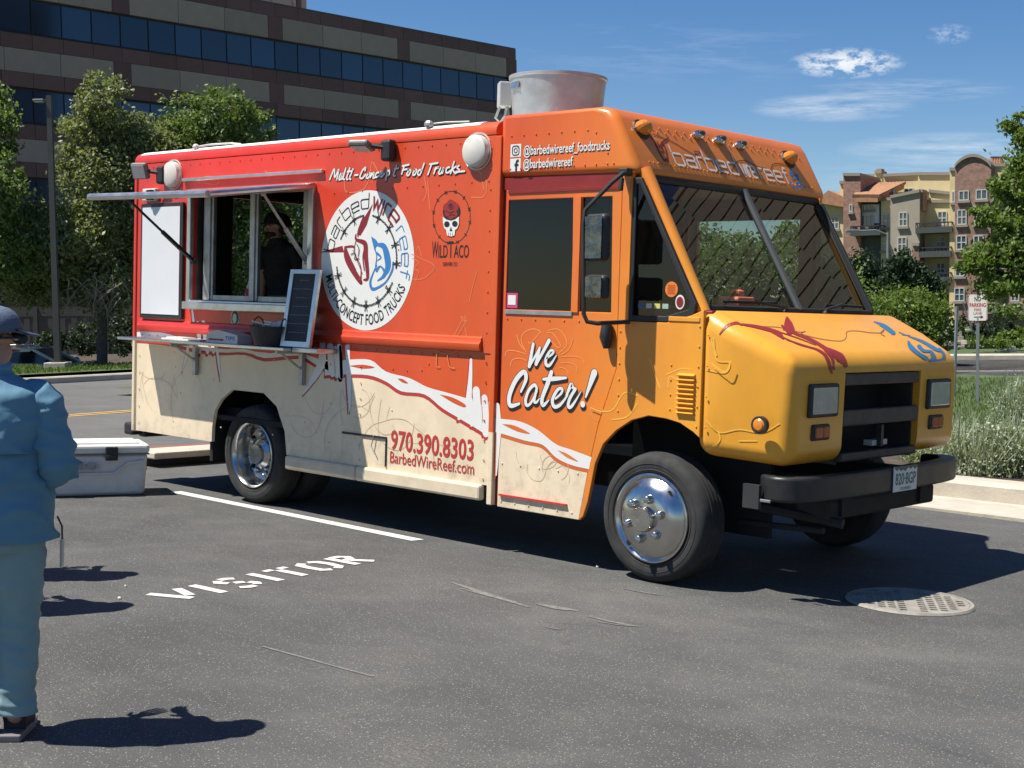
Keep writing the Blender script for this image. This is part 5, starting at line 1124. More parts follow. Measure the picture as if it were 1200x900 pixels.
    for nm in 'lr':
        S0, e_, w_ = sh[nm]; sx = 1 if nm == 'r' else -1
        if mats.get('long', True): path = [(*(S0 + Vector((-sx * .055, 0, -.02))), .060, .2), (*(S0.lerp(e_, .16)), .076, .5), (*(S0.lerp(e_, .4)), .078, .9), (*(S0.lerp(e_, .7)), .074, 1.2), (*e_, .070, 1.6), (*(e_.lerp(w_, .4)), .060, 1.2), (*(e_.lerp(w_, .93)), .046, .6)]
        else: path = [(*(S0 + Vector((-sx * .035, 0, -.01))), .082, .3), (*(S0.lerp(e_, .3)), .080, .6), (*(S0.lerp(e_, .75)), .078, .8)]
        MB().rings(looft(path, .030, (7, 7, 15), off + sx, 40), False).build('sleeve', mats['shirt'], t, smooth='all')
    if mats.get('yoke'):
        rows2 = [r_ for r_ in rows if r_[0] >= 1.06]; rg = loftz([(z + (.06 if i == 0 else 0), cx, cy, rx + .012, ry + .014 + (.012 if i == 0 else 0), am * .8) for i, (z, cx, cy, rx, ry, am) in enumerate(rows2[:-1])], .030, (5, 5, 9), off, 80)
        half = [[r_[k] for k in range(40, 80)] for r_ in rg]
        y_ = MB().rings(half, False, closed=False).build('shirt_yoke', mats['shirt'], t, smooth='all'); sd = y_.modifiers.new('thick', 'SOLIDIFY'); sd.thickness = .006
    MB().rings(loftz([(.74, 0, -.005, .19 * g, .15 * g, .3), (.80, 0, -.005, .20 * g, .155 * g, .5), (.90, 0, 0, .18 * g, .14 * g, .3)], .01, (5, 5, 8), off), False).build('trouser_seat', mats['pants'], t, smooth='all')
    for sx in (-1, 1):
        path = [(sx * .095 * g, -.005, .86, .108 * g, .3), (sx * .10 * g, -.008, .74, .110 * g, .6), (sx * .105 * g, .0, .60, .092 * g, .8), (sx * .108 * g, .012, .46, .078 * g, 1.1), (sx * .108 * g, .0, .32, .072 * g, 1.), (sx * .106 * g, -.008, .18, .068 * g, 1.3), (sx * .105 * g, -.008, .095, .070 * g, 1.2)]
        MB().rings(looft(path, .020, (5, 5, 10), off + 5 * sx, 48), False).build('trouser_leg', mats['pants'], t, smooth='all')
    for s, nm in ((-1, 'l'), (1, 'r')):
        nd = dict(h=((s * .10, -.05, .045), (.042, .04)), m=((s * .105, .05, .048), (.045, .042)), t=((s * .118, .15, .036), (.045, .030)), a=((s * .10, -.035, .10), .045)); sh_ = skin('shoe', nd, [('h', 'm'), ('m', 't'), ('h', 'a')], 'h', mats['shoe'], t, 2)
        so = MB(); out = [(s * .10 + x, y) for x, y in ((-.042, -.09), (.042, -.09), (.048, .02), (.058, .10), (.045, .19), (.01, .21), (-.03, .18), (-.045, .08), (-.04, .0))]
        so.prism(out, lambda u, v, d: (u, v, d), .0, .028).build('shoe_sole', mats['sole'], sh_, bevel=.006)
    # hair and cap
    hr = MB(); Mh = Matrix.Translation((hx, 0, 0)) @ Matrix.Rotation(head_turn, 4, 'Z')
    rings = []
    for z, rx, ry, yo in ((1.475, .055, .03, -.062), (1.50, .075, .055, -.045), (1.54, .088, .080, -.025), (1.58, .092, .098, -.012), (1.62, .082, .09, -.012), (1.645, .05, .055, -.012)):
        rings.append([Mh @ Vector((rx * math.cos(a), min(ry * math.sin(a) + yo, .06 if z > 1.56 else .0), z)) for a in [2 * math.pi * k / 20 for k in range(20)]])
    hr.rings(rings).build('hair', mats['hair'], t, smooth=True)
    cp = MB(); rings = []
    for k in range(7):
        a = k / 6 * math.pi / 2; rings.append([Mh @ Vector((.106 * math.cos(a) ** .8 * math.cos(b), (.122 * math.cos(a) ** .8) * math.sin(b) - .008, 1.565 + .105 * math.sin(a) - .012 * math.sin(b) * -1 * math.cos(a))) for b in [2 * math.pi * j / 28 for j in range(28)]])
    c_ = cp.rings(rings).build('cap', mats['cap'], t, smooth='all')
    bm_ = MB(); top = []; bot = []
    for j in range(15):
        a = math.pi * (j / 14); x = .092 * math.cos(a)
        for lst, dz in ((top, .006), (bot, 0)): lst.append((Mh @ Vector((x, .07, 1.578 + dz)), Mh @ Vector((x * .92, .085 + .095 * math.sin(a) ** .7, 1.566 + dz - .022 * math.sin(a) + .012 * (1 - abs(math.cos(a)))))))
    vs = [p for l in (top, bot) for q in l for p in q]; fs = []
    for o_ in (0, 30):
        for j in range(14): i = o_ + 2 * j; fs.append((i, i + 1, i + 3, i + 2))
    for j in range(14): fs.append((2 * j + 1, 2 * j + 31, 2 * j + 33, 2 * j + 3))
    bm_.add(vs, fs).build('cap_brim', mats['cap'], c_, smooth='all')
    MB().ball(Mh @ Vector((0, -.008, 1.671)), (.010, .010, .006), 8, 4).build('cap_button', mats['cap'], c_)
    # face
    ey = MB(); 
    for s in (-1, 1): ey.ball(Mh @ Vector((s * .030, .083, 1.545)), (.013, .009, .008), 8, 6)
    ey.build('eyes', mat('eye white', (.55, .52, .48), .3), t); 
    lp_ = MB().ball(Mh @ Vector((0, .087, 1.497)), (.022, .010, .006), 8, 5).build('lips', mat('lips', (.34, .12, .10), .5), t)
    if beard:
        MB().ball(Mh @ Vector((0, .045, 1.475)), (.058, .055, .034), 14, 8).build('beard', mats['hair'], t, smooth=True)
    return t, Mh
SHIRT = cloth('blue shirt cloth', (.105, .23, .315)); PANTS = cloth('teal trouser cloth', (.20, .31, .32))
CM = dict(yoke=True, shirt=SHIRT, pants=PANTS, shoe=mat('black shoe mesh', (.03, .025, .028), .8, var=.3, vs=40), sole=mat('grey sole', (.16, .15, .15), .7), hair=mat('auburn hair', (.10, .032, .018), .6, var=.3, vs=50), cap=mat('slate blue cap', (.085, .115, .17), .8, var=.12, vs=12, bump=.3, bs=90))
pp = gpx(-14, 862)
cust, Mh = person('person seen from behind in a blue shirt, teal trousers and slate blue cap', (pp.x, pp.y, 0), .86, R(-62), dict(r=((.255, -.03, 1.06), (.12, .19, 1.08)), l=((-.245, .0, 1.06), (-.08, .17, 1.03))), CM, girth=1.0); cust.scale = (.98, .98, .98)
sg = MB()
for s in (-1, 1): sg.ball(Mh @ Vector((s * .034, .098, 1.545)), (.030, .008, .022), 10, 6)
sg.tube([Mh @ Vector((x, y, 1.55)) for x, y in ((-.085, -.01), (-.083, .06), (-.06, .095), (0, .112), (.06, .095), (.083, .06), (.085, -.01))], .005, 6)
sg.build('sunglasses', BLK, cust)
cl_ = MB().tube([(.06 * math.cos(a), -.005 + .062 * math.sin(a), 1.435 + .012 * math.sin(a)) for a in [2 * math.pi * k / 16 for k in range(17)]], .020, 8).build('collar', mat('shirt collar', (.10, .25, .36), .85, var=.1), cust, smooth=True)
bd = MB().box(.262, .270, .0, .05, .66, .77).build('badge', mat('clear badge', (.35, .37, .38), .3), cust, bevel=.004); MB().tube([(.266, .025, .77), (.266, .02, .82), (.25, .01, .86)], .004, 6).build('badge_cord', BLK, bd)
# two more people stand just outside the left edge; only their shadows enter the picture
def copy_tree(o, parent=None):
    c = o.copy(); COL.objects.link(c); c.parent = parent
    for ch in list(o.children): copy_tree(ch, c)
    return c
for k, (x, y, a, lb) in enumerate(((-2.80, -3.08, .5, 'person outside the left edge whose head shadow falls farthest toward the truck'), (-2.02, -3.58, 1.2, 'person outside the left edge whose shadow joins the nearer one'))):
    c = copy_tree(cust); c.location = (x, y, 0); c.rotation_euler = (0, 0, a); c['label'] = lb
WM = dict(shirt=mat('black t-shirt', (.012, .012, .013), .9, var=.2), pants=mat('dark trousers', (.02, .022, .028), .9), shoe=CM['shoe'], sole=CM['sole'], hair=mat('dark brown hair', (.025, .014, .009), .6), cap=mat('black cap', (.012, .012, .013), .85), long=False)
wk, _ = person('person in a black t-shirt and black cap leaning inside the serving window', (-4.40, .62, .76), R(195), R(-38), dict(r=((.22, .10, 1.08), (.16, .20, .86)), l=((-.24, .10, 1.08), (-.20, .22, .86))), WM, lean=.25, girth=.9, beard=True)

# ================================================================== cool box
ci = gpx(124, 583); cl0 = gpx(40, 584); cr0 = gpx(174, 580)
cx_ = (Vector((cr0.x, cr0.y, 0)) - Vector((cl0.x, cl0.y, 0))).normalized()
ck = thing('cool_box', 'scuffed white cool box with black latches on the asphalt behind the blue-shirted person', 'cooler', (cr0.x - cx_.x * .47, cr0.y - cx_.y * .47, 0), math.atan2(cx_.y, cx_.x))
CW = mat('scuffed white plastic', (.62, .61, .58), .5, var=.08, vs=6, dirt=(.30, .28, .24, .5))
mb = MB(); rg = []
for z, k in ((.0, .0), (.03, .015), (.30, .03), (.345, .04)): rg.append([Vector((x * (.43 + k), .23 + y * (.20 + k * .6), z)) for x, y in ((-1, -1), (1, -1), (1, 1), (-1, 1))])
MB().rings(rg).build('cooler_body', CW, ck, bevel=.045, seg=4)
mb = MB().box(-.478, .478, -.005, .465, .352, .43); ld = mb.build('cooler_lid', CW, ck, bevel=.028, seg=3); MB().box(-.40, .40, .05, .41, .425, .445).build('lid_panel', CW, ld, bevel=.012)
MB().box(-.475, .475, .0, .46, .343, .353).build('lid_gasket', mat('grey gasket', (.2, .2, .19), .8), ck)
for x in (.16, -.26):
    lt = MB().box(x - .05, x + .05, -.035, .0, .30, .415).build('latch', BLK, ck, bevel=.008); MB().box(x - .038, x + .038, -.045, -.03, .31, .345).build('latch_tab', BLK, lt, bevel=.006)
MB().tube([(-.45, -.002, .19), (.18, -.002, .19), (.30, -.002, .275), (.44, -.002, .29)], .011, 8).build('body_ridge', CW, ck)
for s in (-1, 1): MB().box(s * .455 - .02, s * .455 + .02, .12, .34, .19, .31).build('side_handle', BLK, ck, bevel=.01)
lt2 = MB(); V, F = fit_text('IGLOO', -.33, .06, .222, .285, .03); n0 = len(V)
lt2.add([(v[0], -.020, v[1]) for v in V], F).add([(v[0], -.002, v[1]) for v in V], F)
for f_ in F:
    for i in range(len(f_)): a, b_ = f_[i], f_[(i + 1) % len(f_)]; lt2.f.append((a, b_, b_ + n0, a + n0))
me = bpy.data.meshes.new('cooler_lettering'); me.from_pydata(lt2.v, [], lt2.f); me.validate(); fin('cooler_lettering', me, mat('grey plastic letters', (.33, .33, .32), .5), ck)

# ================================================================== drain cover in the lot
dc = gpx(1066, 706); dg = thing('drain_grate', 'round iron drain cover with rows of slots, partly in the truck shadow', 'drain cover', (dc.x, dc.y, 0), .55)
IRON = mat('weathered iron', (.27, .25, .215), .8, .2, var=.25, vs=9, bump=.5, bs=40, dirt=(.16, .14, .11, .7))
rr0 = .365
holes = []
for j in range(-5, 6):
    for i in range(-5, 6):
        x, y = i * .058, j * .058
        if math.hypot(x, y) < .31 and abs(i) > 0: holes.append([(x - .021, y - .017), (x + .021, y - .017), (x + .021, y + .017), (x - .021, y + .017)])
MB().prism([(rr0 * .93 * math.cos(k * math.pi / 24), rr0 * .93 * math.sin(k * math.pi / 24)) for k in range(48)], lambda u, v, d: (u, v, d), .003, .014, holes).build('grate_plate', IRON, dg)
MB().lathe([(rr0 * .94, .004), (rr0 * .94, .016), (rr0, .016), (rr0 + .01, .003)], (0, 0, 0), 'z', 48).build('grate_ring', IRON, dg)
MB().lathe([(rr0 * .92, .0022), (.0, .0022)], (0, 0, 0), 'z', 40).build('drain_pit', mat('black pit', (.004, .004, .004), .9), dg)

# ================================================================== background frame: level, facing the view
def hor(px): return 356.5 - .0141 * (px - 600)
def B(X, D, H): return CC + RH * X + FH * D + G * H                # right, away, above eye level
def Bpx(px, py, D): return B((px - 600) / FL * D, D, (hor(px) - py) / FL * D)
def upright(o, p, yaw=0.):
    """stand a thing plumb at p, its local x along the view's right (turned by yaw), y away"""
    x = RH * math.cos(yaw) - FH * math.sin(yaw); y = FH * math.cos(yaw) + RH * math.sin(yaw); o.matrix_world = frameM(p, x, y, G); return o
# ---- office building
def shared(name, proto, loc, parent, scale=None):
    o = proto.copy(); o.name = name; COL.objects.link(o); o.parent = parent; o.location = loc
    if scale: o.scale = scale
    return o
TANP = mat('tan precast panel', (.37, .285, .21), .8, var=.07, vs=1.2); BRNP = mat('brown precast panel', (.165, .085, .066), .75, var=.10, vs=1.5); OWIN = mat('dark blue office glass', (.012, .028, .055), .08, var=.15, vs=.3, spec=.9); OFR = mat('dark window frame', (.012, .012, .014), .5)
def objvar(m, lo, hi):
    n = NT(m.node_tree); b = n.n['Principled BSDF']; rnd_ = n.node('ShaderNodeObjectInfo').outputs['Random']; src = b.inputs['Base Color'].links[0].from_socket
    n.set(b.inputs['Base Color'], n.mix(1., src, n.ramp(rnd_, [(0, lo), (1, hi)]), 'MULTIPLY'))
for m_, lo, hi in ((TANP, .90, 1.08), (BRNP, .85, 1.12), (OWIN, .35, 1.8)): objvar(m_, lo, hi)
def unitbox(name, m, parent, x0, x1, y0, y1, z0, z1):
    return MB().box(x0, x1, y0, y1, z0, z1).build(name, m, parent)
def office(label, A_, B_, Htop, floors, ext0, bays, offs, depth=16):
    d = (B_ - A_); ln = d.length; ex = d.normalized(); ez = G; ey = ez.cross(ex)
    if ey.dot(A_ - CC) < 0: pass
    t = thing('office_building', label, 'office building'); t.matrix_world = frameM(A_ - G * 1.9, ex, ey, ez); Ht = Htop + 1.9
    MB().box(ext0, ln, .10, depth, 0, Ht - .02).build('wall', BRNP, t)
    bw = ln * .2545; z = Ht
    rows = [('b', .58), ('t', 1.06)]
    for k in range(floors): rows += [('w', 1.5), ('b', .6), ('t', .95), ('b', .6)]
    rng_ = []
    protos = {}
    for kind, h in rows:
        z0 = z - h
        for k in range(-2 if ext0 < 0 else 0, 4 if ext0 < 0 else bays):
            xb = offs + k * bw
            if xb + bw > ln + .1: 
                if kind != 'w' and k > 9: continue
            if kind == 't':
                w_ = (bw - .86) / 3
                for j in range(3):
                    x0 = xb + .43 + j * w_
                    if x0 + w_ > ln: continue
                    key = ('t', h)
                    if key not in protos: protos[key] = MB().box(.012, w_ - .012, -.05, .11, -h + .01, -.01).build('stone_panel', TANP, t); protos[key].location = (x0, 0, z)
                    else: shared('stone_panel', protos[key], (x0, 0, z), t)
                key = ('p', h)
                if key not in protos: protos[key] = MB().box(-.42, .42, -.055, .11, -h, 0).build('pier_panel', BRNP, t); protos[key].location = (xb, 0, z)
                else: shared('pier_panel', protos[key], (xb, 0, z), t)
            else:
                w_ = bw / 6
                for j in range(6):
                    x0 = xb + j * w_
                    if x0 + w_ > ln + .05 or x0 < ext0: continue
                    key = (kind, h)
                    if kind == 'w':
                        if key not in protos:
                            protos[key] = MB().box(.035, w_ - .035, .05, .09, -h + .10, -.10).build('window_pane', OWIN, t); protos[key].location = (x0, 0, z)
                        else: shared('window_pane', protos[key], (x0, 0, z), t)
                    else:
                        if key not in protos: protos[key] = MB().box(.010, w_ - .010, -.055, .11, -h + .005, -.005).build('brown_panel', BRNP, t); protos[key].location = (x0, 0, z)
                        else: shared('brown_panel', protos[key], (x0, 0, z), t)
        if kind == 'w': MB().box(ext0, ln - .02, .085, .105, z0, z).build('window_band', OFR, t)
        z = z0
    MB().box(ln - .45, ln + .06, -.06, .4, 0, Ht + .02).build('corner_pier', BRNP, t)
    MB().box(ext0, ln + .03, -.07, .5, Ht, Ht + .06).build('parapet_cap', mat('parapet metal', (.10, .07, .065), .5), t)
    return t, ln
OA = B(-640 / FL * 55.5, 55.5, 0); OB = B(8 / FL * 80, 80, 0)
ofc, oln = office('long brown and tan office building with blue ribbon windows behind the trees', OA, OB, 14.45, 4, -9., 4, (OB - OA).length * .2276)
ph = thing('rooftop_block', 'pale beige rooftop block showing above the brown office roof', 'building'); ph.matrix_world = frameM(Bpx(322, 60, 84), (OB - OA).normalized(), G.cross((OB - OA).normalized()), G)
BEI = mat('beige precast', (.42, .36, .27), .8, var=.08)
MB().box(-5, 3.1, 0, 6, -3, 4.4).build('wall', BEI, ph)
for k in range(5): MB().box(-4.4 + k * 1.6, -4.2 + k * 1.6, -.1, 0, -3, 4.38).build('wall_rib', BEI, ph)
MB().box(2.3, 2.6, -.12, 0, -1, 3.2).box(2.5, 2.7, -.14, -.02, .5, .9).build('roof_pipe', mat('rust pipe', (.16, .09, .06), .7), ph)
# the striped office tower that the windscreen mirrors stands to the right, outside the frame
def tower():
    az = R(58); dist = 46; c = B(math.sin(az) * dist, math.cos(az) * dist, 0); ey = RH * math.sin(az) + FH * math.cos(az); ex = ey.cross(G)
    t = thing('office_tower', 'tall building clad in tan boards right of the frame, seen only in the windscreen reflection', 'building'); t.matrix_world = frameM(c - G * 2, ex, ey, G); H_ = 2 + dist * math.tan(R(29.3))
    MB().box(-16, 16, .12, 14, 0, H_ - .05).build('wall', mat('dark cladding joint', (.05, .045, .04), .9), t); MB().box(-16.1, 16.1, -.05, .5, H_ - .04, H_ + .15).build('parapet_cap', TRIMT, t)
    pz = MB().box(-16, 16, 0, .12, .075, .56).build('cladding_board', TANT, t); pz.location = (0, 0, H_ - .6)
    for k in range(1, 44): shared('cladding_board', pz, (0, 0, H_ - .6 - .56 * k), t)
    return t
TANT = mat('tan cladding', (.24, .21, .17), .8, var=.06); TRIMT = mat('tan coping', (.28, .25, .2), .8)
tower()
# hedge behind the camera at the left, mirrored in the cab door glass
hp_ = B(-40, -3.5, -1.7); hg = thing('hedge', 'long dark hedge far behind the camera, seen only in the door glass', 'hedge', hp_)

# ---- apartment building
BRIK = bpy.data.materials.new('mixed red brick'); BRIK.use_nodes = True; n = NT(BRIK.node_tree); o_ = n.node('ShaderNodeTexCoord').outputs['Object']
sw = n.node('ShaderNodeSeparateXYZ', _0=o_); vec = n.node('ShaderNodeCombineXYZ', X=n.math('ADD', sw.outputs[0], sw.outputs[1]), Y=sw.outputs[2])
bt = n.node('ShaderNodeTexBrick', Vector=vec, Color1=(.27, .13, .095), Color2=(.15, .085, .07), Mortar=(.22, .18, .15), Scale=2.6, Mortar_Size=.02, Bias=-.1)
c = n.mix(n.ramp(n.noise(o_, 3.5, 3, .6), [(.4, 0.), (.65, .55)]), bt.outputs[0], (.36, .22, .17)); n.set(n.n['Principled BSDF'].inputs['Base Color'], c); n.n['Principled BSDF'].inputs['Roughness'].default_value = .85
YEL = mat('yellow stucco', (.56, .47, .26), .9, var=.06, vs=1.5); TAU = mat('taupe stucco', (.33, .285, .225), .9, var=.06, vs=1.5); SID = mat('white siding', (.60, .60, .58), .7); TIL = mat('orange roof tile', (.34, .17, .09), .8, var=.2, vs=4, bump=.6, bs=8); GRYT = mat('dark grey trim', (.07, .07, .075), .7); TRIM = mat('stone coping', (.26, .22, .18), .8)
AWIN = mat('apartment window glass', (.05, .075, .10), .08, spec=.9, var=.3, vs=.8); WFR = mat('white window frame', (.46, .46, .43), .5); RAIL = mat('dark balcony rail', (.03, .03, .033), .5)
APY = R(-30); A0 = Bpx(1060, hor(1060), 84); apt = thing('apartment_building', 'brick and yellow stucco apartment building with balconies at the right', 'apartment building'); 
ax = RH * math.cos(-APY) - FH * math.sin(-APY); ay = FH * math.cos(-APY) + RH * math.sin(-APY)
apt.matrix_world = frameM(A0, ax, ay, G); apt_inv = apt.matrix_world.inverted()
def al(px, py, y=0.):
    """pixel -> local (x,z) on the plane y of the building"""
    o = apt_inv @ CC; d = (apt_inv.to_3x3() @ (RH * ((px - 600) / FL) + FH + G * ((hor(px) - py) / FL))); t = (y - o.y) / d.y; p = o + d * t; return p.x, p.z
def ablock(name, x0, x1, yt, m, y=0., dep=8, yt1=None, yb=420, cop=True, label=None, arch=False):
    a = al(x0, yt, y); b = al(x1, yt if yt1 is None else yt1, y); zb = al(x0, yb, y)[1]
    if arch:
        n_ = 20; top_ = [(a[0] + (b[0] - a[0]) * k / n_, a[1] + (b[1] - a[1]) * k / n_ + (.62 * math.sin(math.pi * k / n_) ** .7)) for k in range(n_ + 1)]
    else: top_ = [(a[0], a[1]), (b[0], b[1])]
    o = MB().prism([(a[0], zb), *top_, (b[0], zb)][::-1], lambda u, v, d: Vector((u, y + d, v)), 0, dep).build(name, m, apt, label)
    if cop:
        cpm = MB(); rg = [[Vector((p[0], y - .12, p[1] - .02)), Vector((p[0], y - .12, p[1] + .16)), Vector((p[0], y + dep, p[1] + .16)), Vector((p[0], y + dep, p[1] - .02))] for p in top_]; cpm.rings(rg).build('coping', TRIM, o)
    return o
def awin(x0, x1, yt, yb, y=0., rows=2, cols=2, fm=None):
    a = al(x0, yb, y); b = al(x1, yt, y); f = MB(); e = .055; w_ = b[0] - a[0]; h = b[1] - a[1]
    f.box(a[0], b[0], y - .06, y + .02, a[1], a[1] + e).box(a[0], b[0], y - .06, y + .02, b[1] - e, b[1]).box(a[0], a[0] + e, y - .059, y + .019, a[1] + e, b[1] - e).box(b[0] - e, b[0], y - .059, y + .019, a[1] + e, b[1] - e)
    for k in range(1, cols): x = a[0] + w_ * k / cols; f.box(x - .03, x + .03, y - .055, y + .018, a[1] + e, b[1] - e)
    for k in range(1, rows): z = a[1] + h * k / rows; f.box(a[0] + e, b[0] - e, y - .05, y + .017, z - .03, z + .03)
    fr = f.build('window', fm or WFR, apt); MB().box(a[0] + .02, b[0] - .02, y - .02, y + .03, a[1] + .02, b[1] - .02).build('window_pane', AWIN, fr); MB().box(a[0] - .08, b[0] + .08, y - .14, y + .0, a[1] - .14, a[1] - .01).build('window_sill', TRIM, fr)
def abalc(x0, x1, yt, yb, y=0., out=1.5):
    a = al(x0, yb, y - out); b = al(x1, yt, y - out); mb = MB(); zs = a[1]
    base = MB().box(a[0], b[0], y - out, y, zs, zs + .35).build('balcony', GRYT, apt)
    mb.box(a[0], b[0], y - out, y - out + .06, b[1] - .07, b[1]); mb.box(a[0], a[0] + .06, y - out, y, b[1] - .071, b[1] - .001); mb.box(b[0] - .06, b[0], y - out, y, b[1] - .071, b[1] - .001); nb_ = max(4, int((b[0] - a[0]) / .20))
    for k in range(nb_ + 1): x = a[0] + .02 + (b[0] - a[0] - .04) * k / nb_; mb.box(x - .02, x + .02, y - out + .02, y - out + .05, zs + .35, b[1] - .07)
    for k in range(6): yy = y - out + out * k / 6; mb.box(a[0] + .01, a[0] + .04, yy, yy + .03, zs + .35, b[1] - .072)
    mb.build('balcony_rail', RAIL, base)
ablock('brick_wing', 940, 966, 238, BRIK, 1.5, 7); ablock('yellow_wing', 962, 989, 238, YEL, .6, 7)
mb = MB(); a = al(955, 238, .3); b = al(972, 224, .3); c_ = al(990, 232, .3)
mb.prism([(a[0], a[1]), (b[0], b[1]), (c_[0], c_[1]), (c_[0], c_[1] - .6)], lambda u, v, d: Vector((u, .2 + d, v)), 0, 6).build('gable_roof', TIL, apt)
ablock('yellow_chimney', 985, 991, 216, YEL, 1.0, 3); ablock('brick_tower', 989, 1009, 207, BRIK, 0., 6)
ablock('upper_block', 1009, 1040, 208, YEL, 5., 7); ablock('upper_block', 1036, 1078, 208, YEL, 3.6, 8, 206); ablock('upper_block', 1076, 1114, 206, YEL, 3.0, 8)
ablock('chimney', 1026, 1034, 204, YEL, 4.4, 1.2); MB().box(*[al(1027, 204, 4.4)[0], al(1033, 204, 4.4)[0], 4.5, 5.2, al(1027, 204, 4.4)[1], al(1027, 199, 4.4)[1]]).build('chimney_pot', TIL, apt)
ablock('bay_wall', 1007, 1035, 230, GRYT, .5, 6); a = al(1008.5, 263, .38); b = al(1031, 240, .38); MB().box(a[0], b[0], .36, .52, a[1], b[1]).build('white_siding', SID, apt)
# orange tiled roof over the bay
mb = MB(); r0 = al(1003, 232, -.5); r1 = al(1030, 232, -.5); e0 = al(1014, 218, 3.); e1 = al(1058, 216, 3.); r2 = al(1040, 230, -.5)
rb = [Vector((r0[0], -.7, r0[1])), Vector((r1[0], -.7, r1[1])), Vector((e1[0], 3.4, e1[1])), Vector((e0[0], 3.4, e0[1]))]
mb.add([*rb, *[p - Vector((0, 0, .3)) for p in rb]], [(0, 1, 2, 3), (7, 6, 5, 4), (0, 4, 5, 1), (1, 5, 6, 2), (2, 6, 7, 3), (3, 7, 4, 0)]); trf = mb.build('tile_roof', TIL, apt)
tl_ = MB()
for k in range(12):
    t_ = k / 11; p = rb[0].lerp(rb[1], t_) + Vector((0, -.02, .05)); q = rb[3].lerp(rb[2], t_) + Vector((0, 0, .05)); tl_.tube([p, q], .13, 6)
tl_.build('roof_tile', TIL, trf, kind='stuff')
MB().prism([(r1[0], r1[1] - .4), (e1[0], e1[1] - .3), (e1[0], e1[1] - 3.4), (r1[0], r1[1] - 3)], lambda u, v, d: Vector((u, 1.2 + d, v)), 0, .3).build('roof_gable_end', GRYT, apt)
ablock('yellow_bay', 1033, 1046, 236, YEL, .2, 6, 235); ablock('taupe_block', 1044, 1078, 233, TAU, -.4, 7, 226); ablock('yellow_bay', 1076, 1116, 238, YEL, .9, 6)
ablock('parapet_step', 1089, 1117, 226, YEL, .95, 5, 229); ablock('brick_fin', 1077.5, 1082, 226, BRIK, -.2, 1, yb=248)
ablock('yellow_strip', 1113, 1122, 201, YEL, -.4, 6); ablock('brick_tower', 1119, 1161, 198, BRIK, -.8, 8, 197, arch=True); ablock('yellow_wing', 1158, 1178, 196, YEL, .2, 7); ablock('brick_wing', 1174, 1215, 205, BRIK, 0, 8)
for k in range(4): MB().lathe([(.16, 0), (.13, .5), (.18, .55)], (al(1163 + k * 3, 196, 1)[0], 1, al(1163 + k * 3, 196, 1)[1]), 'z', 8, True).build('chimney_pot', TIL, apt)
for q in ((996, 1000, 240, 249, 0, 1, 1), (1011, 1025, 240, 247, .36, 1, 3), (1010, 1025, 252, 266, .36, 1, 3), (1035, 1044, 251, 267, .2, 2, 2), (1033.5, 1043, 278, 294, .2, 2, 2), (1054, 1064, 249, 266, -.4, 2, 2), (1052.5, 1063, 278, 295, -.4, 2, 2), (1099, 1110, 248, 264, .9, 2, 2), (1075, 1085, 250, 266, .9, 2, 2), (1073, 1083, 277, 288, .9, 2, 2), (1098, 1108, 277, 290, .9, 2, 2), (1098, 1108, 308, 322, .9, 2, 2), (975, 984, 254, 269, .6, 2, 2), (1060, 1071, 221, 228, 3.6, 1, 2), (1115.5, 1119, 225, 238, -.4, 1, 1), (1123.5, 1135.5, 224, 236, -.8, 1, 2), (1143.5, 1157, 222.5, 235, -.8, 1, 2), (1122, 1133, 246, 264, -.8, 2, 2), (1142, 1154, 246, 264, -.8, 2, 2), (1121, 1133, 276, 293, -.8, 2, 2), (1141, 1153, 276, 293, -.8, 2, 2), (1120, 1131, 307, 324, -.8, 2, 2), (1119, 1131, 337, 353, -.8, 2, 2), (1150, 1165, 337, 353, -.8, 2, 2), (1185, 1195, 337, 353, 0, 2, 2)):
    awin(*q)
for q in ((997, 1032, 264, 277, .4), (1073, 1116, 260, 274, .9), (1077, 1115, 289, 302, .9), (1077, 1115, 319, 332, .9)): abalc(*q)
a = al(1077, 302, .4); b = al(1116, 276, .4)
ablock('brick_pier', 1070, 1078, 288, BRIK, -.6, 1.2); 
# ---- light pole on the left street
LPD = 36.; lb = Bpx(68, 429, LPD); zt_ = (429 - 115) / FL * LPD
lpole = thing('street_lamp', 'tall square grey street lamp post with one flat head, left of the truck', 'street lamp'); upright(lpole, lb); POLM = mat('bronze lamp pole', (.075, .07, .062), .5, .3, var=.1)
MB().rings([[Vector((sx * r_, sy * r_, z)) for sx, sy in ((-1, -1), (1, -1), (1, 1), (-1, 1))] for z, r_ in ((.1, .078), (zt_, .062))]).build('pole', POLM, lpole)
MB().box(-.28, .28, -.28, .28, -.25, .10).build('concrete_base', CONC, lpole, bevel=.02); MB().box(-.14, .14, -.14, .14, .10, .13).build('base_plate', POLM, lpole)
MB().box(-.2, 0, -.03, .03, zt_ - .14, zt_ - .09).build('lamp_arm', POLM, lpole); hd_ = MB().box(-.40, -.12, -.11, .11, zt_ - .15, zt_ - .09).build('lamp_head', mat('grey lamp head', (.16, .16, .155), .4), lpole, bevel=.02); MB().box(-.37, -.15, -.09, .09, zt_ - .165, zt_ - .151).build('lamp_lens', PWH, hd_)
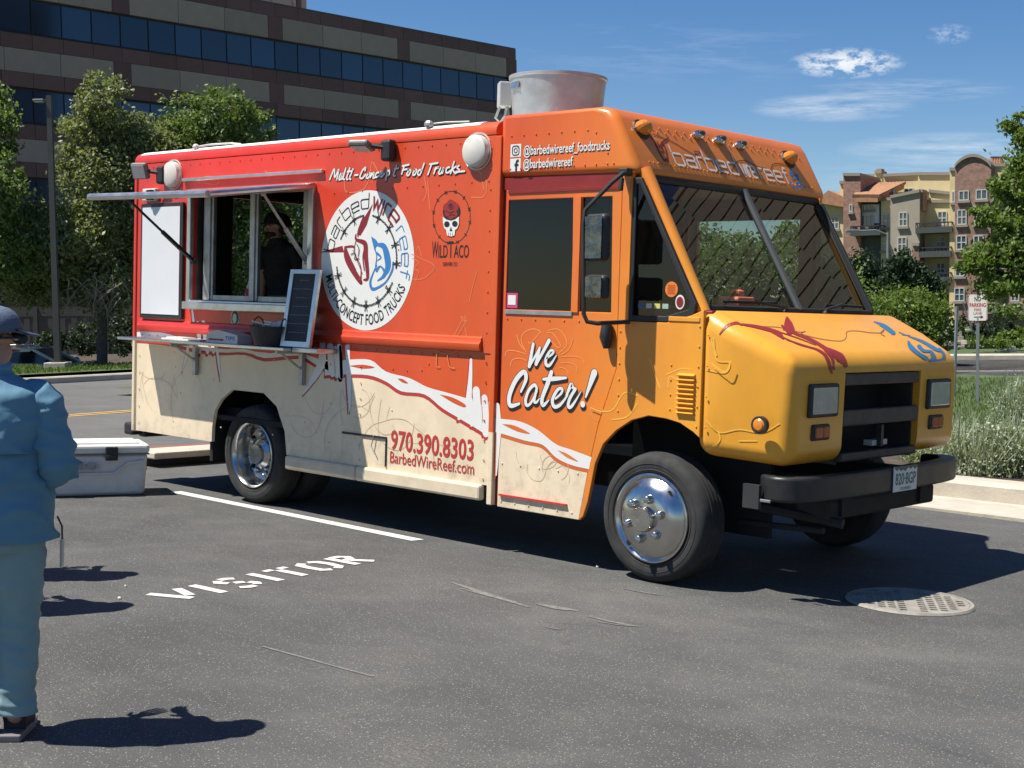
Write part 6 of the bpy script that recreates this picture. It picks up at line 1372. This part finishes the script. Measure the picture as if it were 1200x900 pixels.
# ---- fence beyond the left street
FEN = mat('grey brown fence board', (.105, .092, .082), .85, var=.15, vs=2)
f0 = Bpx(-40, 400, 48); f1 = Bpx(175, 398, 48.5)
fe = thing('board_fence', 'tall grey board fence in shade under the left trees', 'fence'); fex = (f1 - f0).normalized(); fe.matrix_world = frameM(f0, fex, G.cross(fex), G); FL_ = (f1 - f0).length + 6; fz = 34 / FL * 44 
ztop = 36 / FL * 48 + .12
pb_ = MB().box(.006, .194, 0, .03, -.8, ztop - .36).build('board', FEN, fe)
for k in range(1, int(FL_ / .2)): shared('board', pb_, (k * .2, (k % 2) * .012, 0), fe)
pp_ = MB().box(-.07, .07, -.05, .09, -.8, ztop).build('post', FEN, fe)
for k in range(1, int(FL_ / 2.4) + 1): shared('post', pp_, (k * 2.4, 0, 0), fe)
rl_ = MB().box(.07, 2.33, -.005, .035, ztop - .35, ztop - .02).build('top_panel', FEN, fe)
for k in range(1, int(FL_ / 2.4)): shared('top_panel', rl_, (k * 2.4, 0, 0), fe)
# ---- parked car on the lower street level at the left
CARW = mat('pale silver car paint', (.62, .62, .56), .3, .2, coat=.5)
car = thing('parked_car', 'pale silver estate car half hidden by the kerb beyond the left street', 'car'); cp_ = Bpx(36, 405, 40.); CH = 1.45
upright(car, cp_ - G * (CH + .03), R(6))
mb = MB(); secs = [(-2.2, .55, .95, .78), (-2.1, .35, 1.0, .84), (-1.2, .28, 1.02, .88), (0, .26, 1.0, .89), (1.0, .28, .98, .88), (1.9, .32, .88, .84), (2.15, .45, .70, .74)]
MB().rings([[Vector((x, -w_, zl)), Vector((x, -w_ * 1.0, zh - .12)), Vector((x, -w_ * .9, zh)), Vector((x, w_ * .9, zh)), Vector((x, w_, zh - .12)), Vector((x, w_, zl))] for x, zl, zh, w_ in secs]).build('car_body', CARW, car, smooth=True)
gh = [(-2.0, .98), (-1.75, 1.36), (-1.1, CH - .03), (-.2, CH), (.35, 1.40), (1.15, .98)]
MB().prism(gh, lambda u, v, d: Vector((u, d * (.80 if v > 1.2 else .9), v)), -.78, .78).build('car_glass', mat('car window glass', (.01, .013, .013), .1, spec=.8), car)
rf_ = [(-1.80, 1.36), (-1.1, CH - .02), (-.2, CH + .01), (.38, 1.40), (.30, 1.33), (-.2, CH - .14), (-1.1, CH - .16), (-1.72, 1.22)]
MB().prism(rf_, lambda u, v, d: Vector((u, d, v)), -.66, .66).build('car_roof', CARW, car)
for s in (-1, 1):
    MB().tube([(1.17, s * .72, .98), (.38, s * .66, 1.39)], .045, 6).tube([(-2.02, s * .72, .98), (-1.78, s * .66, 1.36)], .05, 6).build('car_pillar', CARW, car)
    MB().tube([(-.55, s * .73, .98), (-.5, s * .665, 1.42)], .035, 6).build('car_pillar', BLK, car)
    mi = MB().ball((.95, s * .98, 1.03), (.09, .11, .08), 10, 6).build('car_mirror', BLK, car)
    for x in (-1.35, 1.35): MB().lathe([(0, -.1), (.31, -.1), (.33, -.08), (.33, .08), (.31, .1), (0, .1)], (x, s * .78, .33), 'y', 20).build('car_wheel', RUB, car)
    MB().tube([(-1.5, s * .62, CH + .03), (-.1, s * .62, CH + .05)], .018, 6).build('roof_rail', ALUD, car)
# ---- sign and bare post on the right lawn
GALV = mat('galvanised post', (.24, .26, .27), .5, .5, var=.12, vs=6)
SD = 21.; sb = P(1145, 510, SD); sg_ = thing('parking_sign', 'small white NO PARKING FIRE LANE sign on a grey post', 'sign'); sx_ = (RH * math.cos(.45) - FH * math.sin(.45)); sg_.matrix_world = frameM(sb, sx_, G.cross(sx_), G)
stop = (510 - 345) / FL * SD; sw_ = 21.5 / FL * SD / 2; shh = 31 / FL * SD
MB().box(-.022, .022, .004, .04, -.25, stop - .02).build('post', GALV, sg_)
pl_o = [(-sw_ + .02, stop - shh), (sw_ - .02, stop - shh), (sw_, stop - shh + .02), (sw_, stop - .02), (sw_ - .02, stop), (-sw_ + .02, stop), (-sw_, stop - .02), (-sw_, stop - shh + .02)]
sp_ = MB().prism(pl_o, lambda u, v, d: Vector((u, d, v)), -.004, .003).build('sign_plate', mat('white sign face', (.74, .74, .70), .5), sg_)
sf = lambda u, v, d: Vector((u, -.004 - d, v)); SRED = mat('sign red', (.42, .03, .05), .5); SBLK = mat('sign black', (.06, .02, .03), .5)
def srow(txt, w_, t0, t1, m, b=.02):
    f = Flat(sf, .001); f.put(*fit_text(txt, -w_ * sw_, w_ * sw_, stop - shh * t1, stop - shh * t0, b)); f.build('sign_lettering', m, sp_)
srow('NO', .34, .09, .28, SBLK, .03); srow('PARKING', .84, .33, .49, SRED, .03); srow('FIRE', .36, .54, .64, SRED, .01); srow('LANE', .42, .67, .77, SRED, .01)
f = Flat(sf, .001); z = stop - shh * .86; f.poly([(-.38 * sw_, z - .007), (.30 * sw_, z - .007), (.30 * sw_, z + .007), (-.38 * sw_, z + .007)]); f.poly([(.30 * sw_, z - .026), (.62 * sw_, z), (.30 * sw_, z + .026)]); f.build('sign_arrow', SBLK, sp_)
f = Flat(sf, .0008); e = .012
f.stroke([(x * (1 - .06), z) for x, z in [(p[0], p[1]) for p in pl_o]] + [(pl_o[0][0] * .94, pl_o[0][1])], .005, False); f.build('sign_border', SRED, sp_)
MB().lathe([(.012, -.008), (.0, -.009)], (0, 0, stop - .03), 'y', 8).lathe([(.012, -.008), (.0, -.009)], (0, 0, stop - shh + .03), 'y', 8).build('sign_bolt', GALV, sp_)
bpst = thing('bare_post', 'leaning bare grey metal post on the lawn beside the parking sign', 'post'); p0 = P(1116.5, 510, 22.5); p1 = P(1121.5, 359, 22.5); bpst.location = p0
dd = p1 - p0; MB().tube([(0, 0, -.2), tuple(dd)], .028, 6).build('post', GALV, bpst)
# tall street light pole far off at the right, in front of the flats
fp = thing('street_lamp', 'thin grey street lamp pole in front of the yellow flats', 'street lamp'); fb = Bpx(1041, 350, 66); upright(fp, fb); zt_ = (350 - 273) / FL * 66
MB().tube([(0, 0, -3), (0, 0, zt_)], [.10, .07], 8).build('pole', GALV, fp); MB().tube([(0, 0, zt_ - .1), (-.6, 0, zt_ + .12), (-1.5, 0, zt_ + .1)], .04, 6).build('lamp_arm', GALV, fp); MB().box(-2.0, -1.4, -.14, .14, zt_ + .04, zt_ + .16).build('lamp_head', GALV, fp, bevel=.03)
# ---- stone walls, steps by the flats
STN = mat('buff stone', (.36, .28, .20), .85, var=.25, vs=5, bump=.5, bs=12); STN2 = mat('brown stone', (.27, .20, .15), .85, var=.25, vs=5, bump=.5, bs=12)
def stonewall(label, x0, x1, yt, yb, D, yt1=None):
    p0 = Bpx(x0, yb, D); p1 = Bpx(x1, yb, D); L_ = (p1 - p0).length; h0 = (yb - yt) / FL * D; h1 = (yb - (yt1 or yt)) / FL * D
    t = thing('stone_wall', label, 'stone wall'); upright(t, p0); MB().prism([(0, -.6), (L_, -.6), (L_, h1 - .05), (0, h0 - .05)], lambda u, v, d: Vector((u, .06 + d, v)), 0, .35).build('wall_core', STN2, t)
    r = random.Random(int(x0)); pr_ = [MB().box(-.5, .5, 0, .09, -.5, .5).build('stone', m_, t, bevel=.0) for m_ in (STN, STN2)]; first = [True, True]; z = -.3; 
    while z < max(h0, h1) - .1:
        hh_ = r.uniform(.16, .26); x = r.uniform(-.2, 0)
        while x < L_:
            w_ = r.uniform(.28, .7); i = r.randint(0, 1); top_ = h0 + (h1 - h0) * min(1, max(0, x / L_))
            if z + hh_ <= top_ and x > -.05:
                if first[i]: o = pr_[i]; first[i] = False
                else: o = pr_[i].copy(); COL.objects.link(o); o.parent = t
                o.location = (x + w_ / 2, r.uniform(-.04, 0), z + hh_ / 2); o.scale = (w_ - .025, 1, hh_ - .025)
            x += w_
        z += hh_
    cp = MB().prism([(-.1, h0 - .03), (L_ + .1, h1 - .03), (L_ + .1, h1 + .09), (-.1, h0 + .09)], lambda u, v, d: Vector((u, d, v)), -.10, .45).build('wall_cap', CONC, t)
    return t
stonewall('buff stone retaining wall right of the steps, below the dark conifers', 1136, 1180, 402, 424, 44); stonewall('short stone retaining wall left of the steps, behind the bare post', 1098, 1122, 404, 424, 44); stonewall('long stone wall behind the conifers, in front of the flats', 1150, 1240, 366, 385, 52, 370)
stp = thing('garden_steps', 'pale concrete steps climbing between the two stone walls', 'steps'); upright(stp, Bpx(1121, 426, 43.7))
for k in range(7): MB().box(.0 + k * .05, .55 + k * .05, k * .34, k * .34 + .40, -.3, .06 + k * .15).build('step', CONC, stp)
MB().tube([(.55, .1, .1), (.55, .1, 1.0), (1.0, 2.4, 1.9), (1.0, 2.4, 1.0)], .025, 6).build('handrail', RAIL, stp)
wp_ = thing('wooden_post', 'small pale wooden cross post on the far lawn under the tree', 'post'); upright(wp_, Bpx(1186, 422, 41)); MB().box(-.10, .10, -.08, .08, -.3, .42).build('post', PWH, wp_); MB().box(-.35, .2, -.06, .06, .22, .34, Matrix.Rotation(R(-12), 4, 'Y')).build('cross_bar', PWH, wp_)

# ================================================================== trees, shrubs, grass
LF1 = leafmat('deciduous leaves', (.08, .13, .035), (.135, .19, .052), (.20, .25, .095)); LF2 = leafmat('grey green leaves', (.13, .16, .07), (.20, .23, .10), (.27, .29, .16)); LF3 = leafmat('bright leaves', (.08, .135, .025), (.135, .20, .042), (.20, .25, .075), .45)
LFD = leafmat('dark leaves', (.016, .032, .014), (.028, .05, .02), (.04, .065, .028), .2); SAGE = leafmat('silver sage leaves', (.19, .23, .15), (.31, .355, .26), (.42, .45, .36), .3); GRS = leafmat('grass blades', (.05, .09, .02), (.085, .14, .03), (.15, .18, .06), .4)
BARK = mat('bark', (.09, .07, .055), .9, var=.3, vs=8, bump=.8, bs=20); BARKP = mat('pale twig', (.26, .22, .19), .9, var=.2)
def pxblobs(lst, D): return [(tuple(Bpx(x, y, D + dz)), (rx / FL * D, rx / FL * D * .9, ry / FL * D)) for x, y, rx, ry, dz in lst]
def tree(label, trunk, blobs, n, size, m, seed, tr=.16, group=None, limbs=7, clump=.34, shell=.5, name='tree'):
    """trunk = ground point; blobs = crown masses"""
    base = Vector(trunk); t = thing(name, label, 'tree', base, None, group)
    rel = [(tuple(Vector(c) - base), r) for c, r in blobs]
    leaves('crown', rel, n, size, m, seed, t, clump=clump, shell=shell)
    r = random.Random(seed); mb = MB(); cz = sum(c[2] for c, _ in rel) / len(rel); cxy = Vector((sum(c[0] for c, _ in rel) / len(rel), sum(c[1] for c, _ in rel) / len(rel), 0))
    p = [Vector((0, 0, -.3)), cxy * .15 + Vector((.05, 0, cz * .4)), cxy * .6 + Vector((0, .1, cz * .8)), cxy + Vector((0, 0, cz))]
    mb.tube(p, [tr * 1.25, tr, tr * .75, tr * .45], 9)
    for c, rad in rel:
        for k in range(2):
            s0 = p[1].lerp(p[2], r.uniform(.1, 1)); e = Vector(c) + Vector((r.uniform(-.5, .5) * rad[0], r.uniform(-.5, .5) * rad[1], r.uniform(-.2, .6) * rad[2])); mid = s0.lerp(e, .5) + Vector((r.uniform(-.2, .2), r.uniform(-.2, .2), .25)); mb.tube([s0, mid, e], [tr * .42, tr * .26, tr * .08], 6)
            for q in range(3): f_ = mid.lerp(e, r.uniform(0, .9)); mb.tube([f_, f_ + Vector((r.uniform(-1, 1) * rad[0] * .5, r.uniform(-1, 1) * rad[1] * .5, r.uniform(0, .6) * rad[2]))], [tr * .1, tr * .03], 5)
    mb.build('trunk', BARK, t, smooth=True); return t
GL = 'street trees in front of the office building'
tA = tree('dark leafy tree at the far left edge behind the lamp post', Bpx(-25, 420, 38), pxblobs([(2, 165, 26, 40, 0), (-25, 130, 50, 35, 1), (-10, 250, 36, 50, 0), (14, 215, 22, 34, -1), (10, 300, 34, 36, 0), (-50, 220, 60, 90, 1)], 38), 30000, .135, LF1, 11, .2, GL)
tB = tree('tall grey-green tree right of the lamp post, its twigs hanging low', Bpx(120, 425, 40), pxblobs([(128, 122, 30, 32, 0), (105, 160, 28, 30, 0), (140, 160, 40, 34, 1), (165, 190, 40, 40, 1), (120, 205, 46, 34, 0), (70, 290, 40, 40, -1), (105, 270, 52, 46, 0), (60, 335, 34, 28, 0), (125, 330, 44, 40, 0), (150, 270, 34, 60, 1), (190, 240, 60, 80, 1), (182, 168, 34, 30, 1), (40, 270, 30, 40, 0), (28, 330, 30, 30, 0)], 40), 60000, .125, LF2, 12, .13, GL)
tC = tree('broad leafy tree rising behind the truck roof', Bpx(262, 420, 42), pxblobs([(270, 135, 40, 30, 0), (225, 150, 34, 34, 0), (235, 175, 50, 34, 0), (300, 158, 28, 32, 0), (210, 200, 40, 40, 0), (270, 220, 60, 60, 1), (300, 300, 70, 70, 1), (350, 260, 60, 70, 1), (230, 320, 50, 60, 1)], 42), 46000, .13, LF1, 13, .2, GL)
leaves('foliage', [(tuple(FH * k), (1.2, 1.6, 2.6)) for k in (-12, -9.5, -7, -4.5, -2, .5, 3, 5.5, 8, 10.5)], 6000, .3, LFD, 90, hg)
# hanging bare twigs under the middle tree
tw = MB(); r = random.Random(9)
for k in range(30):
    p = Bpx(r.uniform(72, 150), r.uniform(322, 350), 39.2 + r.uniform(-1, 1)); d = Vector(RH * r.uniform(-.9, .5) - G * r.uniform(.25, .8)); pts = [p]
    for j in range(4): d += RH * r.uniform(-.25, .25) - G * .06; p = p + d * .28; pts.append(p)
    pts = [q - tB.location for q in pts]; tw.tube(pts, [.016, .012, .009, .006, .003], 4)
    for j in (1, 2, 3): tw.tube([pts[j], pts[j] + (RH * r.uniform(-.4, .4) - G * r.uniform(.1, .3))], [.007, .003], 4)
tw.build('bare_twigs', BARKP, tB)
for k, (x, y, rx, ry, lb) in enumerate(((102, 398, 22, 20, 'dark round shrub before the board fence, just right of the lamp post'), (146, 392, 20, 26, 'dark shrub before the board fence beside the truck rear corner'), (60, 392, 18, 14, 'low dark shrub before the board fence, above the parked car'))):
    c = Bpx(x, 416, 42); t = thing('shrub', lb, 'shrub', c, None, 'dark shrubs before the fence'); h_ = ry / FL * 42; leaves('foliage', [((0, 0, h_), (rx / FL * 42, .5, h_))], 1500, .10, LFD, 20 + k, t, shell=.6)
# trees beyond the truck, also seen through the cab
tree('bushy tree behind the cab, seen through the windscreen', Bpx(880, 420, 38), pxblobs([(850, 320, 50, 45, 0), (905, 330, 46, 50, 0), (820, 300, 40, 36, 1), (960, 345, 50, 40, 0), (935, 290, 30, 30, 1), (780, 340, 50, 60, 1)], 38), 26000, .13, LF3, 31, .15)
tree('dark round tree in front of the white-sided flats', Bpx(1012, 420, 50), pxblobs([(1008, 330, 22, 34, 0), (1024, 340, 18, 30, 0), (990, 345, 22, 34, 0), (1005, 370, 30, 30, 0)], 50), 12000, .14, LFD, 32, .14)
tree('dark green tree in front of the taupe flats', Bpx(1062, 420, 49), pxblobs([(1056, 322, 20, 30, 0), (1070, 335, 20, 28, 0), (1042, 345, 20, 26, 0), (1088, 345, 18, 24, 0)], 49), 12000, .14, LFD, 33, .14)
def bush(label, blobs, D, n, size, m, seed, group=None, base=420):
    b = pxblobs(blobs, D); c0 = Vector(b[0][0]); gz = Bpx(blobs[0][0], base, D); t = thing('bush', label, 'bush', gz, None, group); leaves('foliage', [(tuple(Vector(c) - gz), r_) for c, r_ in b], n, size, m, seed, t, shell=.6); return t
bush('broad bright green bush just behind the truck hood', [(1040, 372, 42, 34, 0), (1072, 368, 40, 32, 0), (1020, 390, 40, 36, 0), (1095, 380, 26, 30, 0), (1060, 400, 50, 20, 0)], 36, 20000, .095, LF3, 34)
bush('low bright green bush at the far right lawn edge', [(1185, 397, 14, 10, 0), (1200, 395, 12, 11, 0)], 42, 1500, .12, LF3, 35)
bush('clipped green hedge before the buff stone wall', [(1160, 400, 24, 5, -1), (1178, 402, 20, 6, -1)], 42, 1500, .09, LF3, 36)
bush('long low hedge in front of the flats, behind the conifers', [(1172, 364, 22, 6, 0), (1195, 366, 24, 8, 0)], 51, 1800, .12, LF1, 37)
for k, (x, rx, lb) in enumerate(((1128, 15, 'dark conifer nearest the bare post'), (1148, 13, 'dark conifer directly behind the parking sign post'), (1166, 14, 'tall dark conifer right of the parking sign'), (1183, 13, 'dark conifer farthest right in the row'))):
    b = pxblobs([(x, 400, rx, 14, 0), (x, 388, rx * .75, 14, 0), (x, 378, rx * .4, 12, 0)], 46); gz = Bpx(x, 416, 46); t = thing('conifer', lb, 'conifer', gz, None, 'dark conifers above the stone wall'); leaves('foliage', [(tuple(Vector(c) - gz), r_) for c, r_ in b], 2200, .10, LFD, 40 + k, t, shell=.6, aspect=.35, up=.5); MB().tube([(0, 0, -.4), (0, 0, .9)], .06, 6).build('trunk', BARK, t)
rt = tree('leafy green tree overhanging from the right edge above the parking sign', P(1255, 480, 20), [(tuple(P(x, y, 20 + dz)), (rx / FL * 20, rx / FL * 20 * .9, ry / FL * 20)) for x, y, rx, ry, dz in ((1196, 150, 18, 22, 0), (1200, 185, 22, 24, 0), (1192, 222, 26, 18, 0), (1175, 215, 16, 12, 0), (1195, 260, 34, 28, 0), (1160, 252, 22, 12, 0), (1180, 300, 40, 26, 0), (1148, 308, 26, 18, 0), (1130, 312, 12, 8, 0), (1215, 320, 40, 26, 0), (1240, 220, 50, 90, 1), (1175, 335, 36, 14, 0), (1262, 300, 50, 50, 0))], 26000, .072, LF3, 51, .13, clump=.42, shell=.35)
# silvery shrubs in the planted strip
def sage(label, x, ybase, D, w_, h_, n, seed):
    b = P(x, ybase, D); t = thing('sage_shrub', label, 'shrub', b, None, 'silvery shrubs in the planted strip')
    def base(r):
        a = r.random() * 6.283; q = r.random() ** .5 * w_; return (q * math.cos(a), q * math.sin(a) * .8, r.random() * h_ * .45)
    blades('sprigs', base, int(n * .6), h_ * .58, .016, SAGE, seed, .9, t, bend=.25)
    leaves('foliage', [((0, 0, h_ * .38), (w_ * .95, w_ * .8, h_ * .40)), ((w_ * .35, 0, h_ * .5), (w_ * .5, w_ * .5, h_ * .35))], int(n * 4.5), .034, SAGE, seed + 1, t, shell=.65, clump=.5)
    return t
sage('big silvery sage shrub just beyond the front bumper', 1150, 574, 13.9, .50, .80, 1500, 61); sage('silvery shrub cut by the right edge above the kerb', 1207, 578, 13.7, .42, .80, 1200, 63)
sage('silvery shrub behind the bumper, next to the hood corner', 1098, 560, 14.6, .36, .66, 900, 65); sage('tall silvery shrub farther back at the right edge', 1207, 500, 17.5, .45, .72, 900, 67)
# lawn blades near the sign, longer tuft at its foot
def lawnpt(r):
    u, v = r.random(), r.random() ** 1.3; x = -11 + 17 * u; y = 9.0 + 9.5 * v + 2.4 * (x + 20) / 40; return (x, y, hgt(x, y) + .15)
blades('lawn_grass', lawnpt, 42000, .075, .012, GRS, 71, .6, kind='stuff')
def kpt(r):
    u, v = r.random(), r.random(); x = xr1 - .4 - 4.6 * v; y = 0 + 22 * u; return (x, y, hgt(x, y) + .23)
blades('verge_grass', kpt, 16000, .10, .03, GRS, 72, .6, kind='stuff')

# ---- printed pieces that stand apart become parts of their own
def split_loose(o):
    bm = bmesh.new(); bm.from_mesh(o.data); bm.verts.ensure_lookup_table(); seen = set(); groups = []
    for v in bm.verts:
        if v.index in seen: continue
        stack = [v]; comp = []; seen.add(v.index)
        while stack:
            q = stack.pop(); comp.append(q.index)
            for e in q.link_edges:
                w_ = e.other_vert(q)
                if w_.index not in seen: seen.add(w_.index); stack.append(w_)
        if len(comp) > 2: groups.append(comp)
    co = [tuple(v.co) for v in bm.verts]; fs = [tuple(v.index for v in f.verts) for f in bm.faces]; bm.free()
    nm = o.name.split('.')[0]; m = o.data.materials[0]; par = o.parent; bpy.data.objects.remove(o)
    for g in groups:
        gs = set(g); ix = {i: k for k, i in enumerate(g)}; me = bpy.data.meshes.new(nm); me.from_pydata([co[i] for i in g], [], [tuple(ix[i] for i in f) for f in fs if f[0] in gs]); fin(nm, me, m, par)
for o in [o for o in COL.objects if o.name.split('.')[0] in ('wrap_drawing', 'printed_wire_gap', 'scuff_mark')]: split_loose(o)
